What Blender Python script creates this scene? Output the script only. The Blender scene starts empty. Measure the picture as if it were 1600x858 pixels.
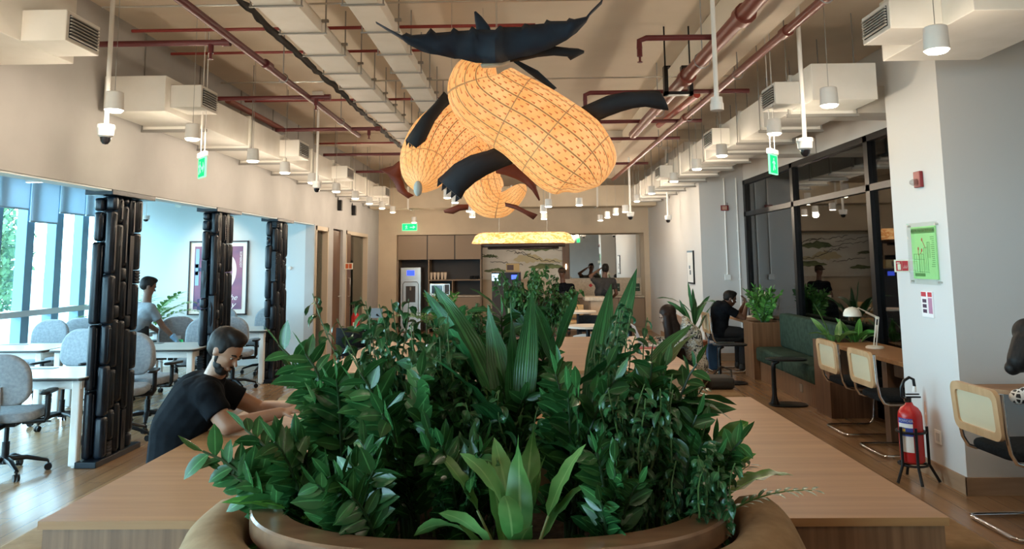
import bpy, bmesh, math, random
from mathutils import Vector, Matrix, Euler, noise
sc = bpy.context.scene
COL = sc.collection
R = math.radians
# ------------------------------------------------------------ camera
FPX, PPX, PPY, EYE = 1200.0, 800.0, 264.0, 1.65
PITCH, YAW, ROLL = R(6.84), R(0.955), -0.010
CR = Matrix.Rotation(YAW, 3, 'Z') @ Matrix.Rotation(math.pi/2 + PITCH, 3, 'X') @ Matrix.Rotation(ROLL, 3, 'Z')
cd = bpy.data.cameras.new('camera'); cam = bpy.data.objects.new('camera', cd); COL.objects.link(cam)
cam.matrix_world = Matrix.Translation((0, 0, EYE)) @ CR.to_4x4()
cd.sensor_width = 36.0; cd.lens = 36.0*FPX/1600
cd.shift_x = 0.0; cd.shift_y = -(429.0-PPY)/1600
cd.clip_start = 0.05; cd.clip_end = 300
sc.camera = cam
sc.view_settings.view_transform = 'Standard'; sc.view_settings.look = 'None'
sc.view_settings.gamma = 1.0; sc.view_settings.use_curve_mapping = False
sc.view_settings.exposure = 0.42
sc.cycles.max_bounces = 7; sc.cycles.diffuse_bounces = 4; sc.cycles.glossy_bounces = 4
sc.cycles.transparent_max_bounces = 12; sc.cycles.sample_clamp_indirect = 6.0
sc.cycles.use_denoising = True
# ------------------------------------------------------------ daylight
w = bpy.data.worlds.new('daylight'); sc.world = w; w.use_nodes = True
wb = w.node_tree.nodes['Background']; wb.inputs[0].default_value = (0.52, 0.83, 1.0, 1); wb.inputs[1].default_value = 17.0
LAMP_W = 13.0          # one pendant downlight
LAMP_COL = (1.0, 0.82, 0.62)
GOURD_E = 1.0
def area(name, loc, rot, sx, sy, power, col, portal=False):
    l = bpy.data.lights.new(name, 'AREA'); l.shape = 'RECTANGLE'; l.size = sx; l.size_y = sy
    l.energy = power; l.color = col
    if portal: l.cycles.is_portal = True
    o = bpy.data.objects.new(name, l); COL.objects.link(o); o.location = loc; o.rotation_euler = rot
    return o
# portals for the sky light that comes through the window wall on the left and the fill window added behind the photographer
area('window_portal', (-7.2, 4.3, 1.75), (0, R(-90), 0), 2.5, 17.0, 1, (1, 1, 1), True)
area('fill_window_portal', (-5.2, -4.3, 1.6), (R(90), 0, 0), 3.0, 2.4, 1, (1, 1, 1), True)

# ------------------------------------------------------------ helpers
def _ray(px, py): return CR @ Vector(((px-PPX)/FPX, -(py-PPY)/FPX, -1.0))
def aty(px, py, y):
    d = _ray(px, py); t = y/d.y; return Vector((0, 0, EYE)) + d*t
def atz(px, py, z):
    d = _ray(px, py); t = (z-EYE)/d.z; return Vector((0, 0, EYE)) + d*t
def atx(px, py, x):
    d = _ray(px, py); t = x/d.x; return Vector((0, 0, EYE)) + d*t

MATS = {}
def nodes_of(m): return m.node_tree.nodes, m.node_tree.links
def mat(name, col, rough=0.6, metal=0.0, emit=None, es=0.0, coat=0.0, spec=None, sheen=0.0, alpha=1.0):
    if name in MATS: return MATS[name]
    m = bpy.data.materials.new(name); m.use_nodes = True
    b = m.node_tree.nodes['Principled BSDF']
    b.inputs['Base Color'].default_value = (*col, 1); b.inputs['Roughness'].default_value = rough
    b.inputs['Metallic'].default_value = metal
    if emit: b.inputs['Emission Color'].default_value = (*emit, 1); b.inputs['Emission Strength'].default_value = es
    if coat: b.inputs['Coat Weight'].default_value = coat
    if spec is not None: b.inputs['Specular IOR Level'].default_value = spec
    if sheen: b.inputs['Sheen Weight'].default_value = sheen
    MATS[name] = m
    return m
def noisy(name, c1, c2, scale=(5, 5, 5), rough=0.6, detail=4, lo=.35, hi=.65, bump=0.0, bscale=None, metal=0, coat=0, sheen=0, distort=0.0, spec=None):
    m = mat(name, c1, rough, metal, coat=coat, sheen=sheen, spec=spec)
    N, L = nodes_of(m); b = N['Principled BSDF']
    tc = N.new('ShaderNodeTexCoord'); mp = N.new('ShaderNodeMapping'); mp.inputs['Scale'].default_value = scale
    nt = N.new('ShaderNodeTexNoise'); nt.inputs['Scale'].default_value = 1; nt.inputs['Detail'].default_value = detail
    nt.inputs['Distortion'].default_value = distort
    cr = N.new('ShaderNodeValToRGB'); cr.color_ramp.elements[0].position = lo; cr.color_ramp.elements[1].position = hi
    cr.color_ramp.elements[0].color = (*c1, 1); cr.color_ramp.elements[1].color = (*c2, 1)
    L.new(tc.outputs['Object'], mp.inputs[0]); L.new(mp.outputs[0], nt.inputs[0]); L.new(nt.outputs[0], cr.inputs[0])
    L.new(cr.outputs[0], b.inputs['Base Color'])
    if bump:
        bp = N.new('ShaderNodeBump'); bp.inputs['Strength'].default_value = bump; bp.inputs['Distance'].default_value = 0.01
        n2 = nt
        if bscale:
            n2 = N.new('ShaderNodeTexNoise'); n2.inputs['Scale'].default_value = bscale; L.new(tc.outputs['Object'], n2.inputs[0])
        L.new(n2.outputs[0], bp.inputs['Height']); L.new(bp.outputs[0], b.inputs['Normal'])
    return m
def tag(o, label=None, cat=None, group=None, kind=None):
    if label: o['label'] = label
    if cat: o['category'] = cat
    if group: o['group'] = group
    if kind: o['kind'] = kind
    return o
def basis(o):
    m = Matrix.Translation(o.location) @ o.rotation_euler.to_matrix().to_4x4() @ Matrix.Diagonal((*o.scale, 1))
    return basis(o.parent) @ m if o.parent else m
def thing(name, label, cat, loc=(0, 0, 0), rz=0, group=None):
    o = bpy.data.objects.new(name, None); COL.objects.link(o); o.location = loc; o.rotation_euler = (0, 0, rz)
    o.empty_display_size = .1
    return tag(o, label, cat, group)
def copy_tree(o, parent=None):
    c = o.copy(); COL.objects.link(c); c.parent = parent
    for ch in list(o.children): copy_tree(ch, c)
    return c
def ordi(n): return ['first', 'second', 'third', 'fourth', 'fifth', 'sixth', 'seventh', 'eighth', 'ninth', 'tenth', 'eleventh', 'twelfth'][n]

class MB:
    def __init__(s): s.bm = bmesh.new(); s.uv = None
    def _new(s, r): return r['verts']
    def box(s, x0, x1, y0, y1, z0, z1, bev=0.0, seg=2, M=None):
        r = bmesh.ops.create_cube(s.bm, size=1.0); vs = r['verts']
        cx, cy, cz = (x0+x1)/2, (y0+y1)/2, (z0+z1)/2
        for v in vs: v.co = Vector((cx+v.co.x*(x1-x0), cy+v.co.y*(y1-y0), cz+v.co.z*(z1-z0)))
        if bev > 0:
            es = list({e for v in vs for e in v.link_edges})
            rr = bmesh.ops.bevel(s.bm, geom=es, offset=min(bev, .49*min(x1-x0, y1-y0, z1-z0)), segments=seg, affect='EDGES', profile=.5)
            vs = list({v for f in rr['faces'] for v in f.verts} | {v for v in vs if v.is_valid})
        if M is not None:
            for v in vs: v.co = M @ v.co
        return vs
    def ring(s, pts, prev=None, cap=False): pass
    def tube(s, path, r, seg=8, closed=False, caps=True, flat=1.0):
        path = [Vector(p) for p in path]; n = len(path)
        rr = r if isinstance(r, (list, tuple)) else [r]*n
        rings = []; up = None
        for i in range(n):
            if closed: t = path[(i+1) % n]-path[i-1]
            else: t = path[min(i+1, n-1)]-path[max(i-1, 0)]
            t.normalize()
            if up is None:
                a = Vector((0, 0, 1)) if abs(t.z) < .9 else Vector((0, 1, 0))
                up = (a - t*a.dot(t)).normalized()
            else:
                up = up - t*up.dot(t)
                if up.length < 1e-5: up = t.orthogonal()
                up.normalize()
            sd = t.cross(up)
            rings.append([s.bm.verts.new(path[i]+(up*math.cos(2*math.pi*k/seg)*flat+sd*math.sin(2*math.pi*k/seg))*rr[i]) for k in range(seg)])
        m = n if closed else n-1
        for i in range(m):
            a, b = rings[i], rings[(i+1) % n]
            for k in range(seg): s.bm.faces.new((a[k], a[(k+1) % seg], b[(k+1) % seg], b[k]))
        if caps and not closed:
            s.bm.faces.new(list(reversed(rings[0]))); s.bm.faces.new(rings[-1])
    def cyl(s, p0, p1, r0, r1=None, seg=16):
        s.tube([p0, p1], [r0, r0 if r1 is None else r1], seg)
    def lathe(s, prof, c=(0, 0, 0), seg=24, M=None, sx=1.0, sy=1.0):
        c = Vector(c); rings = []
        for (r, z) in prof:
            ring = []
            for k in range(seg):
                a = 2*math.pi*k/seg
                p = Vector((r*math.cos(a)*sx, r*math.sin(a)*sy, z))
                p = (M @ p) if M is not None else p+c
                ring.append(s.bm.verts.new(p))
            rings.append(ring)
        for i in range(len(rings)-1):
            a, b = rings[i], rings[i+1]
            for k in range(seg): s.bm.faces.new((a[k], a[(k+1) % seg], b[(k+1) % seg], b[k]))
        if prof[0][0] > 1e-6: s.bm.faces.new(list(reversed(rings[0])))
        if prof[-1][0] > 1e-6: s.bm.faces.new(rings[-1])
    def ell(s, c, rad, rot=None, u=16, v=10):
        r = bmesh.ops.create_uvsphere(s.bm, u_segments=u, v_segments=v, radius=1.0)
        q = rot if rot is not None else Matrix.Identity(3)
        for x in r['verts']: x.co = Vector(c) + q @ Vector((x.co.x*rad[0], x.co.y*rad[1], x.co.z*rad[2]))
    def capsule(s, p0, p1, r0, r1, seg=12):
        p0, p1 = Vector(p0), Vector(p1); d = p1-p0; L = d.length; t = d/L if L > 1e-6 else Vector((0, 0, 1))
        pts = []; rr = []
        for k in range(1, 4): a = math.pi/2*(1-k/4); pts.append(p0-t*r0*math.sin(a)); rr.append(r0*math.cos(a))
        for k in range(0, 5): pts.append(p0+t*L*k/4); rr.append(r0+(r1-r0)*k/4)
        for k in range(1, 4): a = math.pi/2*k/4; pts.append(p1+t*r1*math.sin(a)); rr.append(r1*math.cos(a))
        s.tube(pts, rr, seg)
    def prism(s, pts, z0, z1, bev=0.0, seg=2, M=None, hole=None):
        vs = [s.bm.verts.new((p[0], p[1], z0)) for p in pts]
        f = s.bm.faces.new(vs)
        ex = bmesh.ops.extrude_face_region(s.bm, geom=[f])
        top = [g for g in ex['geom'] if isinstance(g, bmesh.types.BMVert)]
        for v in top: v.co.z = z1
        allv = vs+top
        if bev > 0:
            st = set(top); tf = [g for g in ex['geom'] if isinstance(g, bmesh.types.BMFace)]
            es = [e for v in top for e in v.link_edges if e.other_vert(v) in st]
            sb = set(vs); es += [e for v in vs for e in v.link_edges if e.other_vert(v) in sb]
            rr = bmesh.ops.bevel(s.bm, geom=list(set(es)), offset=bev, segments=seg, affect='EDGES', profile=.5)
            allv = list({v for v in allv if v.is_valid} | {v for ff in rr['faces'] for v in ff.verts})
        if M is not None:
            for v in allv: v.co = M @ v.co
        return allv
    def quad(s, a, b, c, d): s.bm.faces.new([s.bm.verts.new(Vector(p)) for p in (a, b, c, d)])
    def poly(s, pts): s.bm.faces.new([s.bm.verts.new(Vector(p)) for p in pts])
    def grid(s, rows, closed=False):
        V = [[s.bm.verts.new(Vector(p)) for p in row] for row in rows]
        for i in range(len(V)-1):
            n = len(V[i])
            for k in range(n if closed else n-1):
                s.bm.faces.new((V[i][k], V[i][(k+1) % n], V[i+1][(k+1) % n], V[i+1][k]))
        return V
    def build(s, name, m, parent=None, smooth=None, world=True, solid=0.0, label=None, angle=40):
        me = bpy.data.meshes.new(name)
        bmesh.ops.recalc_face_normals(s.bm, faces=s.bm.faces[:]) if solid == 0 and smooth != 'leaf' else None
        s.bm.to_mesh(me); s.bm.free()
        o = bpy.data.objects.new(name, me); COL.objects.link(o)
        if parent is not None:
            o.parent = parent
            if world: me.transform(basis(parent).inverted())
        else:
            xs = [v.co for v in me.vertices]
            if xs:
                lo = Vector((min(p.x for p in xs), min(p.y for p in xs), min(p.z for p in xs)))
                hi = Vector((max(p.x for p in xs), max(p.y for p in xs), max(p.z for p in xs)))
                c = Vector(((lo.x+hi.x)/2, (lo.y+hi.y)/2, lo.z)); me.transform(Matrix.Translation(-c)); o.location = c
        if m is not None:
            for mm in (m if isinstance(m, (list, tuple)) else [m]): me.materials.append(mm)
        if smooth:
            for p in me.polygons: p.use_smooth = True
            if smooth != 'leaf':
                try: me.set_sharp_from_angle(angle=R(angle))
                except Exception: pass
        if solid:
            md = o.modifiers.new('thick', 'SOLIDIFY'); md.thickness = solid; md.offset = 0
        if label: o['label'] = label
        return o
def struct(name, mb, m, parent=None, smooth=None):
    o = mb.build(name, m, parent, smooth)
    if parent is None: o['kind'] = 'structure'
    return o
def sbox(name, x0, x1, y0, y1, z0, z1, m, parent=None, bev=0):
    b = MB(); b.box(x0, x1, y0, y1, z0, z1, bev); return struct(name, b, m, parent)
def part(name, m, parent, fn, smooth=None, world=False, label=None):
    b = MB(); fn(b); return b.build(name, m, parent, smooth, world, label=label)
def text_mesh(s, size, m, parent, M, name='lettering', ext=0.001, world=True, align='CENTER', label=None, shear=0):
    c = bpy.data.curves.new('t', 'FONT'); c.body = s; c.size = size; c.extrude = ext; c.align_x = align; c.align_y = 'CENTER'; c.shear = shear
    c.resolution_u = 3
    t = bpy.data.objects.new('t', c); COL.objects.link(t)
    dg = bpy.context.evaluated_depsgraph_get()
    me = bpy.data.meshes.new_from_object(t.evaluated_get(dg)); bpy.data.objects.remove(t); bpy.data.curves.remove(c)
    me.transform(M)
    if world and parent is not None: me.transform(basis(parent).inverted())
    me.name = name; me.materials.clear(); me.materials.append(m)
    o = bpy.data.objects.new(name, me); COL.objects.link(o); o.parent = parent
    if label: o['label'] = label
    return o
def rrect(w_, h_, r, n=5, cx=0, cy=0):
    out = []
    for (sx, sy, a0) in ((1, 1, 0), (-1, 1, 90), (-1, -1, 180), (1, -1, 270)):
        for k in range(n+1):
            a = R(a0+90*k/n); out.append((cx+sx*(w_/2-r)+r*math.cos(a), cy+sy*(h_/2-r)+r*math.sin(a)))
    return out
XZ = Matrix(((1, 0, 0, 0), (0, 0, -1, 0), (0, 1, 0, 0), (0, 0, 0, 1)))     # xy outline -> standing in the xz plane, extruded to -y
def face_cam(x, y, z): return Matrix.Translation((x, y, z)) @ XZ           # text readable from -y side

# ------------------------------------------------------------ materials
wall_m = noisy('white painted wall', (.455, .447, .44), (.49, .482, .475), (3, 3, 3), .8)
ceil_m = noisy('painted concrete ceiling', (.74, .64, .52), (.82, .72, .59), (1.2, 1.2, 1.2), .85, bump=.1)
duct_m = noisy('white duct cladding', (.76, .74, .68), (.82, .80, .75), (4, 4, 4), .55)
white_m = mat('white powder coat', (.82, .81, .78), .4)
black_m = mat('black metal', (.006, .006, .007), .35, spec=.3)
blackgloss_m = noisy('black lacquered carving', (.002, .004, .008), (.006, .011, .02), (9, 9, 9), .32, bump=.1, spec=.35)
chrome_m = mat('chrome', (.78, .78, .78), .12, 1.0)
steel_m = mat('brushed steel', (.62, .60, .57), .3, 1.0)
red_m = mat('dark red pipe paint', (.26, .03, .025), .4)
red2_m = mat('red lacquered pipe', (.19, .045, .03), .38)
darkred_m = mat('maroon pipe paint', (.12, .018, .022), .45)
plastic_w = mat('white plastic', (.85, .84, .81), .35)
lens_m = mat('dark dome glass', (.01, .01, .012), .08)
def wood(name, c1, c2, scale, rough=.45, coat=0.0): return noisy(name, c1, c2, scale, rough, 6, .3, .7, coat=coat, distort=.3)
table_m = wood('oak veneer grain across', (.29, .135, .05), (.39, .20, .08), (1.3, 26, 26))
panel_m = wood('walnut veneer upright grain', (.15, .07, .032), (.25, .13, .065), (38, 38, 1.2), .45)
walnut_m = wood('dark walnut veneer', (.10, .052, .03), (.19, .105, .06), (34, 34, 1.0), .45)
rim_m = wood('stained oak rim', (.15, .075, .04), (.25, .135, .075), (6, 20, 20), .3, .3)
beech_m = wood('light beech', (.50, .30, .15), (.62, .40, .22), (18, 18, 3), .4)
ply_m = mat('deep brown edge', (.07, .035, .02), .5)
skirt_m = wood('oak skirting', (.32, .20, .12), (.44, .29, .18), (2, 2, 18), .5)
suede_m = noisy('brown suede', (.25, .155, .08), (.32, .205, .112), (14, 14, 14), .9, bump=.25, spec=.2)
green_m = noisy('dark green velvet', (.022, .042, .030), (.04, .07, .05), (16, 16, 16), .9, bump=.2, spec=.15)
greyfab_m = noisy('pale grey upholstery', (.24, .27, .30), (.32, .35, .38), (40, 40, 40), .9, bump=.1)
blackfab_m = noisy('black upholstery', (.008, .009, .010), (.016, .018, .02), (40, 40, 40), .9, spec=.15)
cab_m = mat('taupe laminate', (.30, .215, .145), .5)
cabdark_m = mat('dark niche laminate', (.035, .025, .02), .5)
stone_m = noisy('beige terrazzo', (.50, .42, .32), (.62, .54, .43), (25, 25, 25), .4)
soil_m = noisy('dark potting soil', (.018, .012, .008), (.05, .035, .022), (30, 30, 30), .95, bump=.5)
def glow(name, col, s):
    m = bpy.data.materials.new(name); m.use_nodes = True; N, L = nodes_of(m); N.clear()
    e = N.new('ShaderNodeEmission'); e.inputs[0].default_value = (*col, 1); e.inputs[1].default_value = s
    o = N.new('ShaderNodeOutputMaterial'); L.new(e.outputs[0], o.inputs[0]); MATS[name] = m; return m
lamp_glow = glow('warm lamp diffuser', (1, .88, .70), 14)
lamp_glow_small = lamp_glow
def glass(name, tint, ior, rough=0.0):
    m = bpy.data.materials.new(name); m.use_nodes = True; N, L = nodes_of(m); N.clear()
    t = N.new('ShaderNodeBsdfTransparent'); t.inputs[0].default_value = (*tint, 1)
    g = N.new('ShaderNodeBsdfGlossy'); g.inputs['Roughness'].default_value = rough
    lw = N.new('ShaderNodeLayerWeight'); lw.inputs[0].default_value = .5
    pw = N.new('ShaderNodeMath'); pw.operation = 'POWER'; pw.inputs[1].default_value = 4.0; L.new(lw.outputs['Facing'], pw.inputs[0])
    f = N.new('ShaderNodeMapRange'); f.inputs[3].default_value = ((ior-1)/(ior+1))**2; f.inputs[4].default_value = .9; L.new(pw.outputs[0], f.inputs[0])
    x = N.new('ShaderNodeMixShader'); o = N.new('ShaderNodeOutputMaterial')
    L.new(f.outputs[0], x.inputs[0]); L.new(t.outputs[0], x.inputs[1]); L.new(g.outputs[0], x.inputs[2]); L.new(x.outputs[0], o.inputs[0])
    MATS[name] = m; return m
clear_glass = glass('clear window glass', (.93, .97, .98), 1.25)
dark_glass = glass('tinted partition glass', (.42, .43, .42), 2.0)
frost_glass = glass('tinted side glass', (.45, .55, .55), 1.6)
mirror_m = mat('mirror', (.85, .85, .83), .02, 1.0)
# floor: wood planks
floor_m = mat('oak plank floor', (.4, .25, .14), .22)
N, L = nodes_of(floor_m); b = N['Principled BSDF']
tc = N.new('ShaderNodeTexCoord'); mp = N.new('ShaderNodeMapping'); mp.inputs['Rotation'].default_value = (0, 0, R(90)); bk = N.new('ShaderNodeTexBrick')
bk.inputs['Scale'].default_value = 1; bk.inputs['Brick Width'].default_value = 1.3; bk.inputs['Row Height'].default_value = .16
bk.inputs['Mortar Size'].default_value = .002; bk.inputs['Color1'].default_value = (.34, .19, .095, 1); bk.inputs['Color2'].default_value = (.44, .265, .14, 1)
bk.inputs['Mortar'].default_value = (.16, .09, .05, 1); bk.offset = .37
m2 = N.new('ShaderNodeMapping'); m2.inputs['Scale'].default_value = (22, 1.2, 1); nz = N.new('ShaderNodeTexNoise'); nz.inputs['Scale'].default_value = 1; nz.inputs['Detail'].default_value = 5
mx = N.new('ShaderNodeMix'); mx.data_type = 'RGBA'; mx.blend_type = 'MULTIPLY'; mx.inputs[0].default_value = .5
L.new(tc.outputs['Object'], mp.inputs[0]); L.new(mp.outputs[0], bk.inputs[0]); L.new(tc.outputs['Object'], m2.inputs[0]); L.new(m2.outputs[0], nz.inputs[0])
L.new(bk.outputs[0], mx.inputs[6]); L.new(nz.outputs[0], mx.inputs[7]); L.new(mx.outputs[2], b.inputs['Base Color'])
mr = N.new('ShaderNodeMapRange'); mr.inputs[3].default_value = .20; mr.inputs[4].default_value = .26; L.new(nz.outputs[0], mr.inputs[0]); L.new(mr.outputs[0], b.inputs['Roughness'])
# ------------------------------------------------------------ room shell
CZ = 3.78                      # ceiling slab
YB = 18.3                      # back wall
XL, XW = -3.5, -6.9            # line of the carved columns, window wall
XG = 3.7                       # glazed partition on the right
YR = -4.0
sbox('floor', -7.0, 9.5, YR-.2, 21.5, -.2, 0, floor_m)
sbox('ceiling', XL-.15, 9.5, YR-.2, 21.5, CZ, CZ+.2, ceil_m)
sbox('ceiling_side', XW-.15, XL-.15, YR-.2, 12.9, 2.98, 3.1, wall_m)
# dropped wall above the columns
sbox('wall_left', XL-.15, XL, YR, 12.73, 2.29, CZ, wall_m)
sbox('trim_1', XL-.152, XL-.01, YR, 12.73, 2.275, 2.29, mat('underside tinted by blue daylight', (.72, .78, .8), .5))  # beam underside: the blue of the daylight is put into its colour
# solid left wall beyond the open bay, with glazed door openings
m_ = MB()
m_.box(XL-.15, XL, 12.73, YB, 2.27, CZ)
for (a, b_) in ((12.73, 12.80), (13.60, 13.98), (14.72, 14.98), (17.0, YB)): m_.box(XL-.15, XL, a, b_, 0, 2.27)
struct('wall_left_rear', m_, wall_m)
m_ = MB(); m_.box(XW-.1, XL-.15, 12.73, 12.9, 0, 3.0); struct('wall_side', m_, mat('cool white wall', (.64, .69, .70), .8))
# dim room behind the glazed doors
m_ = MB(); m_.box(-5.6, -5.5, 12.9, YB, 0, 2.9); m_.box(-5.5, XL-.15, 18.2, YB, 0, 2.9); m_.box(-5.5, XL-.15, 12.9, YB, 2.8, 2.9); struct('wall_side_rear', m_, wall_m)
frame_tan = mat('beige door frame', (.60, .50, .38), .5)
for n, (a, b_, mm) in enumerate(((12.80, 13.60, frost_glass), (14.98, 17.0, frost_glass))):
    p = MB(); p.box(XL-.10, XL-.085, a+.04, b_-.04, .06, 2.22); pane = struct('window_%d' % (n+1), MB() if False else p, mm)
    f = MB()
    for (y0, y1, z0, z1) in ((a, a+.05, 0, 2.27), (b_-.05, b_, 0, 2.27), (a, b_, 2.2, 2.27), (a, b_, 0, .07)): f.box(XL-.14, XL+.012, y0, y1, z0, z1)
    f.build('window_frame', frame_tan, pane)
dr = MB(); dr.box(XL-.10, XL-.05, 13.98, 14.72, 0.01, 2.25); d_ = struct('door_1', dr, walnut_m)
f = MB(); f.tube([(XL-.05, 14.62, 1.02), (XL+.0, 14.62, 1.02), (XL+.0, 14.50, 1.02)], .01); f.build('door_handle', steel_m, d_, True)
dr = MB(); dr.box(XL-.01, XL+.02, 15.02, 15.3, 0.01, 2.22); d_ = struct('door_2', dr, walnut_m)
f = MB(); f.tube([(XL+.02, 15.12, 1.0), (XL+.06, 15.12, 1.0), (XL+.06, 15.12, 1.35), (XL+.02, 15.12, 1.35)], .01); f.build('door_handle', steel_m, d_, True)

# back wall with the pantry alcove  (alcove X -3.07..2.82, Z 0..2.29)
AX0, AX1, AZ = -3.07, 2.80, 2.29
m_ = MB()
m_.box(XL, AX0, YB, YB+.15, 0, CZ); m_.box(AX1, 3.68, YB, YB+.15, 0, CZ); m_.box(AX0, AX1, YB, YB+.15, AZ, CZ)
m_.box(3.68, 5.2, YB, YB+.15, 2.24, CZ); m_.box(AX0-.15, AX0, YB+.15, YB+.9, 0, AZ); m_.box(AX1, AX1+.15, YB+.15, YB+.9, 0, AZ)
m_.box(AX0, AX1, YB+.75, YB+.9, 0, AZ+.1); m_.box(AX0, AX1, YB+.15, YB+.75, AZ, AZ+.1)
struct('wall_back', m_, noisy('warm beige wall', (.60, .49, .36), (.64, .53, .39), (3, 3, 3), .8))
m_ = MB(); m_.box(3.68, 4.4, YB+.5, YB+.6, 0, 2.24); m_.box(3.6, 3.7, YB+.15, YB+.6, 0, 2.3); struct('door_3', m_, walnut_m)
sbox('baseboard_back', AX1, 3.68, YB-.015, YB-.0005, 0, .12, skirt_m)
# right hand side: white piers, glazed partition, wall that faces the photographer
cool_w = mat('white pier paint', (.64, .635, .62), .75)
m_ = MB(); m_.box(3.06, 7.2, 5.63, 6.45, 0, CZ); struct('wall_right_front', m_, cool_w)
m_ = MB(); m_.box(2.92, XG, 12.9, YB, 0, CZ); struct('wall_right_rear', m_, cool_w)
m_ = MB(); m_.box(XG-.04, XG+.04, 6.45, 12.9, 2.95, CZ); struct('wall_right', m_, cool_w)
sbox('baseboard_right', 3.045, 7.2, 5.614, 5.63, 0, .12, skirt_m); sbox('baseboard_right_side', 3.045, 3.0598, 5.615, 6.47, 0, .12, skirt_m)
m_ = MB(); m_.box(2.905, XG-.05, 12.885, 12.9, 0, .12); m_.box(2.905, 2.9198, 12.9, 17, 0, .12); struct('baseboard_right_rear', m_, skirt_m)
sbox('wall_far_right', 7.2, 7.35, YR, 6.45, 0, CZ, wall_m)
# wall behind the photographer, with an unseen wide window added as front fill
m_ = MB(); m_.box(XW, 7.2, YR-.15, YR, 0, .35); m_.box(XW, 7.2, YR-.15, YR, 2.75, CZ); m_.box(-3.7, 7.2, YR-.15, YR, .35, 2.75)
for x in (XW, -5.4): m_.box(x, x+.15, YR-.15, YR, .35, 2.75)
struct('wall_front', m_, wall_m)
m_ = MB(); m_.box(XW+.1, -3.7, YR-.08, YR-.07, .35, 2.75); struct('window_9', m_, clear_glass)
# window wall on the far left: deep fins with glass between
fin_m = mat('blue grey window fin', (.13, .27, .40), .45)
rail_m = mat('pale grey window rail', (.50, .56, .60), .5)
ys = [10.38-.66*i for i in range(0, 22)][::-1] + [10.38+.66*i for i in range(1, 4)]
m_ = MB()
for y in ys:
    if y > YR: m_.box(XW-.02, XW+.12, y-.03, y+.14, 0, 2.98)
m_.box(XW-.02, XW+.12, YR, 12.73, 2.86, 2.98)
struct('trim_2', m_, fin_m)
m_ = MB(); m_.box(XW-.01, XW+.15, YR, 12.73, .97, 1.05); m_.box(XW-.01, XW+.13, YR, 12.73, 0, .1); struct('trim_3', m_, rail_m)
m_ = MB(); m_.box(XW-.035, XW-.025, YR, 12.73, 0, 2.98); struct('window_3', m_, clear_glass)

# room seen through the glazed partition
grey_m = noisy('grey concrete wall', (.16, .15, .135), (.22, .205, .185), (2, 2, 2), .8)
m_ = MB(); m_.box(9.3, 9.45, 6.45, 21, 0, CZ); m_.box(XG, 9.3, 20.85, 21, 0, CZ); m_.box(3.85, 9.3, 6.45, 6.6, 0, CZ); struct('wall_office', m_, grey_m)
m_ = MB(); m_.box(XG, 3.85, 12.9, 20.85, 0, CZ); struct('wall_office_side', m_, noisy('pale concrete', (.40, .39, .36), (.48, .47, .44), (3, 3, 3), .8))
# glazed partition frame: bars at 6.45, 8.25, 10.6, 12.85
m_ = MB()
for y in (6.50, 8.22, 10.55, 12.84): m_.box(XG-.05, XG+.05, y-.05, y+.05, 0, 2.95)
m_.box(XG-.05, XG+.05, 6.45, 12.9, 2.88, 2.95); m_.box(XG-.05, XG+.05, 6.45, 12.9, 2.35, 2.42); m_.box(XG-.05, XG+.05, 6.45, 12.9, 0, .08)
gp = struct('window_4', m_, black_m)
g = MB()
for (a, b_) in ((6.55, 8.17), (8.27, 10.5), (10.6, 12.79)):
    g.box(XG-.006, XG+.006, a, b_, .08, 2.35); g.box(XG-.006, XG+.006, a, b_, 2.42, 2.88)
g.build('window_pane', dark_glass, gp)

# ------------------------------------------------------------ outside: trees, a low building
leafout = noisy('sunlit leaves', (.012, .05, .015), (.045, .11, .04), (3, 3, 3), .8)
def tree(x, y, h, r, label):
    t = thing('tree', label, 'tree', (x, y, -4), 0, 'trees outside the windows')
    b = MB(); b.tube([(0, 0, 0), (.1, 0, h*.5), (0, .1, h*.8)], [.25, .18, .1], 8); b.build('trunk', mat('bark', (.12, .08, .05), .9), t, True, world=False)
    rn = random.Random(int(x*10+y)); b = MB()
    for i in range(7000):
        a = rn.uniform(0, 6.283); zz = rn.uniform(-.9, 1); q = math.sqrt(max(0, 1-zz*zz)); k = r*(.62+.38*rn.random()) * (1+.25*noise.noise(Vector((a, zz*2, x))))
        c = Vector((k*q*math.cos(a), k*q*math.sin(a), h*.75+k*zz*1.1)); d = Vector((rn.uniform(-1, 1), rn.uniform(-1, 1), rn.uniform(-1, 1))).normalized(); e = d.orthogonal().normalized(); s_ = rn.uniform(.06, .13)
        b.quad(c-d*s_, c-e*s_*.5, c+d*s_, c+e*s_*.5)
    b.build('crown', leafout, t, 'leaf', world=False)
tree(-17.5, 16.0, 7.2, 1.7, 'rounded green tree outside, seen behind the third window bay from the corner')
tree(-15.8, 20.9, 7.8, 2.1, 'taller green tree outside, seen in the bays nearest the carved columns')
tree(-22.0, 15.0, 5.6, 1.6, 'small distant green tree outside at the left edge')
b = MB(); b.box(-33, -21, 19, 40, -4, 1.1); b.box(-33.2, -20.8, 18.8, 40.2, 1.1, 1.35)
for i in range(6): b.box(-21.02, -20.95, 19.5+i*3.2, 21.5+i*3.2, -.6, .5)
tag(b.build('building', mat('white render', (.35, .35, .35), .8)), 'low white building with a flat roof beyond the trees', 'building')
b = MB(); b.box(-60, -7.5, -30, 80, -4.2, -4); o = b.build('ground', noisy('grass and paving', (.02, .06, .03), (.06, .09, .06), (.3, .3, .3), .9)); o['kind'] = 'structure'

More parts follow.
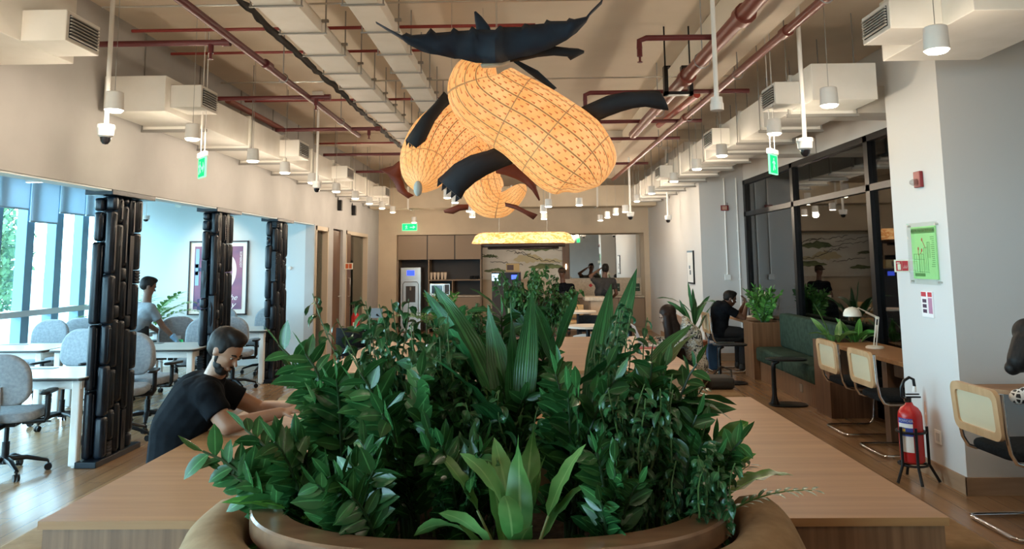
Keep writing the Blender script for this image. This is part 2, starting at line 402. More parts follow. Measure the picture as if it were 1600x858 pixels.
# ------------------------------------------------------------ carved columns
def column(x, y, seed, label, far=False):
    t = thing('carved_column', label, 'column', (x, y, 0), 0, 'carved black columns in the open bay')
    rn = random.Random(seed)
    part('base_plate', blackgloss_m, t, lambda b: b.box(-.09, .09, -.37, .37, 0, .05, .006))
    part('capital', blackgloss_m, t, lambda b: b.box(-.12, .12, -.38, .38, 2.245, 2.29, .004))
    k = 0
    for iy in range(5):
        for ix in range(2):
            px_ = -.042+.084*ix+rn.uniform(-.008, .008); py_ = -.26+.105*iy+(.02 if ix else 0)
            b = MB(); z = .05
            while z < 2.245:
                h = rn.choice([.12, .26, .34, .42, .55, .7]); h = min(h, 2.245-z)
                if h < .02: break
                wx, wy = rn.uniform(.032, .045), rn.uniform(.036, .052)
                if rn.random() < .12 and h > .1:
                    b.ell((px_, py_, z+h/2), (wx*1.05, wy, h/2*1.04), u=10, v=8)
                    b.box(px_-.03, px_+.03, py_-.035, py_+.035, z, z+h)
                elif rn.random() < .10 and h > .08:
                    q = z
                    while q < z+h-.001: b.box(px_-wx, px_+wx, py_-wy, py_+wy, q+.003, min(q+.024, z+h), .006, 1); q += .027
                    b.box(px_-.032, px_+.032, py_-.04, py_+.04, z, z+h)
                else:
                    b.box(px_-wx, px_+wx, py_-wy, py_+wy, z+.002, z+h-.002, .026, 3)
                    if h > .15: b.box(px_-wx-.008, px_+wx+.008, py_-.02, py_+.02, z+.03, z+h-.03, .008, 1)
                z += h
            b.build('carved_post', blackgloss_m, t, True, world=False); k += 1
column(-3.62, 6.82, 3, 'tall carved black timber column nearest the camera, beside the front desk')
column(-3.62, 9.05, 8, 'middle of the three carved black columns, in front of the framed poster')
column(-3.62, 11.2, 15, 'farthest of the three carved black columns, in front of the bare pale wall')

# ------------------------------------------------------------ ducts
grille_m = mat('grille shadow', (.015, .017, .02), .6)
def duct(label, x0, x1, y0, y1, z0, z1, outlets, side, step=1.2, flange=True, cat='air duct'):
    t = thing('air_duct', label, cat, ((x0+x1)/2, (y0+y1)/2, z0), 0)
    b = MB(); b.box(x0, x1, y0, y1, z0, z1, .004); b.build('duct_body', duct_m, t)
    if flange:
        y = y0+step*.6; fl = hg = None
        while y < y1-.1:
            if fl is None:
                b = MB()
                for (a, c, d, e) in ((x0-.02, x1+.02, z0-.025, z0), (x0-.02, x1+.02, z1, z1+.02)): b.box(a, c, y-.012, y+.012, d, e)
                b.box(x0-.02, x0, y-.012, y+.012, z0-.02, z1+.02); b.box(x1, x1+.02, y-.012, y+.012, z0-.02, z1+.02)
                fl = b.build('flange', duct_m, t)
                b = MB()
                for xx in (x0-.035, x1+.035): b.cyl((xx, y, z0-.03), (xx, y, CZ), .005, seg=6)
                b.box(x0-.05, x1+.05, y-.012, y+.012, z0-.05, z0-.025)
                hg = b.build('hanger', mat('grey threaded rod', (.35, .34, .32), .5, .6), t); ys0 = y
            else:
                for q in (fl, hg): c_ = q.copy(); COL.objects.link(c_); c_.location.y = y-ys0
            y += step
    for (y, zz0, zz1, d, wy) in outlets:
        if side > 0: a, c = x1, x1+d
        else: a, c = x0-d, x0
        b = MB(); b.box(a, c, y, y+wy, zz0, zz1, .006); ob = b.build('outlet_box', duct_m, t)
        xf = c if side > 0 else a
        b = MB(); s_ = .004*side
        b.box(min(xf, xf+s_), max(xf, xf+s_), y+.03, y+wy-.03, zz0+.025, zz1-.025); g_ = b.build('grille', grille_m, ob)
        b = MB(); n = 7
        for i in range(n):
            zc = zz0+.035+(zz1-zz0-.07)*i/(n-1); b.box(min(xf+s_, xf+4*s_), max(xf+s_, xf+4*s_), y+.03, y+wy-.03, zc-.003, zc+.003)
        b.build('louvre', mat('louvre grey', (.45, .45, .43), .5), ob)
    return t
duct('long white rectangular duct along the left wall with five side grilles', -3.46, -2.95, 6.15, 16.6, 2.90, 3.20, [(6.24, 2.95, 3.14, .26, .34), (9.1, 2.93, 3.13, .24, .42), (11.6, 2.93, 3.12, .24, .45), (14.8, 2.93, 3.12, .24, .45)], 1)
duct('white duct box at the upper left corner above the window bay', -3.49, -2.97, 4.0, 4.9, 2.97, 3.42, [(4.36, 2.97, 3.16, .27, .36)], 1, flange=False)
duct('long white rectangular duct along the right side with side grilles', 2.32, 2.84, 6.1, 16.8, 2.91, 3.21, [(6.34, 2.93, 3.12, .22, .36), (8.6, 2.93, 3.12, .2, .42), (12.0, 2.93, 3.12, .2, .45)], -1, step=.8)
duct('white duct box at the upper right above the white pillar', 2.40, 3.04, 4.0, 5.05, 2.95, 3.35, [(4.3, 2.95, 3.12, .30, .36)], -1, flange=False)
b = MB(); b.box(2.75, 7.1, 3.9, 4.6, 3.1, 3.7, .004); b.box(2.73, 7.1, 4.58, 4.62, 3.06, 3.1); tag(b.build('air_duct', duct_m), 'cross duct running off to the right above the window seat desk', 'air duct')
b = MB(); b.box(2.87, 3.655, 6.9, 7.3, 2.95, 3.2, .004); tag(b.build('air_duct', duct_m), 'short duct branch meeting the glazed wall header, nearer of two', 'air duct')
b = MB(); b.box(2.87, 3.655, 9.6, 10.0, 2.95, 3.15, .004); tag(b.build('air_duct', duct_m), 'short duct branch meeting the glazed wall header, farther of two', 'air duct')
t = thing('air_duct', 'wide cross duct in front of the back wall above the pantry', 'air duct', (0, 17.3, 2.95))
b = MB(); b.box(-3.46, 2.9, 17.0, 17.6, 2.84, 3.30, .004); b.build('duct_body', noisy('beige duct', (.55, .46, .34), (.6, .51, .38), (3, 3, 3), .6), t)
for x in (-2.6, -1.62, -.3, .55, 1.6): b = MB(); b.box(x-.02, x+.02, 16.98, 17.62, 2.82, 3.32); b.build('flange', duct_m, t)
# the two flat trays of the ceiling
def tray(label, x0, x1, y0, y1, z0, z1, n):
    t = thing('cable_trunking', label, 'trunking', ((x0+x1)/2, (y0+y1)/2, z0))
    L_ = (y1-y0)/n
    for k in range(0, 1):
        b = MB()
        for i in range(n): b.box(x0, x1, y0+i*L_+.004, y0+(i+1)*L_-.004, z0, z1, .003, 1)
        b.build('cover_panel', duct_m, t)
    y = y0; b = MB()
    b.cyl((x1+.03, y, z0), (x1+.03, y, CZ), .006, seg=6); b.cyl((x0-.03, y, z0), (x0-.03, y, CZ), .006, seg=6); b.box(x0-.04, x1+.04, y-.008, y+.008, z0-.012, z0-.002); b.box(x1, x1+.05, y-.015, y+.015, z1-.02, z1)
    hg = b.build('hanger', mat('grey threaded rod', (.3, .3, .3), .5), t)
    for i in range(1, n): c_ = hg.copy(); COL.objects.link(c_); c_.location.y = i*L_
tray('wide flat white trunking run nearer the left ceiling pipe', -1.83, -1.54, 2.5, 16.5, 3.40, 3.50, 22)
tray('narrower flat white trunking run behind the lantern cluster', -1.20, -.98, 2.5, 16.5, 3.40, 3.50, 22)
b = MB(); rn = random.Random(4)
pts = [(-1.93+rn.uniform(-.012, .012), 3+i*.12, 3.43+rn.uniform(-.01, .012)) for i in range(80)]
b.tube(pts, [.02+.012*rn.random() for _ in pts], 7); tag(b.build('cable', mat('black cable sleeve', (.012, .012, .013), .6), None, True), 'thick black cable bundle running beside the wide white trunking', 'cable')
# downstand beam on the right
sbox('trim_4', 1.62, 2.0, YR, 17, 3.45, CZ, ceil_m, bev=.03)
for i, y in enumerate((12.6,)): sbox('trim_%d' % (5+i), XL, 9.2, y, y+.28, 3.62, CZ, ceil_m)

# ------------------------------------------------------------ sprinkler pipes
def pipe(label, pts, r, m, collars=(), group=None, name='sprinkler_pipe', drops=(), hang=()):
    t = thing(name, label, 'pipe', pts[0], 0, group)
    b = MB(); b.tube(pts, r, 12); b.build('pipe_run', m, t, True)
    if collars:
        for (a, c) in collars: b = MB(); b.cyl(a, c, r*1.35, seg=12); b.build('coupling', m, t, True)
    if drops:
        b = MB()
        for d in drops:
            d = Vector(d); b.cyl(d, d-Vector((0, 0, .07)), .02, seg=8); b.cyl(d-Vector((0, 0, .07)), d-Vector((0, 0, .11)), .009, seg=6); b.cyl(d-Vector((0, 0, .11)), d-Vector((0, 0, .115)), .02, seg=8)
        b.build('sprinkler_head', m, t)
    for h in hang:
        b = MB(); b.cyl(h, (h[0], h[1], CZ), .005, seg=6); b.tube([(h[0]+math.cos(a)*(r+.012), h[1], h[2]+math.sin(a)*(r+.012)) for a in [k*math.pi/5 for k in range(10)]], .005, 5, closed=True)
        b.build('hanger', mat('grey threaded rod2', (.3, .3, .3), .5), t)
    return t
pipe('maroon sprinkler main running away on the left of the ceiling', [(-2.08, 2.5, 3.25), (-2.1, 9.6, 3.25)], .028, darkred_m, [((-2.08, 6.0, 3.25), (-2.08, 6.12, 3.25))], hang=[(-2.09, y, 3.25) for y in (4, 6.5, 8.6)])
for i, (y, x0, x1) in enumerate(((5.40, -3.3, -2.15), (7.3, -3.2, -1.9), (9.1, -3.0, -1.75), (11.3, -3.0, -1.6), (13.5, -3.0, -1.4))):
    pipe('maroon sprinkler branch with one head, %s from the front on the left' % ordi(i), [(x0, y, 3.25), (x1, y, 3.25)], .022, darkred_m, [((x1-.04, y, 3.25), (x1+.02, y, 3.25))], 'left sprinkler branches', drops=[(x1-.12, y, 3.24)])
pipe('thick red sprinkler main crossing the black bracket on the right', [(1.48, 2.5, 3.25), (1.40, 9.8, 3.25)], .055, red2_m, [((1.46, 4.9, 3.25), (1.46, 5.0, 3.25)), ((1.44, 6.6, 3.25), (1.44, 6.75, 3.25))], hang=[(1.45, y, 3.25) for y in (4.1, 6.1, 8.2)])
pipe('slimmer red pipe running away beside the right hand duct', [(1.9, 2.5, 3.25), (1.76, 15.3, 3.25)], .032, red2_m, [((1.87, 5.3, 3.25), (1.87, 5.4, 3.25)), ((1.83, 8.6, 3.25), (1.83, 8.7, 3.25))], hang=[(1.87, y, 3.25) for y in (4.6, 6.6, 8.6, 10.6)])
for i, (y, x0, x1) in enumerate(((5.55, .86, 1.42), (7.4, .60, 2.2), (9.0, .75, 2.1), (10.3, .9, 2.1), (13.0, .5, 2.1))):
    pipe('dark red sprinkler branch under the ceiling, %s from the front on the right' % ordi(i), [(x0, y, 3.20), (x0, y, 3.26), (x0+.05, y, 3.28), (x1, y, 3.28)] , .022, darkred_m, (), 'right sprinkler branches', drops=[(x0, y, 3.21)])
for i, (y, z, mm, r) in enumerate(((4.72, 3.70, red_m, .014), (6.05, 3.55, red_m, .014), (6.75, 3.55, red_m, .013), (8.6, 3.5, red_m, .014), (10.6, 3.5, red_m, .014), (5.1, 3.6, steel_m, .008), (5.6, 3.6, steel_m, .008), (7.9, 3.55, steel_m, .008), (11.8, 3.5, red_m, .014))):
    pipe('thin %s cross pipe under the ceiling slab, %s from the camera' % ('red' if mm is red_m else 'grey conduit', ordi(i)), [(-3.2, y, z), (2.2 if mm is steel_m else .1, y, z)], r, mm, (), 'thin cross pipes')
pipe('broad red painted run slanting high on the right of the ceiling', [tuple(aty(1089, 148, 7.6)), tuple(aty(1029, 196, 10.2))], .035, mat('bright red paint', (.45, .05, .03), .4))
pipe('red riser run high along the left ceiling above the duct', [tuple(aty(356, 157, 8.2)), tuple(aty(443, 203, 10.8))], .035, mat('red brown paint', (.30, .07, .055), .4))
# black square bracket round the thick main
t = thing('pipe_bracket', 'square black steel bracket holding the thick red pipe', 'bracket', (1.2, 5.75, 2.95))
c0, c1 = aty(1036, 108, 6.9), aty(1082, 149, 6.9)
b = MB(); x0, x1, z0, z1 = c0.x, c1.x, c1.z, c0.z+.02
for q in ((x0, x0+.035, z0, z1), (x1-.035, x1, z0, z1-.04), (x0, x1, z0, z0+.03)): b.box(q[0], q[1], 6.85, 6.93, q[2], q[3])
b.box(x0, x0+.06, 6.85, 6.93, z1-.01, z1); b.box(x1-.10, x1, 6.85, 6.93, z1-.05, z1); b.build('frame', black_m, t)
for q_, z_ in ((x0+.017, z1), (x1-.017, z1-.03)): b = MB(); b.cyl((q_, 6.89, z_), (q_, 6.89, CZ), .008, seg=6); b.build('hanger', black_m, t)

# ------------------------------------------------------------ pendant downlights
def make_lamp():
    t = thing('pendant_lamp', 'x', 'lamp', (0, 0, 0))
    part('shade', plastic_w, t, lambda b: b.lathe([(.0, .125), (.05, .125), (.056, .12), (.0605, .002), (.056, .002), (.05, .03)], seg=24), True)
    part('diffuser', lamp_glow, t, lambda b: b.lathe([(.054, .012), (.054, -.004), (.045, -.012), (0, -.015)], seg=20))
    part('cord', mat('grey cord', (.35, .35, .34), .5), t, lambda b: b.cyl((0, 0, .12), (0, 0, 1.08), .0022, seg=5))
    return t
def place_lamp(x, y, z, label, group, first=[None], light=True, k=1.0):
    if first[0] is None: o = make_lamp(); first[0] = o
    else: o = copy_tree(first[0])
    o.location = (x, y, z); tag(o, label, 'lamp', group)
    for c in o.children:
        if c.name.startswith('cord'):
            c.scale = (1, 1, (CZ-z-.12)/.96); c.location.z = .12-.12*c.scale.z
    if light:
        l = bpy.data.lights.new('downlight', 'POINT'); l.energy = LAMP_W*k; l.color = LAMP_COL; l.shadow_soft_size = .05
        s = bpy.data.objects.new('downlight', l); COL.objects.link(s); s.location = (x, y, z-.055)
    return o
YL = [5.02, 6.24, 7.66, 8.70, 9.84, 11.1, 12.36, 13.49, 14.7, 15.9]
for i, y in enumerate(YL): place_lamp(-2.75, y, 2.68, 'white cylinder pendant lamp, %s from the camera in the row under the left duct' % ordi(i), 'pendant lamps along the left duct', k=1 if i < 6 else .9)
YRr = [3.84, 5.23, 6.41, 8.14, 9.34, 10.8, 12.74, 14.44]
for i, y in enumerate(YRr): place_lamp(2.1, y, 2.69 if i < 3 else 2.74, 'white cylinder pendant lamp, %s from the camera in the row beside the right duct' % ordi(i), 'pendant lamps along the right duct', k=1.0)
for i, (px_, py_, y) in enumerate(((977, 327, 14.0), (962, 331, 15.0), (949, 336, 15.8), (938, 341, 16.6), (905, 316, 13), (857, 318, 12.5), (849, 327, 13.4), (850, 338, 14.4), (711, 312, 12.5), (733, 326, 13.6), (738, 335, 14.6), (699, 304, 11.5))):
    p = aty(px_, py_, y); place_lamp(p.x, p.y, p.z-.05, 'small white pendant lamp far back over the lounge, %s of that scatter from the right' % ordi(i), 'pendant lamps over the far lounge', light=i in (1, 6, 9), k=2.0)
p = aty(647, 345, 17.2); place_lamp(p.x, p.y, p.z-.04, 'small white pendant lamp just above the green exit sign on the back wall', 'pendant lamps over the far lounge')
# pendants added out of view as fill, overhead and behind the photographer
for i, (x, y) in enumerate(((-2.75, 3.7), (-2.75, 2.4), (-2.75, .9), (-2.75, -.8), (2.1, 2.4), (2.1, 1.0), (2.1, -.6), (0, -1.5), (-.5, 1.2))):
    place_lamp(x, y, 2.85, 'white cylinder pendant lamp added out of view as fill, %s of that set' % ordi(i), 'added fill pendant lamps out of view', k=.7)

# ------------------------------------------------------------ cameras, poles, exit signs
def dome(px_, py_, y, label, r=.05, top=CZ):
    p = aty(px_, py_, y); t = thing('ceiling_camera', label, 'security camera', p, 0)
    part('pole', plastic_w, t, lambda b: b.cyl((0, 0, .07), (0, 0, top-p.z), r*.32, seg=10), True)
    part('housing', plastic_w, t, lambda b: b.lathe([(0, .075), (r*1.15, .075), (r*1.2, .05), (r*1.1, .045), (r, .0), (r*.7, -.012), (0, -.012)], seg=20), True)
    part('dome', lens_m, t, lambda b: b.lathe([(r*.72, -.012), (r*.62, -.04), (r*.35, -.058), (0, -.062)], seg=16), True)
    part('junction_box', plastic_w, t, lambda b: b.box(-.07, .07, -.06, .06, top-p.z-.05, top-p.z-.001, .01))
dome(165, 212, 5.2, 'white dome security camera on a pole at the upper left')
dome(1258, 232, 5.6, 'white dome security camera on a pole near the right exit sign')
dome(495, 293, 9.4, 'white dome security camera on a pole among the left pendants')
dome(985, 338, 13.5, 'small dome camera on a thick pole beside the far right pendants', .06)
dome(1044, 343, 14.5, 'small dome camera near the far white pillar', .06)
t = thing('wifi_antenna', 'white cylindrical access point on a white pole below the ceiling', 'access point', aty(1120, 165, 4.6))
part('pole', plastic_w, t, lambda b: b.cyl((0, 0, .03), (0, 0, 1.2), .014, seg=10), True)
part('body', plastic_w, t, lambda b: b.lathe([(0, .05), (.034, .05), (.036, .015), (.04, .012), (.04, -.03), (0, -.032)], seg=20), True)
greenE = glow('green exit light', (.02, .80, .22), 1.1); paleE = glow('pale green exit symbol', (.30, 1.0, .50), 1.3)
def exit_sign(px_, py_, y, label, rz, w_, h_, hang=True, stub=True):
    p = aty(px_, py_, y); t = thing('exit_sign', label, 'exit sign', p, rz)
    part('panel', greenE, t, lambda b: b.box(-w_/2, w_/2, -.006, .006, -h_/2, h_/2, .002))
    fr = MB()
    for q in ((-w_/2-.005, w_/2+.005, h_/2, h_/2+.008), (-w_/2-.005, w_/2+.005, -h_/2-.008, -h_/2)): fr.box(q[0], q[1], -.008, .008, q[2], q[3])
    for xx in (-w_/2-.006, w_/2): fr.box(xx, xx+.006, -.008, .008, -h_/2, h_/2)
    fr.build('border', paleE, t, world=False)
    g = MB(); cx = -w_*.22 if w_ > h_*1.2 else 0; u = h_*.8
    y0 = -.010
    def q4(pts): g.prism([(a*u+cx, c*u) for a, c in pts], .007, .010, M=XZ)
    q4([(-.06, .30), (.04, .30), (.06, .40), (0, .46), (-.07, .40)]); q4([(-.12, .26), (.10, .26), (.06, -.05), (-.08, -.05)])
    q4([(-.08, -.04), (.06, -.04), (-.12, -.45), (-.22, -.42)]); q4([(0, -.04), (.07, -.02), (.24, -.30), (.16, -.38)]); q4([(.08, .25), (.26, .08), (.22, .02), (.06, .16)]); q4([(-.1, .25), (-.28, .12), (-.26, .04), (-.08, .16)])
    if w_ > h_*1.2: g.prism([(w_*.02, .03*h_), (w_*.24, .03*h_), (w_*.24, .28*h_), (w_*.42, 0), (w_*.24, -.28*h_), (w_*.24, -.12*h_), (w_*.02, -.12*h_)][::-1], .007, .010, M=XZ)
    g.build('symbol', paleE, t, world=False)
    if hang:
        part('housing', plastic_w, t, lambda b: b.box(-w_/2-.012, w_/2+.012, -.02, .02, h_/2+.008, h_/2+.055, .008))
        part('hanging_rod', plastic_w, t, lambda b: (b.cyl((-w_*.3, 0, h_/2+.05), (-w_*.3, 0, CZ-p.z), .004, seg=6), b.cyl((w_*.3, 0, h_/2+.05), (w_*.3, 0, CZ-p.z), .004, seg=6)))
exit_sign(316, 262, 6.4, 'hanging green exit sign on the left below the duct', R(-52), .19, .155)
exit_sign(1208, 257, 6.6, 'hanging green exit sign on the right beside the glazed wall', R(52), .17, .155)
exit_sign(640, 355, YB-.02, 'green exit sign with an arrow on the back wall', 0, .34, .15, hang=False)
# ============================================================ big communal tables with the planter
PCX, PCY, PA, PB, PN = -0.125, 2.85, 0.81, 0.65, 2.6     # planter outline (superellipse)
def sell(a, b, n, k, cx=PCX, cy=PCY):
    t = 2*math.pi*k/96; c, s = math.cos(t), math.sin(t)
    return (cx+a*math.copysign(abs(c)**(2/n), c), cy+b*math.copysign(abs(s)**(2/n), s))
TL, TR, TY0, TY1 = -1.74, 1.46, 2.82, 5.20
t = thing('communal_table', 'long oak communal table wrapped round the curved planter in the foreground', 'table', (-.14, 4.0, 0))
notch = [sell(PA+.004, PB+.004, PN, k) for k in range(96)]
arc = [p for p in notch if p[1] > TY0+.001]
arc.sort(key=lambda p: -p[0])     # right to left along the back of the planter
xr_, xl_ = arc[0][0], arc[-1][0]
outline = [(TL, TY0), (arc[-1][0], TY0)] + arc[::-1] + [(arc[0][0], TY0), (TR, TY0), (TR, TY1), (TL, TY1)]
b = MB(); b.prism(outline, .722, .75); b.build('tabletop', table_m, t)
for (a_, c_) in ((TL+.012, arc[-1][0]-.01), (arc[0][0]+.01, TR-.012)): b = MB(); b.box(a_, c_, TY0+.012, TY0+.035, .0, .72); b.build('front_panel', panel_m, t)
b = MB(); b.box(TL+.3, TR-.3, TY1-.05, TY1-.02, 0, .72); b.build('end_panel', panel_m, t)
for a_ in (TL+.30, TR-.34): b = MB(); b.box(a_, a_+.04, TY0+.04, TY1-.06, 0, .72); b.build('side_panel', panel_m, t)
T2Y0, T2Y1, T2R = 6.47, 9.3, 1.40
t2 = thing('communal_table', 'second long oak communal table farther back, where the woman works', 'table', (-.14, 7.9, 0))
part('tabletop', table_m, t2, lambda b: b.box(TL, T2R, T2Y0, T2Y1, .722, .75, .002), world=True)
part('front_panel', table_m if False else wood('oak veneer upright grain', (.30, .17, .09), (.42, .26, .15), (30, 30, 1.4), .4), t2, lambda b: b.box(TL+.01, T2R-.01, T2Y0+.006, T2Y0+.03, .3, .72), world=True)
part('plinth', panel_m, t2, lambda b: b.box(TL+.35, T2R-.35, T2Y0+.1, T2Y1-.1, 0, .72), world=True)
def bench(x0, x1, y0, y1, label):
    t = thing('bench', label, 'bench', ((x0+x1)/2, (y0+y1)/2, 0), 0, None)
    part('seat_pad', suede_m, t, lambda b: b.box(x0, x1, y0, y1, .36, .45, .03, 3), True, world=True)
    part('base', walnut_m, t, lambda b: b.box(x0+.04, x1-.04, y0+.04, y1-.04, 0, .36), world=True)
bench(1.52, 1.97, 3.42, 5.3, 'brown suede bench tucked along the right edge of the nearest table')
bench(-2.30, -1.80, 3.35, 5.3, 'brown suede bench along the left edge of the nearest table, under the bearded man')
bench(1.47, 1.93, 7.05, 9.2, 'brown suede bench at the right side of the second table, under the woman')
bench(-2.25, -1.80, 7.05, 9.2, 'brown suede bench at the left side of the second table')
# planter
t = thing('planter', 'curved oak-rimmed planter full of green plants at the head of the table', 'planter', (PCX, PCY, 0))
b = MB(); rows = []
prof = [(-.02, .80), (0, .80), (0, .855), (-.006, .862), (-.094, .862), (-.10, .855), (-.10, .70)]
for (o_, z) in prof: rows.append([(*sell(PA+o_, PB+o_, PN, k), z) for k in range(96)])
b.grid(rows, True); b.build('rim', rim_m, t, True, angle=30)
b = MB(); b.grid([[(*sell(PA-.02, PB-.02, PN, k), z) for k in range(96)] for z in (0, .84)], True); b.build('outer_wall', walnut_m, t, True)
b = MB(); b.grid([[(*sell(PA-.101, PB-.101, PN, k), z) for k in range(96)] for z in (.55, .855)], True); b.build('liner', mat('brass coloured liner', (.70, .48, .26), .3, .6), t, True)
b = MB(); b.poly([(*sell(PA-.10, PB-.10, PN, k), .66) for k in range(96)]); b.build('soil', soil_m, t)
# sofa ring wrapped round the front of the planter
t = thing('curved_sofa', 'brown suede curved sofa back wrapped round the front of the planter', 'sofa', (PCX, 2.2, 0))
def ringband(prof, name, m):
    ks = list(range(96)); sel = [k for k in ks if sell(1, 1, PN, k, 0, 0)[1] <= 0 or True]
    rows = []
    # open band from the right table edge round the front to the left table edge
    path = []
    for k in range(48, 97):
        path.append(k)
    for k in path:
        row = []
        for (o_, z) in prof:
            x, y = sell(PA+o_, PB+o_, PN, k % 96); row.append((x, min(y, 2.815), z))
        rows.append(row)
    b = MB(); b.grid(rows); 
    for end in (rows[0], rows[-1]): b.poly(end)
    bmesh.ops.remove_doubles(b.bm, verts=b.bm.verts[:], dist=.0001)
    return b.build(name, m, t, True, angle=50)
ringband([(.012, .20), (.012, .76), (.022, .80), (.05, .825), (.10, .832), (.15, .822), (.185, .795), (.215, .73), (.235, .60), (.245, .42), (.22, .2)], 'backrest', suede_m)
ringband([(.29, .42), (.29, .45), (.55, .46), (.62, .44), (.65, .38), (.62, .2)], 'seat', suede_m)
ringband([(.05, 0), (.05, .2), (.58, .2), (.58, 0)], 'base', walnut_m)

# ============================================================ office chairs and workstations on the left
def rarch(w_, h_, r_top, r_bot, n=8):
    pts = []
    for k in range(n+1): a = R(90*k/n); pts.append((w_/2-r_top+r_top*math.cos(a), h_-r_top+r_top*math.sin(a)))
    for k in range(n+1): a = R(90+90*k/n); pts.append((-w_/2+r_top+r_top*math.cos(a), h_-r_top+r_top*math.sin(a)))
    for k in range(n+1): a = R(180+90*k/n); pts.append((-w_/2+r_bot+r_bot*math.cos(a), r_bot+r_bot*math.sin(a)))
    for k in range(n+1): a = R(270+90*k/n); pts.append((w_/2-r_bot+r_bot*math.cos(a), r_bot+r_bot*math.sin(a)))
    return pts
def make_office_chair():
    t = thing('office_chair', 'x', 'chair')
    part('seat', greyfab_m, t, lambda b: b.prism(rrect(.50, .48, .15, 8), .435, .505, .026, 3), True)
    def back(b):
        vs = b.prism(rarch(.47, .40, .19, .12), 0, .065, .026, 3, M=Matrix.Translation((0, -.19, .575)) @ Matrix.Rotation(R(7), 4, 'X') @ XZ)
        for v in vs: v.co.y += .35*(v.co.x**2)
    part('backrest', greyfab_m, t, back, True)
    part('back_bracket', mat('light grey plastic', (.42, .44, .46), .4), t, lambda b: b.prism([(-.045, -.22), (.045, -.22), (.04, .12), (-.04, .12)], 0, .03, .008, 2, M=Matrix.Translation((0, -.262, .60)) @ XZ), True)
    part('seat_mechanism', black_m, t, lambda b: (b.box(-.11, .11, -.15, .12, .39, .435, .012), b.box(-.035, .035, -.285, -.1, .385, .41, .008), b.tube([(.1, 0, .41), (.25, .02, .40), (.31, .02, .395)], .007, 6), b.tube([(-.24, -.06, .43), (-.26, -.1, .40), (-.16, -.16, .37)], .003, 5)), True)
    part('gas_column', black_m, t, lambda b: (b.cyl((0, 0, .12), (0, 0, .26), .028, seg=14), b.cyl((0, 0, .25), (0, 0, .40), .018, seg=12)), True)
    def star(b):
        b.cyl((0, 0, .09), (0, 0, .15), .045, .035, 14)
        for k in range(5):
            a = 2*math.pi*k/5+.3; b.tube([(0, 0, .125), (.15*math.cos(a), .15*math.sin(a), .12), (.30*math.cos(a), .30*math.sin(a), .075)], [.028, .024, .016], 8, flat=.8)
    part('star_base', black_m, t, star, True)
    for k in range(5):
        a = 2*math.pi*k/5+.3; x, y = .30*math.cos(a), .30*math.sin(a)
        part('caster', black_m, t, lambda b: (b.cyl((x-.02*math.sin(a), y+.02*math.cos(a), .028), (x-.005*math.sin(a), y+.005*math.cos(a), .028), .028, seg=14), b.cyl((x+.005*math.sin(a), y-.005*math.cos(a), .028), (x+.02*math.sin(a), y-.02*math.cos(a), .028), .028, seg=14), b.cyl((x, y, .03), (x, y, .075), .008, seg=6)), True)
    for s_ in (-1, 1):
        part('armrest', black_m, t, lambda b: (b.tube([(s_*.12, -.03, .41), (s_*.28, -.03, .415), (s_*.295, -.03, .45), (s_*.295, -.03, .62)], .018, 8, flat=1.2), b.prism(rrect(.08, .25, .035, 5, s_*.29, .0), .625, .65, .008, 2)), True)
    return t
chairs = [  # x, y, facing (deg; 0 faces +Y), label
 (-4.17, 6.28, 14, 'pale grey office chair nearest the camera, at the left edge beside the front desk leg'),
 (-3.88, 7.45, 195, 'pale grey office chair just left of the nearest carved column, behind the front desk'),
 (-4.85, 8.15, 170, 'pale grey office chair standing behind the one that is partly hidden by the front desk'),
 (-6.05, 9.6, 180, 'pale grey office chair by the windows, at the far side of the window desk'),
 (-5.10, 9.6, 185, 'small-looking grey office chair directly left of the nearest carved column at the far desk edge'),
 (-5.85, 10.4, 0, 'smallest grey office chair peeping over the desks beside the windows'),
 (-3.95, 8.15, -12, 'pale grey office chair seen from behind, just right of the nearest carved column'),
 (-4.05, 9.65, 190, 'pale grey office chair facing the camera across the middle desk'),
 (-4.75, 11.9, 182, 'pale grey office chair below the left edge of the framed poster'),
 (-4.70, 10.45, 25, 'pale grey office chair that the standing cleaner is reaching towards'),
 (-3.90, 10.35, 10, 'pale grey office chair just behind the seated man, between the two farther columns'),
 (-4.02, 11.9, 178, 'pale grey office chair under the lower right corner of the framed poster'),
]
proto = None
for (x, y, a, lab) in chairs:
    if proto is None: proto = make_office_chair(); o = proto
    else: o = copy_tree(proto)
    o.location = (x, y, 0); o.rotation_euler = (0, 0, R(a)); tag(o, lab, 'chair', 'grey office chairs in the side bay')
desk_top_m = noisy('pale birch laminate', (.46, .43, .38), (.52, .49, .44), (2, 14, 2), .3)
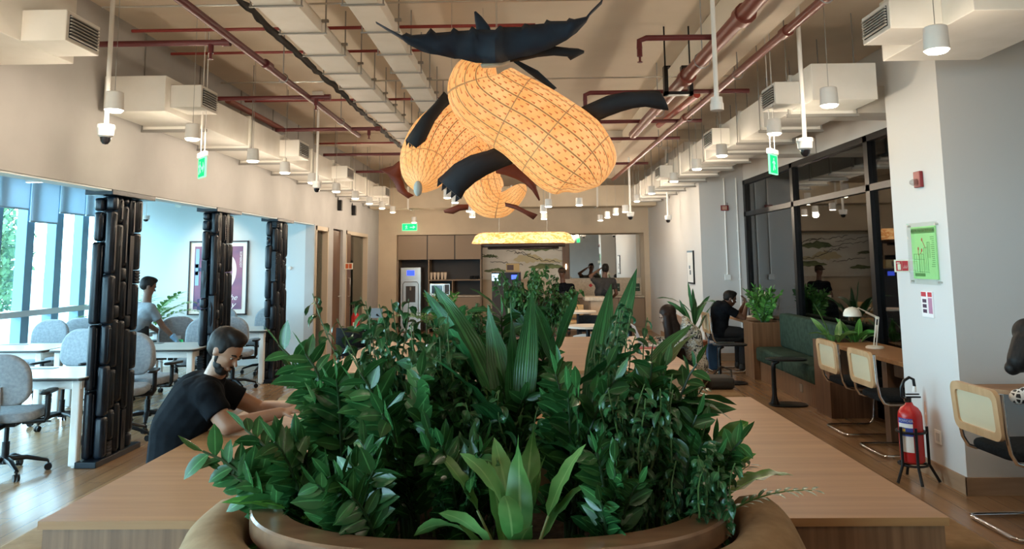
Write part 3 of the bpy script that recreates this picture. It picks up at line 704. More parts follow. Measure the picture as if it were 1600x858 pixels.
def workstation(x0, x1, y0, y1, label, rows_=1):
    t = thing('workstation_desk', label, 'desk', ((x0+x1)/2, (y0+y1)/2, 0), 0, 'white workstation desks')
    top = part('desktop', desk_top_m, t, lambda b: b.prism(rrect(x1-x0, y1-y0, .05, 5, (x0+x1)/2, (y0+y1)/2), .705, .73, .002), world=True)
    part('edge_band', mat('dark edge band', (.03, .025, .022), .4), t, lambda b: b.prism(rrect(x1-x0+.006, y1-y0+.006, .05, 5, (x0+x1)/2, (y0+y1)/2), .703, .722, .002), world=True)
    n = max(1, round((x1-x0)/1.2))
    for i in range(n):
        cx = x0+(i+.5)*(x1-x0)/n; part('cable_flap', mat('dark grey flap', (.10, .10, .10), .4), t, lambda b: b.box(cx-.16, cx+.16, y1-.17, y1-.08, .7301, .734, .002), world=True)
    part('frame', white_m, t, lambda b: (b.box(x0+.04, x1-.04, y0+.06, y0+.10, .63, .702), b.box(x0+.04, x1-.04, y1-.10, y1-.06, .63, .702), b.box(x1-.10, x1-.06, y0+.06, y1-.06, .63, .702), b.box(x0+.06, x0+.10, y0+.06, y1-.06, .63, .702)), world=True)
    for (lx, ly) in ((x0+.08, y0+.08), (x1-.08, y0+.08), (x0+.08, y1-.08), (x1-.08, y1-.08)):
        part('leg', white_m, t, lambda b: (b.box(lx-.035, lx+.035, ly-.035, ly+.035, .012, .70, .012), b.cyl((lx, ly, 0), (lx, ly, .012), .02, seg=10)), world=True)
workstation(-5.15, -3.66, 6.42, 7.15, 'white-legged desk nearest the camera, left of the nearest carved column')
workstation(-5.25, -3.62, 8.50, 9.25, 'white-legged desk in the middle row behind the nearest carved column')
workstation(-6.75, -5.30, 8.50, 9.25, 'white-legged desk in the middle row by the windows')
workstation(-5.25, -3.60, 10.75, 11.5, 'white-legged desk of the far row below the framed poster')
workstation(-6.75, -5.30, 10.75, 11.5, 'white-legged desk of the far row beside the window wall')
# roller blinds
blind_m = mat('white roller blind', (.62, .70, .76), .9)
N, L = nodes_of(blind_m); tr_ = N.new('ShaderNodeBsdfTranslucent'); tr_.inputs[0].default_value = (.6, .7, .78, 1); ms_ = N.new('ShaderNodeMixShader'); ms_.inputs[0].default_value = .35
L.new(N['Principled BSDF'].outputs[0], ms_.inputs[1]); L.new(tr_.outputs[0], ms_.inputs[2]); L.new(ms_.outputs[0], N['Material Output'].inputs[0])
for i, (y, zb, lab) in enumerate(((9.30, 2.28, 'white roller blind at the far left edge of the photo'), (9.96, 2.42, 'white roller blind over the second window bay from the left'), (10.62, 2.26, 'lowest white roller blind, over the middle window bay'), (11.28, 2.42, 'white roller blind nearest the window corner but one'), (11.94, 2.42, 'white roller blind in the window corner beside the nearest column'))):
    t = thing('roller_blind', lab, 'blind', (XW+.2, y, zb), 0, 'roller blinds')
    part('cloth', blind_m, t, lambda b: b.box(XW+.17, XW+.176, y-.30, y+.32, zb, 2.84), world=True)
    part('bottom_bar', mat('blind bar grey', (.35, .42, .5), .5), t, lambda b: b.box(XW+.162, XW+.184, y-.30, y+.32, zb-.022, zb, .004), world=True)
    part('roller_tube', white_m, t, lambda b: b.cyl((XW+.173, y-.31, 2.85), (XW+.173, y+.33, 2.85), .025, seg=12), world=True)
# linear lamps in the side bay
for (x0, x1, y, lab) in ((-6.6, -4.9, 10.0, 'long thin linear lamp above the window desks'), (-4.9, -4.15, 11.9, 'short linear lamp beyond the nearest carved column')):
    t = thing('linear_lamp', lab, 'lamp', ((x0+x1)/2, y, 2.74))
    part('housing', white_m, t, lambda b: (b.box(x0, x1, y-.02, y+.02, 2.75, 2.80), b.cyl((x0+.1, y, 2.8), (x0+.1, y, 2.98), .002, seg=5), b.cyl((x1-.1, y, 2.8), (x1-.1, y, 2.98), .002, seg=5)), world=True)
    part('diffuser', glow('cool linear diffuser', (.85, .95, 1), 6) if 'cool linear diffuser' not in MATS else MATS['cool linear diffuser'], t, lambda b: b.box(x0+.01, x1-.01, y-.015, y+.015, 2.742, 2.75), world=True)
p = aty(278, 322, 11.8)
t = thing('spot_lamp', 'small white spotlight aimed at the framed poster', 'lamp', p)
part('head', plastic_w, t, lambda b: b.cyl((0, 0, 0), (0, .05, .09), .05, .045, 14), True)
part('stem', plastic_w, t, lambda b: b.cyl((0, .02, .08), (0, .02, 2.98-p.z), .008, seg=6), True)
l = bpy.data.lights.new('poster_spot', 'SPOT'); l.energy = 60; l.color = (1, .78, .55); l.spot_size = R(60); l.spot_blend = .8
s_ = bpy.data.objects.new('poster_spot', l); COL.objects.link(s_); s_.location = (-5.1, 11.5, 2.75); s_.rotation_euler = (R(48), 0, 0)
p = aty(228, 343, 11.5); t = thing('ceiling_camera', 'small dome camera hanging in the side bay beyond the nearest column', 'security camera', p)
part('pole', plastic_w, t, lambda b: b.cyl((0, 0, .05), (0, 0, 2.98-p.z), .006, seg=6), True)
part('housing', plastic_w, t, lambda b: b.lathe([(0, .06), (.055, .06), (.05, 0), (0, 0)], seg=16), True)
part('dome', lens_m, t, lambda b: b.lathe([(.038, 0), (.03, -.025), (0, -.036)], seg=14), True)
# poster
t = thing('framed_poster', 'tall framed purple poster with a pale loop and white script, on the side bay wall', 'picture', (-5.08, 12.7, .83))
ax0, ax1, az0, az1 = -5.57, -4.59, .82, 2.03
part('frame', mat('dark picture frame', (.03, .02, .02), .4), t, lambda b: [b.box(*q) for q in ((ax0, ax1, 12.69, 12.72, az0, az0+.02), (ax0, ax1, 12.69, 12.72, az1-.02, az1), (ax0, ax0+.02, 12.69, 12.72, az0, az1), (ax1-.02, ax1, 12.69, 12.72, az0, az1))], world=True)
part('mount', mat('cream mount board', (.85, .82, .76), .6), t, lambda b: b.box(ax0+.01, ax1-.01, 12.71, 12.72, az0+.01, az1-.01), world=True)
pr = part('print', noisy('purple print', (.16, .10, .20), (.34, .14, .22), (2, 2, 3), .6), t, lambda b: b.box(ax0+.09, ax1-.09, 12.704, 12.711, az0+.09, az1-.09), world=True)
def pm(b, pts, d=.0): b.prism([(x, z) for x, z in pts], .0, .003+d, M=Matrix.Translation((0, 12.704, 0)) @ XZ)
b = MB()
loop_o = [(-5.05+.27*math.cos(a)+.10*math.sin(a)*.5, 1.48+.36*math.sin(a)) for a in [R(q) for q in range(-50, 215, 8)]]
loop_i = [(-5.05+.20*math.cos(a)+.10*math.sin(a)*.5, 1.46+.29*math.sin(a)) for a in [R(q) for q in range(-50, 215, 8)]]
for i in range(len(loop_o)-1): b.poly([(loop_o[i][0], 12.7005, loop_o[i][1]), (loop_o[i+1][0], 12.7005, loop_o[i+1][1]), (loop_i[i+1][0], 12.7005, loop_i[i+1][1]), (loop_i[i][0], 12.7005, loop_i[i][1])])
b.build('pale_loop', mat('pale pink ink', (.85, .72, .70), .6), pr)
b = MB()
for i, (x, z) in enumerate(((-5.44, 1.62), (-5.38, 1.56), (-5.44, 1.50), (-5.32, 1.62), (-5.44, .99), (-5.38, 1.05), (-5.32, .99), (-5.38, .93))): b.box(x-.031, x+.031, 12.700, 12.703, z-.031, z+.031)
b.box(-5.475, -5.47, 12.7, 12.703, .93, 1.65); b.build('check_pattern', mat('dark blue ink', (.05, .05, .13), .6), pr)
b = MB(); b.box(-5.46, -5.40, 12.7, 12.703, 1.3, 1.9); b.box(-5.34, -5.29, 12.7, 12.703, 1.7, 1.9); b.poly([(-4.98, 12.7, 1.9), (-4.93, 12.7, 1.9), (-4.99, 12.7, 1.3), (-5.0, 12.7, 1.3)]); b.build('blue_strokes', mat('pale blue ink', (.28, .45, .58), .6), pr)
ink = mat('white ink', (.88, .86, .84), .6)
text_mesh('the', .13, ink, pr, face_cam(-4.84, 12.701, 1.10), 'script', shear=.4)
text_mesh('day', .16, ink, pr, face_cam(-4.90, 12.701, .98), 'script', shear=.4)
text_mesh('SOMEBODY', .05, ink, pr, Matrix.Translation((-4.71, 12.701, 1.72)) @ XZ @ Matrix.Rotation(R(-90), 4, 'Z'), 'side_lettering')
t = thing('light_switch', 'small round sensor on the bare pale wall right of the far column', 'wall switch', (-3.9, 12.7, 1.57)); part('plate', plastic_w, t, lambda b: b.cyl((0, .03, 0), (0, .0, 0), .03, seg=14)); part('button', plastic_w, t, lambda b: b.cyl((0, 0, 0), (0, -.008, 0), .016, seg=12))

# ============================================================ right hand side
def planter_box(x0, x1, y0, y1, h, label, m=walnut_m):
    t = thing('planter_box', label, 'planter', ((x0+x1)/2, (y0+y1)/2, 0))
    part('box', m, t, lambda b: (b.box(x0, x1, y0, y0+.03, 0, h, .002), b.box(x0, x1, y1-.03, y1, 0, h, .002), b.box(x0, x0+.03, y0+.03, y1-.03, 0, h), b.box(x1-.03, x1, y0+.03, y1-.03, 0, h)), world=True)
    part('soil', soil_m, t, lambda b: b.box(x0+.03, x1-.03, y0+.03, y1-.03, h-.12, h-.08), world=True)
    return t
planter_box(3.14, 3.62, 8.24, 8.66, .77, 'dark walnut planter box between the green sofa and the desk')
planter_box(3.12, 3.62, 10.86, 11.30, .77, 'walnut planter box at the far end of the green sofa', panel_m)
t = thing('banquette_sofa', 'dark green velvet banquette sofa against the glazed wall', 'sofa', (3.4, 9.7, 0))
part('base', panel_m, t, lambda b: b.box(3.20, 3.64, 8.68, 10.84, 0, .26), world=True)
for (a, c) in ((8.68, 9.75), (9.76, 10.84)):
    part('seat_cushion', green_m, t, lambda b: b.box(3.14, 3.60, a, c, .26, .45, .04, 3), True, world=True)
part('backrest', green_m, t, lambda b: b.box(3.48, 3.645, 8.68, 10.84, .44, .90, .04, 3), True, world=True)
part('socket', steel_m, t, lambda b: b.box(3.19, 3.20, 9.22, 9.30, .10, .19, .003), world=True)
def side_table(x, y, a, label):
    t = thing('side_table', label, 'side table', (x, y, 0), R(a), 'black cantilever side tables')
    part('table_top', black_m, t, lambda b: b.prism(rrect(.44, .30, .12, 8), .50, .518, .004), True)
    part('pole', black_m, t, lambda b: (b.tube([(-.15, 0, .02), (-.15, 0, .10), (-.15, 0, .40), (-.145, 0, .46), (-.10, 0, .495)], [.05, .026, .024, .026, .035], 12, flat=1.5)), True)
    part('foot', black_m, t, lambda b: b.prism(rrect(.42, .30, .13, 8), 0, .016, .003), True)
side_table(2.95, 9.0, 0, 'nearer black side table in front of the green sofa')
side_table(2.72, 10.55, 0, 'farther black side table at the end of the green sofa')
cane_m = bpy.data.materials.new('woven cane'); cane_m.use_nodes = True; N, L = nodes_of(cane_m); b_ = N['Principled BSDF']
b_.inputs['Base Color'].default_value = (.72, .62, .42, 1); b_.inputs['Roughness'].default_value = .6
tc = N.new('ShaderNodeTexCoord'); w1 = N.new('ShaderNodeTexWave'); w1.inputs['Scale'].default_value = 26; w1.bands_direction = 'X'; w2 = N.new('ShaderNodeTexWave'); w2.inputs['Scale'].default_value = 26; w2.bands_direction = 'Z'
mx = N.new('ShaderNodeMath'); mx.operation = 'MAXIMUM'; gt = N.new('ShaderNodeMath'); gt.operation = 'GREATER_THAN'; gt.inputs[1].default_value = .35
L.new(tc.outputs['Object'], w1.inputs[0]); L.new(tc.outputs['Object'], w2.inputs[0]); L.new(w1.outputs[1], mx.inputs[0]); L.new(w2.outputs[1], mx.inputs[1]); L.new(mx.outputs[0], gt.inputs[0]); L.new(gt.outputs[0], b_.inputs['Alpha'])
def make_cane_chair():
    t = thing('cane_chair', 'x', 'chair')
    def tube(b):
        P = []
        left = [(-.235, -.275, .84), (-.235, -.265, .62), (-.235, -.245, .50), (-.235, -.215, .445), (-.235, -.17, .43), (-.235, .16, .43), (-.235, .21, .42), (-.235, .235, .385), (-.235, .24, .33), (-.235, .22, .08), (-.235, .20, .035), (-.235, .16, .016), (-.235, -.20, .016), (-.225, -.235, .016), (-.19, -.25, .016)]
        P = left + [(-x, y, z) for (x, y, z) in reversed(left)]
        b.tube(P, .0125, 10)
    part('tube_frame', chrome_m, t, tube, True)
    M_ = Matrix.Translation((0, -.262, .56)) @ Matrix.Rotation(R(4), 4, 'X') @ XZ
    def ring(b):
        o_ = rrect(.47, .30, .06, 6, 0, .15); i_ = rrect(.375, .205, .03, 6, 0, .15)
        rows = [[M_ @ Vector((x, y, z)) for (x, y) in pts] for pts, z in ((o_, .0), (o_, .028), (i_, .028), (i_, 0), (o_, 0))]
        b.grid(rows, True)
    bf = part('back_frame', beech_m, t, ring, True)
    part('cane_panel', cane_m, t, lambda b: b.prism([(x, y) for x, y in rrect(.38, .21, .03, 6, 0, .15)], .012, .015, M=M_))
    part('seat_pad', blackfab_m, t, lambda b: b.prism(rrect(.45, .46, .10, 8), .442, .50, .024, 3), True)
    return t
proto = None
for (x, y, a, lab) in ((3.20, 7.66, -90, 'cane-backed chrome cantilever chair farther along the wall desk, beside the walnut planter'),
                       (3.18, 6.86, -90, 'cane-backed chrome cantilever chair at the wall desk just behind the fire extinguisher'),
                       (3.06, 4.95, -88, 'cane-backed chrome cantilever chair at the right edge, pushed to the corner desk'),
                       (2.97, 11.72, -90, 'cane-backed chrome cantilever chair that the man in black sits on')):
    if proto is None: proto = make_cane_chair(); o = proto
    else: o = copy_tree(proto)
    o.location = (x, y, 0); o.rotation_euler = (0, 0, R(a)); tag(o, lab, 'chair', 'cane-backed cantilever chairs')
t = thing('wall_desk', 'oak wall desk along the glazed partition behind the white pillar', 'desk', (3.4, 7.3, 0))
part('desktop', table_m, t, lambda b: b.box(3.16, 3.64, 6.48, 8.23, .73, .77, .003), world=True)
part('drawer_box', walnut_m, t, lambda b: b.box(3.26, 3.6, 6.5, 7.05, .60, .728), world=True, label='dark drawer box under the desktop')
part('leg', walnut_m, t, lambda b: b.box(3.22, 3.44, 7.10, 7.2, 0, .728), world=True)
part('leg', walnut_m, t, lambda b: b.box(3.22, 3.44, 6.5, 6.58, 0, .728), world=True)
t = thing('wall_desk', 'small oak table in front of the far man in black', 'desk', (3.41, 11.8, 0))
part('desktop', table_m, t, lambda b: b.box(3.18, 3.64, 11.32, 12.3, .72, .75), world=True)
part('leg', walnut_m, t, lambda b: b.box(3.46, 3.60, 12.2, 12.26, 0, .72), world=True); part('drawer_box', white_m, t, lambda b: b.box(3.42, 3.6, 11.4, 11.9, .60, .718), world=True)
t = thing('corner_desk', 'wedge-shaped oak desk fixed to the wall at the right edge', 'desk', (3.8, 5.3, 0))
part('desktop', table_m, t, lambda b: b.prism([(3.10, 5.60), (3.11, 5.50), (3.16, 5.44), (3.60, 4.92), (3.8, 4.72), (5.2, 4.72), (5.2, 5.62), (3.12, 5.62)], .725, .755, .003), world=True)
part('bracket', black_m, t, lambda b: b.box(3.40, 3.62, 5.3, 5.4, .69, .724), world=True)
part('support_panel', noisy('grey blue panel', (.30, .35, .40), (.34, .39, .44), (3, 3, 3), .6), t, lambda b: b.prism([(3.55, .0), (5.2, 0), (5.2, .72), (3.42, .72), (3.75, .35)], 0, .02, M=Matrix.Translation((0, 5.6, 0)) @ XZ), world=True)
def desk_lamp(x, y, z, rz, label):
    t = thing('desk_lamp', label, 'lamp', (x, y, z), rz, 'cream articulated desk lamps')
    cream = mat('cream enamel', (.80, .74, .62), .3)
    part('base', cream, t, lambda b: b.lathe([(0, 0), (.085, 0), (.085, .012), (.07, .022), (.02, .028), (0, .028)], seg=24), True)
    part('lower_arm', cream, t, lambda b: (b.tube([(-.01, 0, .02), (.035, .008, .30)], .005, 6), b.tube([(.015, 0, .02), (.06, .008, .29)], .005, 6), b.tube([(.01, .01, .10), (.04, .014, .22)], .008, 6)), True)
    part('upper_arm', cream, t, lambda b: (b.tube([(.045, .01, .30), (-.08, 0, .36), (-.13, 0, .385)], .005, 6), b.tube([(.06, .01, .28), (-.07, 0, .345)], .005, 6), b.cyl((.045, -.01, .29), (.045, .03, .29), .014, seg=10)), True)
    part('shade', cream, t, lambda b: b.lathe([(.085, -.0), (.083, .03), (.065, .065), (.03, .085), (0, .088)], c=(-.20, 0, .31), seg=20), True)
    part('neck', cream, t, lambda b: b.tube([(-.13, 0, .385), (-.17, 0, .375), (-.20, 0, .395)], .009, 8), True)
desk_lamp(3.40, 7.72, .77, 0, 'cream articulated desk lamp on the wall desk beside the leafy planter')
desk_lamp(3.50, 12.15, .75, R(180), 'cream articulated desk lamp beside the man in black')
# fire extinguisher in its stand
t = thing('fire_extinguisher', 'large red fire extinguisher standing in the black stand by the white pillar', 'fire extinguisher', (2.86, 5.98, 0))
ered = mat('signal red enamel', (.50, .02, .02), .25)
part('cylinder', ered, t, lambda b: b.lathe([(0, .135), (.07, .135), (.084, .15), (.084, .47), (.078, .50), (.06, .53), (.03, .55), (.022, .57), (0, .57)], seg=28), True)
la = part('label', mat('white label', (.85, .83, .8), .5), t, lambda b: b.grid([[(.0855*math.cos(a), .0855*math.sin(a), z) for a in [R(180+q) for q in range(0, 76, 5)]] for z in (.22, .46)]))
part('blue_band', mat('blue label', (.04, .07, .35), .5), la, lambda b: b.grid([[(.0865*math.cos(a), .0865*math.sin(a), z) for a in [R(180+q) for q in range(0, 76, 5)]] for z in (.335, .395)]), world=False)
part('blue_band', MATS['blue label'], la, lambda b: b.grid([[(.0865*math.cos(a), .0865*math.sin(a), z) for a in [R(180+q) for q in range(0, 76, 5)]] for z in (.425, .462)]), world=False)
part('yellow_patch', mat('yellow label', (.75, .55, .1), .5), la, lambda b: b.grid([[(.0875*math.cos(a), .0875*math.sin(a), z) for a in [R(205+q) for q in range(0, 16, 5)]] for z in (.35, .388)]), world=False)
tm = text_mesh('POWDER', .026, mat('white ink', (.9, .9, .9), .5), la, Matrix.Identity(4), 'lettering', world=False)
for v in tm.data.vertices:
    a = R(222)+v.co.x/.0875; v.co = Vector((.0876*math.cos(a), .0876*math.sin(a), .444+v.co.y))
part('valve', black_m, t, lambda b: (b.cyl((0, 0, .57), (0, 0, .60), .018, seg=12), b.box(-.02, .09, -.008, .008, .60, .612, .003), b.box(-.02, .08, -.008, .008, .622, .632, .003)), True)
part('gauge', chrome_m, t, lambda b: b.cyl((-.03, -.02, .59), (-.03, -.035, .59), .018, seg=14), True)
part('hose', black_m, t, lambda b: b.tube([(-.02, 0, .59), (-.05, 0, .61), (-.055, -.01, .68), (-.035, -.02, .73), (0, -.03, .755), (.03, -.03, .74), (.035, -.03, .69)], .011, 8), True)
part('nozzle', plastic_w, t, lambda b: b.cyl((.035, -.03, .69), (.03, -.03, .65), .013, .016, 10), True)
t2_ = thing('extinguisher_stand', 'black tubular stand with splayed legs holding the fire extinguisher', 'stand', (2.86, 5.98, 0))
part('hoop', black_m, t2_, lambda b: b.tube([(.098*math.cos(k*math.pi/12), .098*math.sin(k*math.pi/12), .36) for k in range(24)], .009, 8, closed=True), True)
part('base_ring', black_m, t2_, lambda b: (b.tube([(.098*math.cos(k*math.pi/12), .098*math.sin(k*math.pi/12), .125) for k in range(24)], .009, 8, closed=True), b.box(-.098, .098, -.012, .012, .118, .132)), True)
for k, a in enumerate((R(-20), R(205), R(262), R(80))):
    c, s_ = math.cos(a), math.sin(a); part('leg', black_m, t2_, lambda b: b.tube([(.107*c, .107*s_, .40), (.107*c, .107*s_, .13), (.17*c, .17*s_, 0.008)], .011, 8), True)
# things on the pillar
t = thing('evacuation_plan', 'green evacuation plan behind clear acrylic on the white pillar', 'sign', (3.05, 6.02, 1.5))
q0, q1, q2, q3 = atx(1420, 350, 3.06), atx(1475, 446, 3.06), atx(1418, 440, 3.06), atx(1468, 350, 3.06)
py0, py1, pz0, pz1 = q1.y, q0.y, 1.48, q0.z
pz0 = q1.z
part('acrylic_sheet', glass('acrylic', (.96, .98, .97), 1.3), t, lambda b: b.box(3.038, 3.042, py0, py1, pz0, pz1), world=True)
sh = part('sheet', mat('green plan paper', (.38, .80, .32), .6), t, lambda b: b.box(3.050, 3.0595, py0+.05, py1-.04, pz0+.04, pz1-.03), world=True)
dk = mat('dark green ink', (.08, .30, .08), .6)
sy0, sy1, sz0, sz1 = py0+.05, py1-.04, pz0+.04, pz1-.03; sw, shh = sy1-sy0, sz1-sz0
YM = Matrix(((0, 0, 1, 3.0494), (-1, 0, 0, 0), (0, 1, 0, 0), (0, 0, 0, 1)))
def sy(u): return sy1-u*sw         # u from the left as seen
def sz(v): return sz1-v*shh
b = MB(); b.box(3.0485, 3.0499, sy(.97), sy(.03), sz(.13), sz(.03)); b.box(3.0485, 3.0499, sy(.5), sy(.08), sz(.95), sz(.89)); b.build('header_band', dk, sh)
b = MB(); rn = random.Random(2)
for (u, v, du, dv) in ((.08, .52, .2, .34), (.30, .52, .16, .36), (.08, .62, .4, .02), (.50, .40, .14, .44), (.64, .3, .1, .3), (.08, .86, .58, .02)):
    for (a, c, d, e) in ((u, v, du, .008), (u, v+dv, du, .008), (u, v, .01, dv), (u+du, v, .01, dv), (u+du/2, v, .008, dv)): b.box(3.0488, 3.0499, sy(a+d), sy(a), sz(v+dv) if e == .008 and c != v else sz(c+e), sz(c))
for i in range(16): b.box(3.0488, 3.0499, sy(.93), sy(.93-rn.uniform(.08, .15)), sz(.20+i*.037+.012), sz(.20+i*.037))
b.build('plan_lines', dk, sh)
b = MB()
for (u, v, u2, v2) in ((.45, .25, .58, .42), (.28, .42, .27, .55), (.42, .45, .36, .52)): b.tube([(3.049, sy(u), sz(v)), (3.049, sy(u2), sz(v2))], .002, 5); b.ell((3.049, sy(u), sz(v)), (.002, .01, .014), u=8, v=6)
b.build('route_marks', mat('red ink', (.6, .05, .04), .5), sh)
text_mesh('FLOOR EVACUATION PLAN', .028, mat('near black ink', (.02, .08, .02), .5), sh, Matrix.Translation((0, (sy0+sy1)/2, sz(.08))) @ Matrix(((0, 0, -1, 3.0482), (-1, 0, 0, 0), (0, 1, 0, 0), (0, 0, 0, 1))), 'heading')
for y in (py0+.02, py1-.02):
    for z in (pz0+.02, pz1-.02): part('standoff', steel_m, t, lambda b: b.cyl((3.059, y, z), (3.034, y, z), .008, seg=10), world=True)
def psign(name, label, cat, y0, y1, z0, z1): return thing(name, label, cat, (3.055, (y0+y1)/2, z0))
q0, q1 = atx(1440, 455, 3.06), atx(1461, 497, 3.06)
t = psign('safety_notice', 'narrow red and white extinguisher instruction notice below the green plan', 'sign', q1.y, q0.y, q1.z, q0.z)
pl = part('plate', mat('white notice', (.84, .82, .82), .5), t, lambda b: b.box(3.052, 3.0595, q1.y, q0.y, q1.z, q0.z), world=True)
yy0, yy1, zz0, zz1 = q1.y, q0.y, q1.z, q0.z; dy, dz = yy1-yy0, zz1-zz0
part('red_header', mat('notice red', (.55, .04, .06), .5), pl, lambda b: (b.box(3.0505, 3.0519, yy1-dy*.45, yy1-dy*.03, zz1-dz*.2, zz1-dz*.02), b.box(3.0505, 3.0519, yy0+dy*.05, yy0+dy*.4, zz1-dz*.2, zz1-dz*.02)), world=True)
part('picture_column', mat('notice dark', (.06, .03, .07), .5), pl, lambda b: [b.box(3.0505, 3.0519, yy1-dy*.45, yy1-dy*.12, zz1-dz*(.3+.2*i)-dz*.14, zz1-dz*(.3+.2*i)) for i in range(3)], world=True)
part('text_column', mat('notice pink', (.45, .22, .34), .5), pl, lambda b: b.box(3.0505, 3.0519, yy0+dy*.06, yy0+dy*.38, zz0+dz*.15, zz1-dz*.24), world=True)
ys_ = atx(1421, 415, 3.06).y; q0, q1 = aty(1397, 406, ys_), aty(1425, 425, ys_)
t = thing('extinguisher_sign', 'small red and white fire extinguisher sign projecting from the white pillar', 'sign', (2.99, ys_, q1.z))
pl = part('plate', mat('luminous white', (.82, .84, .74), .5), t, lambda b: b.box(q0.x, 3.058, ys_, ys_+.005, q1.z, q0.z), world=True)
w2_ = 3.058-q0.x; h2_ = q0.z-q1.z
part('red_field', mat('notice red', (.55, .04, .06), .5), pl, lambda b: (b.box(q0.x+w2_*.10, q0.x+w2_*.50, ys_-.002, ys_-.0002, q1.z+h2_*.1, q1.z+h2_*.9), b.box(q0.x+w2_*.52, q0.x+w2_*.92, ys_-.002, ys_-.0002, q1.z+h2_*.1, q1.z+h2_*.9)), world=True)
cx_ = q0.x+w2_*.3; cz_ = q1.z+h2_*.5
part('symbol', mat('luminous white', (.82, .84, .74), .5), pl, lambda b: (b.box(cx_-.012, cx_+.012, ys_-.0035, ys_-.0021, cz_-h2_*.33, cz_+h2_*.15), b.box(cx_-.018, cx_+.006, ys_-.0035, ys_-.0021, cz_+h2_*.2, cz_+h2_*.28), [b.poly([(q0.x+w2_*(.58+.1*i), ys_-.003, cz_-h2_*.2), (q0.x+w2_*(.62+.1*i), ys_-.003, cz_-h2_*.2), (q0.x+w2_*(.62+.1*i)+.012, ys_-.003, cz_+h2_*.3), (q0.x+w2_*(.58+.1*i)+.012, ys_-.003, cz_+h2_*.1)]) for i in range(3)]), world=True)
p = atx(1438, 281, 3.06)
t = thing('alarm_sounder', 'red fire alarm strobe high on the white pillar', 'alarm', p)
part('body', mat('alarm red', (.22, .015, .02), .4), t, lambda b: b.box(-.03, -.001, -.05, .05, -.06, .065, .006)); part('strobe_lens', glass('strobe plastic', (.8, .8, .8), 1.5), t, lambda b: b.lathe([(.028, 0), (.026, .03), (.014, .05), (0, .055)], M=Matrix.Translation((-.03, 0, -.02)) @ Matrix.Rotation(R(-90), 4, 'Y')), True)
p = atx(1467, 683, 3.06); t = thing('wall_socket', 'white wall socket low on the pillar', 'socket', p); part('plate', plastic_w, t, lambda b: b.box(-.008, -.001, -.045, .045, -.05, .05, .003)); part('insert', mat('socket grey', (.6, .6, .6), .4), t, lambda b: b.box(-.011, -.008, -.025, .025, -.03, .03, .001))
# rust stain on the pillar: painted wear as its own shape
t_ = MB(); c = atx(1446, 640, 3.06); t_.grid([[(3.0592, c.y+math.cos(a)*.045*k, c.z-.03+math.sin(a)*.21*k) for a in [2*math.pi*j/20 for j in range(20)]] for k in (.05, .5, 1)], True)
st = bpy.data.materials.new('rust stain'); st.use_nodes = True; N, L = nodes_of(st); b_ = N['Principled BSDF']; b_.inputs['Base Color'].default_value = (.55, .22, .10, 1); b_.inputs['Roughness'].default_value = .8
tc = N.new('ShaderNodeTexCoord'); mp = N.new('ShaderNodeMapping'); mp.inputs['Scale'].default_value = (1, 22, 4.6); mp.inputs['Location'].default_value = (0, 0, -.96); gr = N.new('ShaderNodeTexGradient'); gr.gradient_type = 'SPHERICAL'; ml = N.new('ShaderNodeMath'); ml.operation = 'MULTIPLY'; ml.inputs[1].default_value = .9
L.new(tc.outputs['Object'], mp.inputs[0]); L.new(mp.outputs[0], gr.inputs[0]); L.new(gr.outputs['Fac'], ml.inputs[0]); L.new(ml.outputs[0], b_.inputs['Alpha'])
o = t_.build('wall_stain', st); tag(o, 'rusty orange stain on the lower white pillar beside the extinguisher', 'stain')

# far pier fittings: conduits, call point, small framed picture, socket
for i, (px_, y1_, lab) in enumerate(((1133, 2.9, 'white conduit running down the far pier to a socket'), (1152, 2.9, 'white conduit down the far pier beside the glazed wall'))):
    p = aty(px_, 330, 12.88); t = thing('conduit', lab, 'conduit', (p.x, 12.885, 0)); zb = aty(px_, 432, 12.88).z if i == 0 else .12
    part('tube', plastic_w, t, lambda b: b.cyl((0, 0, zb), (0, 0, 3.0), .012, seg=8), True)
    if i == 0: part('socket', plastic_w, t, lambda b: b.box(-.05, .05, -.012, .012, zb-.06, zb+.03, .004))
    else: part('clip', plastic_w, t, lambda b: [b.box(-.02, .02, -.006, .012, z, z+.03) for z in (.5, 1.3, 2.1)])
p = aty(1133, 325, 12.86); t = thing('alarm_sounder', 'small dark red alarm box on the far pier', 'alarm', p); part('body', mat('alarm red', (.22, .02, .02), .4), t, lambda b: b.box(-.07, .06, 0, .02, -.045, .045, .004)); part('face', mat('alarm face', (.5, .3, .22), .4), t, lambda b: b.box(-.05, .03, -.003, 0, -.03, .03)); part('aerial', black_m, t, lambda b: b.cyl((.04, .01, .04), (.04, .01, .09), .004, seg=6))
t = thing('framed_picture', 'small black-framed picture on the shaded face of the far pier', 'picture', (2.91, 13.6, 1.1))
p0, p1 = atx(1085, 393, 2.92), atx(1091, 443, 2.92)
part('frame', black_m, t, lambda b: b.box(2.895, 2.919, 13.45, 13.95, 1.22, 1.80), world=True); part('print', mat('paper white', (.8, .79, .76), .6), t, lambda b: b.box(2.892, 2.8949, 13.48, 13.92, 1.25, 1.77), world=True); part('motif', black_m, t, lambda b: (b.box(2.890, 2.8919, 13.64, 13.74, 1.38, 1.46), b.box(2.890, 2.8919, 13.68, 13.78, 1.48, 1.54)), world=True)
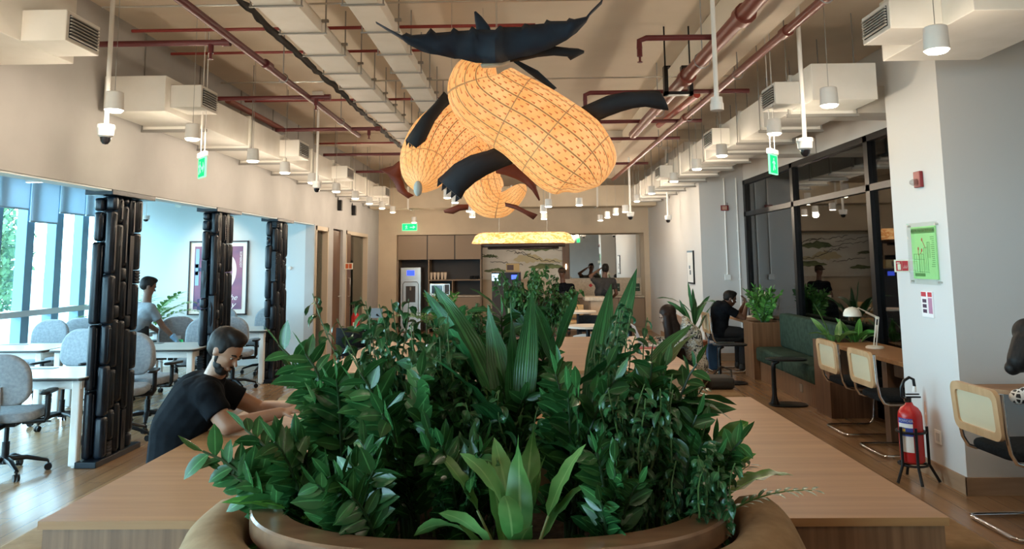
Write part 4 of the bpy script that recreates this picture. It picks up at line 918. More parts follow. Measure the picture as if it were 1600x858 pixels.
# fittings on the left wall
for i, (px_, py_) in enumerate(((528, 321), (550, 329))):
    p = atx(px_, py_, XL); t = thing('wall_speaker', 'small black speaker on the upper left wall, %s one' % ('nearer', 'farther')[i], 'speaker', p); part('body', black_m, t, lambda b: b.box(.005, .08, -.05, .05, -.10, .10, .01)); part('bracket', black_m, t, lambda b: b.box(0.001, .01, -.02, .02, .08, .15))
p = atx(540, 416, XL+.05); t = thing('extinguisher_sign', 'tiny orange and white sign projecting beside the left doors', 'sign', p); part('plate', mat('luminous white', (.8, .8, .7), .5), t, lambda b: b.box(-.02, .14, -.003, .003, -.06, .06)); part('red_field', mat('notice orange red', (.6, .12, .03), .5), t, lambda b: (b.box(.0, .055, -.005, -.003, -.045, .045), b.box(.065, .12, -.005, -.003, -.045, .045)))
p = atz(545, 540, 0); t = thing('fire_extinguisher', 'small red fire extinguisher far back beside the left doors', 'fire extinguisher', (-3.28, 14.9, 0.0))
part('cylinder', ered, t, lambda b: b.lathe([(0, .22), (.08, .22), (.08, .62), (.05, .69), (0, .71)], seg=16), True); part('label', mat('white label', (.85, .83, .8), .5), t, lambda b: b.box(-.03, .04, -.083, -.078, .36, .52)); part('valve', black_m, t, lambda b: b.box(-.02, .05, -.01, .01, .71, .75)); part('hose', black_m, t, lambda b: b.tube([(0, 0, .74), (.06, 0, .82), (.03, 0, .90), (-.03, 0, .88), (-.04, 0, .78)], .012, 6), True); part('foot_ring', black_m, t, lambda b: b.cyl((0, 0, 0), (0, 0, .22), .07, .075, 12), True)
# ============================================================ pantry alcove at the back
YF = YB+.12
def bx(px_, py_, y): p = aty(px_, py_, y); return p.x, p.z
xa = bx(621, 400, YF)[0]; xb = bx(669, 400, YF)[0]; xc = bx(752, 400, YF)[0]
zc1 = 1.70
t = thing('wall_cabinet', 'row of three tall taupe upper cupboards over the water dispenser and microwave', 'cupboard', ((xa+xc)/2, 18.6, zc1))
part('carcass', cabdark_m, t, lambda b: b.box(xa-.0, xc, YF+.02, 19.0, zc1, 2.285), world=True)
for (u0, u1) in ((621, 667), (668, 710), (711, 752)):
    x0, x1 = bx(u0, 400, YF)[0], bx(u1, 400, YF)[0]; part('door', cab_m, t, lambda b: b.box(x0+.006, x1-.006, YF, YF+.02, zc1+.004, 2.28, .002), world=True)
t = thing('tall_cabinet', 'taupe shelf unit with dark open niches left of the mural', 'cabinet', ((xa+xc)/2, 18.6, 0))
part('back_panel', cabdark_m, t, lambda b: b.box(xa, xc, 18.95, 19.0, 0, zc1), world=True)
for x in (xa, xb, xc-.03): part('side_panel', cab_m, t, lambda b: b.box(x, x+.025, YF, 18.95, 0, zc1-.003), world=True)
z_s, z_m, z_c = 1.21, 1.20, .80
part('shelf', cab_m, t, lambda b: b.box(xb+.026, xc-.031, YF+.01, 18.94, 1.20, 1.225), world=True)
part('worktop', stone_m, t, lambda b: b.box(xb+.026, xc-.031, YF-.01, 18.94, .82, .85), world=True)
x3 = bx(706, 450, YF)[0]; part('divider', cab_m, t, lambda b: b.box(x3, x3+.02, YF+.01, 18.94, .851, 1.199), world=True)
part('door', cab_m, t, lambda b: b.box(xb+.03, (xb+xc)/2-.004, YF-.01, YF+.01, .08, .81), world=True); part('door', cab_m, t, lambda b: b.box((xb+xc)/2+.004, xc-.035, YF-.01, YF+.01, .08, .81), world=True)
x0, x1 = bx(625.5, 440, YF)[0], bx(657.5, 440, YF)[0]
t = thing('water_dispenser', 'stainless steel water dispenser with a blue display, in the dark niche', 'dispenser', ((x0+x1)/2, YF+.2, 0))
part('body', steel_m, t, lambda b: b.box(x0, x1, YF+.02, 18.9, .01, 1.52, .01), world=True)
part('display', glow('blue display', (.03, .06, 1.0), 2.5), t, lambda b: b.box((x0+x1)/2-.09, (x0+x1)/2+.09, YF+.012, YF+.0199, 1.33, 1.45), world=True)
rc = part('tap_recess', mat('dark recess', (.05, .04, .035), .4), t, lambda b: b.box(x0+.13, x1-.13, YF+.012, YF+.0199, .70, 1.08), world=True)
part('spout', steel_m, rc, lambda b: b.cyl(((x0+x1)/2, YF-.0, .98), ((x0+x1)/2, YF-.0, 1.06), .02, seg=10), world=True)
part('surround', mat('dark steel', (.25, .23, .2), .3, 1), t, lambda b: b.tube([(x0+.06, YF+.015, .3), (x0+.06, YF+.015, 1.13), (x0+.10, YF+.015, 1.18), (x1-.10, YF+.015, 1.18), (x1-.06, YF+.015, 1.13), (x1-.06, YF+.015, .3)], .01, 6), world=True)
x0, x1 = bx(671, 450, YF)[0], bx(703, 450, YF)[0]
t = thing('microwave', 'stainless steel microwave oven in the lower open niche', 'microwave', ((x0+x1)/2, YF+.2, .851))
part('body', steel_m, t, lambda b: b.box(x0, x1, YF+.03, 18.8, .852, 1.13, .008), world=True)
part('window', mat('black glass', (.01, .01, .01), .08), t, lambda b: b.box(x0+.05, x0+.30, YF+.02, YF+.0299, .90, 1.09, .004), world=True)
part('keypad', mat('dark keypad', (.04, .03, .03), .4), t, lambda b: b.box(x1-.13, x1-.02, YF+.02, YF+.0299, .88, 1.11), world=True)
part('handle', steel_m, t, lambda b: b.tube([(x0+.335, YF+.02, .90), (x0+.335, YF+.0, .92), (x0+.335, YF+.0, 1.07), (x0+.335, YF+.02, 1.09)], .007, 6), world=True)
def cup(): 
    t = thing('paper_cup_stack', 'x', 'cups')
    part('cup', mat('cream paper', (.78, .66, .52), .6), t, lambda b: b.lathe([(.022, 0), (.034, .12), (.036, .17), (.03, .17)], seg=12), True); part('lid', mat('brown lid', (.2, .1, .06), .5), t, lambda b: b.lathe([(.037, .17), (.037, .18), (0, .182)], seg=12), True); return t
first = None
for i, px_ in enumerate((673, 678.5, 684, 690, 695)):
    x = bx(px_, 430, YF)[0]; o = copy_tree(first) if first else cup(); first = first or o
    o.location = (x, YF+.12, 1.226); tag(o, 'tall stack of cream paper cups on the pantry shelf, %s from the left' % ordi(i), 'cups', 'stacks of paper cups')
first = None
for i in range(4):
    x = bx(736+i*4.5, 440, YF)[0]
    if first is None:
        t = thing('mug', 'x', 'mug'); part('body', black_m, t, lambda b: b.lathe([(.03, 0), (.034, .08), (.03, .08), (.027, .01)], seg=12), True); part('handle', black_m, t, lambda b: b.tube([(.03, 0, .02), (.055, 0, .03), (.055, 0, .055), (.03, 0, .065)], .005, 6), True); first = t; o = t
    else: o = copy_tree(first)
    o.location = (x, YF+.1, 1.226); tag(o, 'black mug at the right end of the pantry shelf, %s from the left' % ordi(i), 'mug', 'black mugs on the pantry shelf')
# mural of green hills
x0, x1 = bx(753, 400, 18.95)[0], bx(881, 400, 18.95)[0]; z0m, z1m = 1.2, 2.22
t = thing('mural', 'wide pale mural of drifting green hills and thin dark outlines behind the bar', 'mural', ((x0+x1)/2, 18.95, z0m))
pr = part('panel', noisy('cream mural ground', (.62, .58, .50), (.74, .70, .62), (2, 2, 4), .7), t, lambda b: b.box(x0, x1, 18.96, 19.0, z0m, z1m), world=True)
def blob(b, u0, u1, v, h, seed, y=18.957):
    rn = random.Random(seed); n = 16; top = []; bot = []
    for i in range(n+1):
        u = u0+(u1-u0)*i/n; k = math.sin(math.pi*i/n)**.6
        top.append((x0+(x1-x0)*u, y, z0m+(z1m-z0m)*(v+h*k*(.6+.5*rn.random())))); bot.append((x0+(x1-x0)*u, y, z0m+(z1m-z0m)*(v-h*.35*k*(.5+rn.random()))))
    b.poly(top+bot[::-1])
b = MB()
for a in ((.0, .20, .55, .06, 1), (.48, .88, .72, .13, 2), (.56, 1.0, .28, .10, 3), (.02, .3, .2, .08, 7)): blob(b, *a)
b.build('green_hills', noisy('mural green', (.07, .10, .04), (.20, .24, .10), (3, 3, 9), .7), pr)
b = MB()
for a in ((.38, .75, .46, .16, 4), (.7, 1.0, .42, .08, 5)): blob(b, *a, y=18.9585)
b.build('ochre_hills', mat('mural ochre', (.58, .50, .30), .7), pr)
b = MB(); rn = random.Random(5)
for (u0, u1, v) in ((.02, .45, .93), (.05, .5, .82), (.3, .8, .96), (.0, .2, .62), (.4, .62, .64), (.62, .95, .90), (.78, .98, .76), (.1, .5, .45), (.6, .95, .5), (.3, .6, .70)):
    pts = []; n = 14
    for i in range(n+1): pts.append((x0+(x1-x0)*(u0+(u1-u0)*i/n), 18.956, z0m+(z1m-z0m)*(v-.10*i/n+.03*rn.uniform(-1, 1))))
    b.tube(pts, [.004+.005*rn.random() for _ in pts], 4)
b.build('outlines', mat('mural dark line', (.06, .05, .04), .7), pr)
# brown door panel between the mural and the mirror
x0, x1 = bx(879, 400, 18.9)[0], bx(889.5, 400, 18.9)[0]
t = thing('wood_panel', 'narrow dark wood panel with a small lit wall lamp between mural and mirror', 'panel', ((x0+x1)/2, 18.9, 1.2))
part('board', walnut_m, t, lambda b: b.box(x0, x1, 18.92, 19.0, 1.2, 2.05), world=True); part('lamp', glow('small lit glass', (1, .8, .5), 5), t, lambda b: b.ell(((x0+x1)/2, 18.9, 1.50), (.02, .02, .07)), True, world=True)
# mirror, splashback, counter on the right of the alcove
x0, x1 = bx(890, 400, 18.95)[0], bx(1000, 400, 18.95)[0]
t = thing('wall_mirror', 'large frameless mirror above the stone splashback', 'mirror', ((x0+x1)/2, 18.95, 1.22))
part('mirror_glass', mirror_m, t, lambda b: b.box(x0, x1, 18.96, 18.97, 1.22, 2.28), world=True); part('backing', mat('mirror backing', (.2, .2, .2), .6), t, lambda b: b.box(x0, x1, 18.9701, 19.0, 1.22, 2.28), world=True)
t = thing('splashback', 'beige speckled stone splashback below the mirror and the mural', 'splashback', (1.5, 18.9, .8))
part('slab', stone_m, t, lambda b: b.box(bx(840, 440, 18.9)[0], AX1-.002, 18.93, 18.955, .80, 1.215), world=True)
xk0 = bx(938, 480, YF)[0]
t = thing('base_cabinet', 'taupe base cupboards under the stone worktop on the right of the pantry', 'cupboard', ((xk0+AX1)/2, 18.6, 0))
part('carcass', cabdark_m, t, lambda b: b.box(.2, AX1-.002, YF+.03, 18.92, 0, .765), world=True)
for i in range(3):
    a = AX1-.004-.62*(i+1); part('door', cab_m, t, lambda b: b.box(a+.004, a+.615, YF, YF+.029, .09, .755, .002), world=True)
part('toe_kick', cab_m, t, lambda b: b.box(.2, AX1-.002, YF+.005, YF+.028, 0, .085), world=True)
t = thing('worktop', 'thin stone worktop along the right of the pantry', 'worktop', (1.5, 18.6, .766)); part('slab', stone_m, t, lambda b: b.box(.2, AX1-.002, YF-.015, 18.92, .768, .80, .003), world=True)
for i, (u0, u1, v0, v1) in enumerate(((961, 969, 443, 455), (988, 1000, 443, 455))):
    a, c = aty(u0, v0, 18.9), aty(u1, v1, 18.9); t = thing('notice', 'small dark green notice on the splashback, %s of the two' % ('left', 'right')[i], 'sign', (a.x, 18.9, c.z))
    part('plate', mat('bottle green plate', (.02, .05, .03), .4), t, lambda b: b.box(a.x, c.x, 18.915, 18.929, c.z, a.z), world=True); part('line', mat('pale line', (.5, .6, .5), .5), t, lambda b: b.box(a.x+.02, c.x-.02, 18.912, 18.9149, (a.z+c.z)/2-.006, (a.z+c.z)/2+.006), world=True)
p = aty(923, 446, 18.9); t = thing('sticker', 'small red diamond sticker on the splashback', 'sticker', p); part('diamond', mat('sticker red', (.5, .02, .02), .5), t, lambda b: b.prism([(0, -.05), (.05, 0), (0, .05), (-.05, 0)], 0, .004, M=Matrix.Translation((0, .02, 0)) @ XZ))
# pass shelf with two screens among the plants
p0 = aty(768, 424, 16.4); t = thing('bar_shelf', 'small beige shelf unit carrying two lit screens above the back plants', 'shelf', (p0.x+.3, 16.4, 0))
part('shelf_board', cab_m, t, lambda b: (b.box(p0.x, p0.x+.22, 16.3, 16.6, p0.z-.02, p0.z), b.box(p0.x+.30, p0.x+.62, 16.3, 16.6, p0.z-.03, p0.z-.01)), world=True)
part('upright', cabdark_m, t, lambda b: (b.box(p0.x, p0.x+.62, 16.55, 16.6, 0, p0.z-.03)), world=True)
part('screen', glow('pale screen', (.55, .8, 1), 1.5), t, lambda b: b.box(p0.x+.01, p0.x+.16, 16.33, 16.34, p0.z-.20, p0.z-.05), world=True)
part('screen', glow('blue screen', (.08, .14, 1), 1.8), t, lambda b: b.box(p0.x+.42, p0.x+.56, 16.33, 16.34, p0.z-.17, p0.z-.08), world=True)
t = thing('gold_box', 'small gold and brown box on the bar shelf', 'box', (p0.x+.45, 16.4, p0.z-.009)); part('box', mat('gold card', (.45, .30, .12), .4, .3), t, lambda b: b.box(-.14, .14, -.08, .08, 0, .17, .005)); part('label', mat('dark label brown', (.08, .04, .03), .5), t, lambda b: b.box(-.12, .02, -.084, -.0801, .03, .14))
# rattan bar pendant
LY = 14.5
a, c = aty(738, 381, LY), aty(897, 362, LY)
t = thing('bar_pendant', 'long glowing pleated parchment lantern with a dark tray hanging over the bar', 'lamp', ((a.x+c.x)/2, LY, a.z-.08))
par = bpy.data.materials.new('crinkled parchment'); par.use_nodes = True; N, L = nodes_of(par); b_ = N['Principled BSDF']
tc = N.new('ShaderNodeTexCoord'); mp = N.new('ShaderNodeMapping'); mp.inputs['Scale'].default_value = (7, 2, 14); nz = N.new('ShaderNodeTexNoise'); nz.inputs['Scale'].default_value = 1; nz.inputs['Distortion'].default_value = 2.2; nz.inputs['Detail'].default_value = 3
cr = N.new('ShaderNodeValToRGB'); cr.color_ramp.elements[0].position = .42; cr.color_ramp.elements[0].color = (.75, .28, .06, 1); cr.color_ramp.elements[1].position = .56; cr.color_ramp.elements[1].color = (1, .62, .28, 1)
L.new(tc.outputs['Object'], mp.inputs[0]); L.new(mp.outputs[0], nz.inputs[0]); L.new(nz.outputs[0], cr.inputs[0]); L.new(cr.outputs[0], b_.inputs['Base Color']); L.new(cr.outputs[0], b_.inputs['Emission Color']); b_.inputs['Emission Strength'].default_value = .75
def shade(b):
    n = 32; rows = []
    for i in range(n+1):
        u = i/n; x = a.x+(c.x-a.x)*u; e = min(u, 1-u)*n/4; k = math.sqrt(max(0, 1-(1-min(e, 1))**2)); top = a.z+.03+(c.z-a.z-.03)*k; w_ = .26*(.45+.55*k)*(1+.04*math.cos(i*math.pi))
        rows.append([(x, LY+w_*math.cos(q), a.z+(top-a.z)*math.sin(q)) for q in [math.pi*j/14 for j in range(15)]])
    b.grid(rows)
part('shade', par, t, shade, True, world=True)
part('dark_tray', mat('dark brown metal', (.02, .012, .01), .4), t, lambda b: (b.prism(rrect((c.x-a.x)*.83, .42, .15, 8, (a.x+c.x)/2, LY), a.z-.07, a.z-.003, .02), b.prism(rrect((c.x-a.x)*.70, .34, .12, 8, (a.x+c.x)/2, LY), a.z-.11, a.z-.07, .02)), True, world=True)
for s_ in (-.45, .45): part('cord', mat('grey cord', (.35, .35, .34), .5), t, lambda b: b.cyl(((a.x+c.x)/2+s_, LY, c.z-.02), ((a.x+c.x)/2+s_, LY, CZ), .004, seg=5), world=True)
# lounge furniture behind the plants
def round_table(x, y, h, r, label, m=None):
    t = thing('round_table', label, 'table', (x, y, 0), 0, 'small round lounge tables')
    part('table_top', m or mat('cream tabletop', (.78, .68, .56), .4), t, lambda b: b.cyl((0, 0, h-.03), (0, 0, h), r, seg=28)); part('pole', black_m, t, lambda b: b.cyl((0, 0, .02), (0, 0, h-.03), .03, seg=10), True); part('foot', black_m, t, lambda b: b.cyl((0, 0, 0), (0, 0, .02), r*.6, seg=20))
p = atz(903, 486, .74); round_table(p.x, p.y, .74, .33, 'small round cream table behind the planter on the second table')
p = atz(910, 505, .72); round_table(p.x+.05, p.y-.4, .72, .30, 'nearer small round cream table right of the dark bushy plants')
a, c = aty(912, 466, 16.2), aty(945, 472, 16.2)
t = thing('bar_counter', 'beige bar counter block with a cream top beside the standing man', 'counter', ((a.x+c.x)/2, 16.2, 0)); part('body', noisy('beige counter', (.50, .38, .27), (.56, .43, .31), (6, 6, 6), .5), t, lambda b: b.box(a.x+.12, c.x-.02, 15.95, 16.4, 0, a.z-.04), world=True); part('top', stone_m, t, lambda b: b.box(a.x, c.x, 15.9, 16.5, a.z-.04, a.z+.03, .003), world=True)
def lounge_chair(x, y, rz, label, m, sm):
    t = thing('lounge_chair', label, 'chair', (x, y, 0), rz, 'lounge chairs behind the tables')
    part('seat', sm, t, lambda b: b.prism(rrect(.48, .46, .12, 6), .42, .48, .02), True)
    def back(b):
        rows = []
        for i in range(13):
            q = R(200+140*i/12); rows.append([(.26*math.cos(q), .24*math.sin(q)+.03, z) for z in (.52, .66, .78)])
        b.grid(rows)
    o = part('backrest', m, t, back, True); md = o.modifiers.new('t', 'SOLIDIFY'); md.thickness = .03
    for (sx, sy) in ((-1, -1), (1, -1), (-1, 1), (1, 1)): part('leg', black_m, t, lambda b: b.cyl((.16*sx, .15*sy, .42), (.21*sx, .20*sy, 0), .014, .01, 8), True)
    return t
p = atz(893, 470, .8); lounge_chair(.88, 15.3, R(180), 'pale tan lounge chair beside the far round table', mat('tan leather', (.45, .28, .12), .5), mat('tan leather', (.45, .28, .12), .5))
lounge_chair(-2.35, 10.6, R(20), 'black rounded lounge chair showing above the left plants', blackfab_m, blackfab_m)
lounge_chair(1.15, 10.4, R(170), 'black low lounge chair beyond the laptop', blackfab_m, blackfab_m)
lounge_chair(1.0, 12.3, R(150), 'dark lounge chair with a pale cushion beyond the second table', blackfab_m, mat('pale blue cushion', (.4, .5, .6), .8))
t = thing('monitor', 'small grey monitor on an arm above the left plants', 'monitor', (-1.95, 10.1, .0)); part('screen', mat('slate grey', (.18, .2, .22), .5), t, lambda b: b.box(-.10, .08, -.01, .01, .93, 1.06, .004)); part('arm', black_m, t, lambda b: b.tube([(0, 0, .98), (.12, .02, .90), (.12, .02, .72)], .018, 8), True); part('stand', black_m, t, lambda b: (b.cyl((.12, .02, 0), (.12, .02, .74), .02, seg=8), b.cyl((.12, .02, 0), (.12, .02, .02), .16, seg=16)), True)
# desks and screens in the dim office behind the glazed partition
def office_desk(x, y, label):
    t = thing('office_desk', label, 'desk', (x, y, 0), 0, 'desks in the dim office behind the glass')
    part('desktop', mat('office desktop', (.35, .30, .24), .5), t, lambda b: b.box(-.8, .8, -.35, .35, .71, .74)); [part('leg', mat('office frame', (.3, .3, .3), .5), t, lambda b: b.box(sx*.75-.02, sx*.75+.02, sy*.3-.02, sy*.3+.02, 0, .71)) for sx in (-1, 1) for sy in (-1, 1)]
    t2 = thing('monitor', label.replace('desk', 'monitor', 1)+' top', 'monitor', (x+.1, y, .741), 0, 'monitors in the dim office')
    part('screen', mat('dark screen', (.03, .03, .035), .2), t2, lambda b: b.box(-.27, .27, -.012, .012, .12, .46, .005)); part('stand', black_m, t2, lambda b: (b.box(-.03, .03, -.01, .03, .01, .25), b.box(-.12, .12, -.08, .08, 0, .01)))
for i, (x, y) in enumerate(((5.2, 12.2), (5.2, 14.2), (6.9, 11.2), (6.9, 13.4), (5.3, 10.0))): office_desk(x, y, 'dim office desk behind the glazed partition, %s of five' % ordi(i))

# ============================================================ lantern sculptures
gm = bpy.data.materials.new('dashed lantern paper'); gm.use_nodes = True; N, L = nodes_of(gm); b_ = N['Principled BSDF']
uvn = N.new('ShaderNodeUVMap'); sp = N.new('ShaderNodeSeparateXYZ'); L.new(uvn.outputs[0], sp.inputs[0])
def mth(op, a, b=None, c=None):
    n = N.new('ShaderNodeMath'); n.operation = op
    for i, v in enumerate((a, b, c)):
        if v is None: continue
        if isinstance(v, (int, float)): n.inputs[i].default_value = v
        else: L.new(v, n.inputs[i])
    return n.outputs[0]
U, V = sp.outputs[0], sp.outputs[1]
u16 = mth('FRACT', mth('MULTIPLY', U, 18)); rib = mth('GREATER_THAN', mth('ABSOLUTE', mth('SUBTRACT', u16, .5)), .452)
ringl = mth('GREATER_THAN', mth('ABSOLUTE', mth('SUBTRACT', mth('FRACT', mth('MULTIPLY', V, 3.6)), .5)), .488)
uc = mth('MULTIPLY', U, 54); ui = mth('FLOOR', uc); cu = mth('SUBTRACT', mth('FRACT', uc), .5)
vv = mth('ADD', mth('MULTIPLY', V, 17), mth('MULTIPLY', ui, .37)); cv = mth('SUBTRACT', mth('FRACT', vv), .5)
wid = mth('MULTIPLY', mth('ADD', cv, .30), .42)
dash = mth('MULTIPLY', mth('LESS_THAN', mth('ABSOLUTE', cu), wid), mth('LESS_THAN', mth('ABSOLUTE', cv), .20))
nz = N.new('ShaderNodeTexNoise'); nz.inputs['Scale'].default_value = 7; tc = N.new('ShaderNodeTexCoord'); L.new(tc.outputs['Object'], nz.inputs[0])
cr = N.new('ShaderNodeValToRGB'); cr.color_ramp.elements[0].position = .35; cr.color_ramp.elements[0].color = (.90, .40, .11, 1); cr.color_ramp.elements[1].position = .7; cr.color_ramp.elements[1].color = (1, .56, .22, 1)
L.new(nz.outputs[0], cr.inputs[0])
def mixc(f, a, bcol):
    n = N.new('ShaderNodeMix'); n.data_type = 'RGBA'; L.new(f, n.inputs[0]); L.new(a, n.inputs[6]); n.inputs[7].default_value = (*bcol, 1); return n.outputs[2]
c1 = mixc(dash, cr.outputs[0], (.55, .06, .02)); c2 = mixc(rib, c1, (.16, .07, .035)); c3 = mixc(ringl, c2, (.25, .12, .06))
L.new(c3, b_.inputs['Emission Color']); b_.inputs['Emission Strength'].default_value = .66; b_.inputs['Base Color'].default_value = (.42, .20, .06, 1); b_.inputs['Roughness'].default_value = .6
b_.inputs['Subsurface Weight'].default_value = 0
def crom(P, t):
    n = len(P)-1; f = min(t*n, n-1e-6); i = int(f); f -= i
    p0, p1, p2, p3 = P[max(i-1, 0)], P[i], P[min(i+1, n)], P[min(i+2, n)]
    return [.5*((2*b)+(-a+c)*f+(2*a-5*b+4*c-d)*f*f+(-a+3*b-3*c+d)*f**3) for a, b, c, d in zip(p0, p1, p2, p3)]
def gourd(pts, parent, name='lantern_body', nseg=54, rows_n=64):
    P = []
    for (zx, zy, r, Y) in pts:
        p = aty(580+zx/2.3833, zy/2.3833, Y); P.append([p.x, p.y, p.z, r/2.3833*Y/FPX])
    C = [crom(P, i/rows_n) for i in range(rows_n+1)]
    b = MB(); uvl = b.bm.loops.layers.uv.verify(); up = None; rings = []; s_ = 0; S = []
    for i, c in enumerate(C):
        p = Vector(c[:3]); q = Vector(C[min(i+1, rows_n)][:3])-Vector(C[max(i-1, 0)][:3]); q.normalize()
        if i: s_ += (p-Vector(C[i-1][:3])).length + .5*abs(c[3]-C[i-1][3])
        S.append(s_)
        if up is None: up = Vector((0, -1, 0))
        up = (up-q*up.dot(q)).normalized(); sd = q.cross(up); r = max(c[3], .004)
        rings.append([b.bm.verts.new(p+(up*math.cos(2*math.pi*k/nseg)+sd*math.sin(2*math.pi*k/nseg))*r*(1-.035*abs(math.cos(math.pi*k/3)))) for k in range(nseg)])
    for i in range(rows_n):
        for k in range(nseg):
            f = b.bm.faces.new((rings[i][k], rings[i][(k+1) % nseg], rings[i+1][(k+1) % nseg], rings[i+1][k]))
            for lp, (uu, v_) in zip(f.loops, ((k, S[i]), (k+1, S[i]), (k+1, S[i+1]), (k, S[i+1]))): lp[uvl].uv = (uu/nseg, v_)
    return b.build(name, gm, parent, True, world=True, angle=180)
navy_m = noisy('navy cloth', (.006, .012, .028), (.010, .028, .055), (5, 5, 5), .75, bump=.2)
blackcl_m = noisy('charcoal cloth', (.010, .011, .015), (.016, .018, .024), (5, 5, 5), .8)
rust_m = noisy('rust cloth', (.13, .022, .008), (.20, .04, .014), (5, 5, 5), .7)
def Z(zx, zy, Y): return aty(580+zx/2.3833, zy/2.3833, Y)
def cloth(name, top, bot, parent, m, bulge=.04, sub=4, fray=0):
    """sheet between two traced edges given as (x, y, depth)"""
    n = len(top); T = [Z(*p) for p in top]; B_ = [Z(*p) for p in bot]; rows = []
    for i in range(n):
        row = []
        for j in range(sub+1):
            f = j/sub; p = T[i].lerp(B_[i], f); p = p+Vector((0, -bulge*math.sin(math.pi*f)+(.012*math.sin(i*1.9+j)), 0)); row.append(p)
        rows.append(row)
    b = MB(); b.grid(rows); bmesh.ops.remove_doubles(b.bm, verts=b.bm.verts[:], dist=1e-5)
    o = b.build(name, m, parent, True, world=True, angle=60)
    md = o.modifiers.new('t', 'SOLIDIFY'); md.thickness = .006; md.offset = 0
    return o
GY = 4.6
p = Z(600, 440, GY); G1 = thing('squash_lantern', 'largest glowing orange squash lantern with a navy bat-wing leaf on its stem', 'lantern', p, 0, 'hanging squash lanterns')
gourd([(456, 236, 12, GY-.02), (430, 256, 70, GY), (408, 292, 116, GY), (420, 345, 142, GY), (490, 400, 150, GY), (580, 452, 156, GY), (670, 520, 166, GY), (742, 578, 168, GY), (800, 628, 140, GY), (832, 672, 86, GY), (846, 694, 5, GY)], G1)
part('stem_collar', noisy('pale woven stem', (.45, .42, .34), (.6, .56, .46), (12, 12, 12), .7), G1, lambda b: b.tube([Z(412, 246, GY-.16), Z(440, 236, GY-.18), Z(480, 234, GY-.18), Z(514, 228, GY-.16)], [.014, .028, .028, .014], 10), True, world=True)
y0 = GY-.22
cloth('bat_leaf', [(22, 88, y0-.1), (60, 110, y0-.08), (118, 140, y0-.05), (130, 124, y0-.05), (150, 130, y0-.03), (205, 128, y0), (222, 108, y0), (240, 122, y0), (296, 118, y0+.02), (307, 106, y0+.02), (325, 116, y0+.02), (366, 112, y0), (376, 100, y0), (392, 112, y0), (462, 110, y0-.08), (478, 96, y0-.05), (490, 104, y0), (560, 100, y0+.02), (573, 87, y0+.02), (588, 96, y0+.02), (645, 88, y0+.02), (654, 72, y0+.02), (668, 82, y0+.02), (728, 80, y0), (738, 66, y0), (756, 74, y0), (800, 66, y0-.04), (818, 44, y0-.06), (858, 10, y0-.1)],
      [(22, 89, y0-.1), (60, 113, y0-.08), (118, 146, y0-.05), (130, 158, y0-.05), (150, 172, y0-.03), (190, 190, y0), (222, 200, y0), (250, 206, y0), (290, 213, y0+.02), (310, 217, y0+.02), (330, 220, y0+.02), (366, 228, y0), (390, 232, y0), (420, 236, y0), (462, 236, y0-.10), (485, 232, y0-.05), (510, 226, y0), (560, 213, y0+.02), (580, 208, y0+.02), (600, 203, y0+.02), (645, 190, y0+.02), (662, 182, y0+.02), (680, 172, y0+.02), (728, 150, y0), (748, 134, y0), (764, 120, y0), (800, 82, y0-.04), (812, 60, y0-.06), (858, 12, y0-.1)], G1, navy_m, .05)
cloth('leaf_fin', [(388, 42, y0+.1), (410, 60, y0+.1), (440, 100, y0+.08), (450, 130, y0+.06)], [(385, 46, y0+.1), (388, 80, y0+.1), (392, 110, y0+.08), (395, 135, y0+.06)], G1, navy_m, .01)
cloth('lower_blade', [(505, 218, y0+.1), (560, 200, y0+.1), (620, 182, y0+.1), (680, 174, y0+.12), (740, 178, y0+.12), (770, 182, y0+.12), (792, 192, y0+.12)], [(515, 232, y0+.1), (560, 226, y0+.1), (620, 210, y0+.1), (680, 207, y0+.12), (730, 212, y0+.12), (742, 222, y0+.12), (792, 196, y0+.12)], G1, blackcl_m, .02)
cloth('back_strap', [(545, 226, GY+.25), (620, 262, GY+.25), (690, 330, GY+.25)], [(530, 232, GY+.25), (610, 290, GY+.25), (680, 335, GY+.25)], G1, navy_m, .01)
cloth('right_ribbon', [(782, 400, GY-.02), (830, 378, GY-.05), (880, 358, GY-.08), (940, 346, GY-.1), (1000, 340, GY-.1), (1050, 339, GY-.1), (1072, 342, GY-.1), (1078, 346, GY-.1)], [(842, 452, GY-.02), (880, 434, GY-.05), (930, 414, GY-.08), (975, 403, GY-.1), (1020, 398, GY-.1), (1065, 403, GY-.1), (1085, 408, GY-.1), (1106, 412, GY-.1)], G1, blackcl_m, .04)
b = MB()
for i in range(4): b.poly([Z(1068, 346+i*13, GY-.1), Z(1088, 352+i*13, GY-.1), Z(1068, 356+i*13, GY-.1)])
b.build('ribbon_fringe', blackcl_m, G1)
for (zx, zy) in ((465, 110), (855, 14), (470, 240)):
    p = Z(zx, zy, y0); b = MB(); b.cyl(p, (p.x, p.y, CZ), .0018, seg=5); b.build('hanging_wire', steel_m, G1)
G2Y = 5.3
p = Z(230, 550, G2Y); G2 = thing('squash_lantern', 'second glowing squash lantern, its ribbed tip pointing down at the lower left', 'lantern', p, 0, 'hanging squash lanterns')
gourd([(175, 700, 4, G2Y-.42), (184, 682, 48, G2Y-.38), (196, 640, 90, G2Y-.3), (222, 580, 116, G2Y-.15), (272, 520, 128, G2Y), (335, 490, 122, G2Y+.1), (395, 505, 105, G2Y+.15), (430, 560, 84, G2Y+.2), (440, 600, 50, G2Y+.2), (442, 620, 5, G2Y+.2)], G2)
part('tip_cap', mat('pale grey tip', (.45, .46, .42), .7), G2, lambda b: b.ell(Z(174, 702, G2Y-.44), (.028, .03, .05)), True, world=True)
y1_ = G2Y-.35
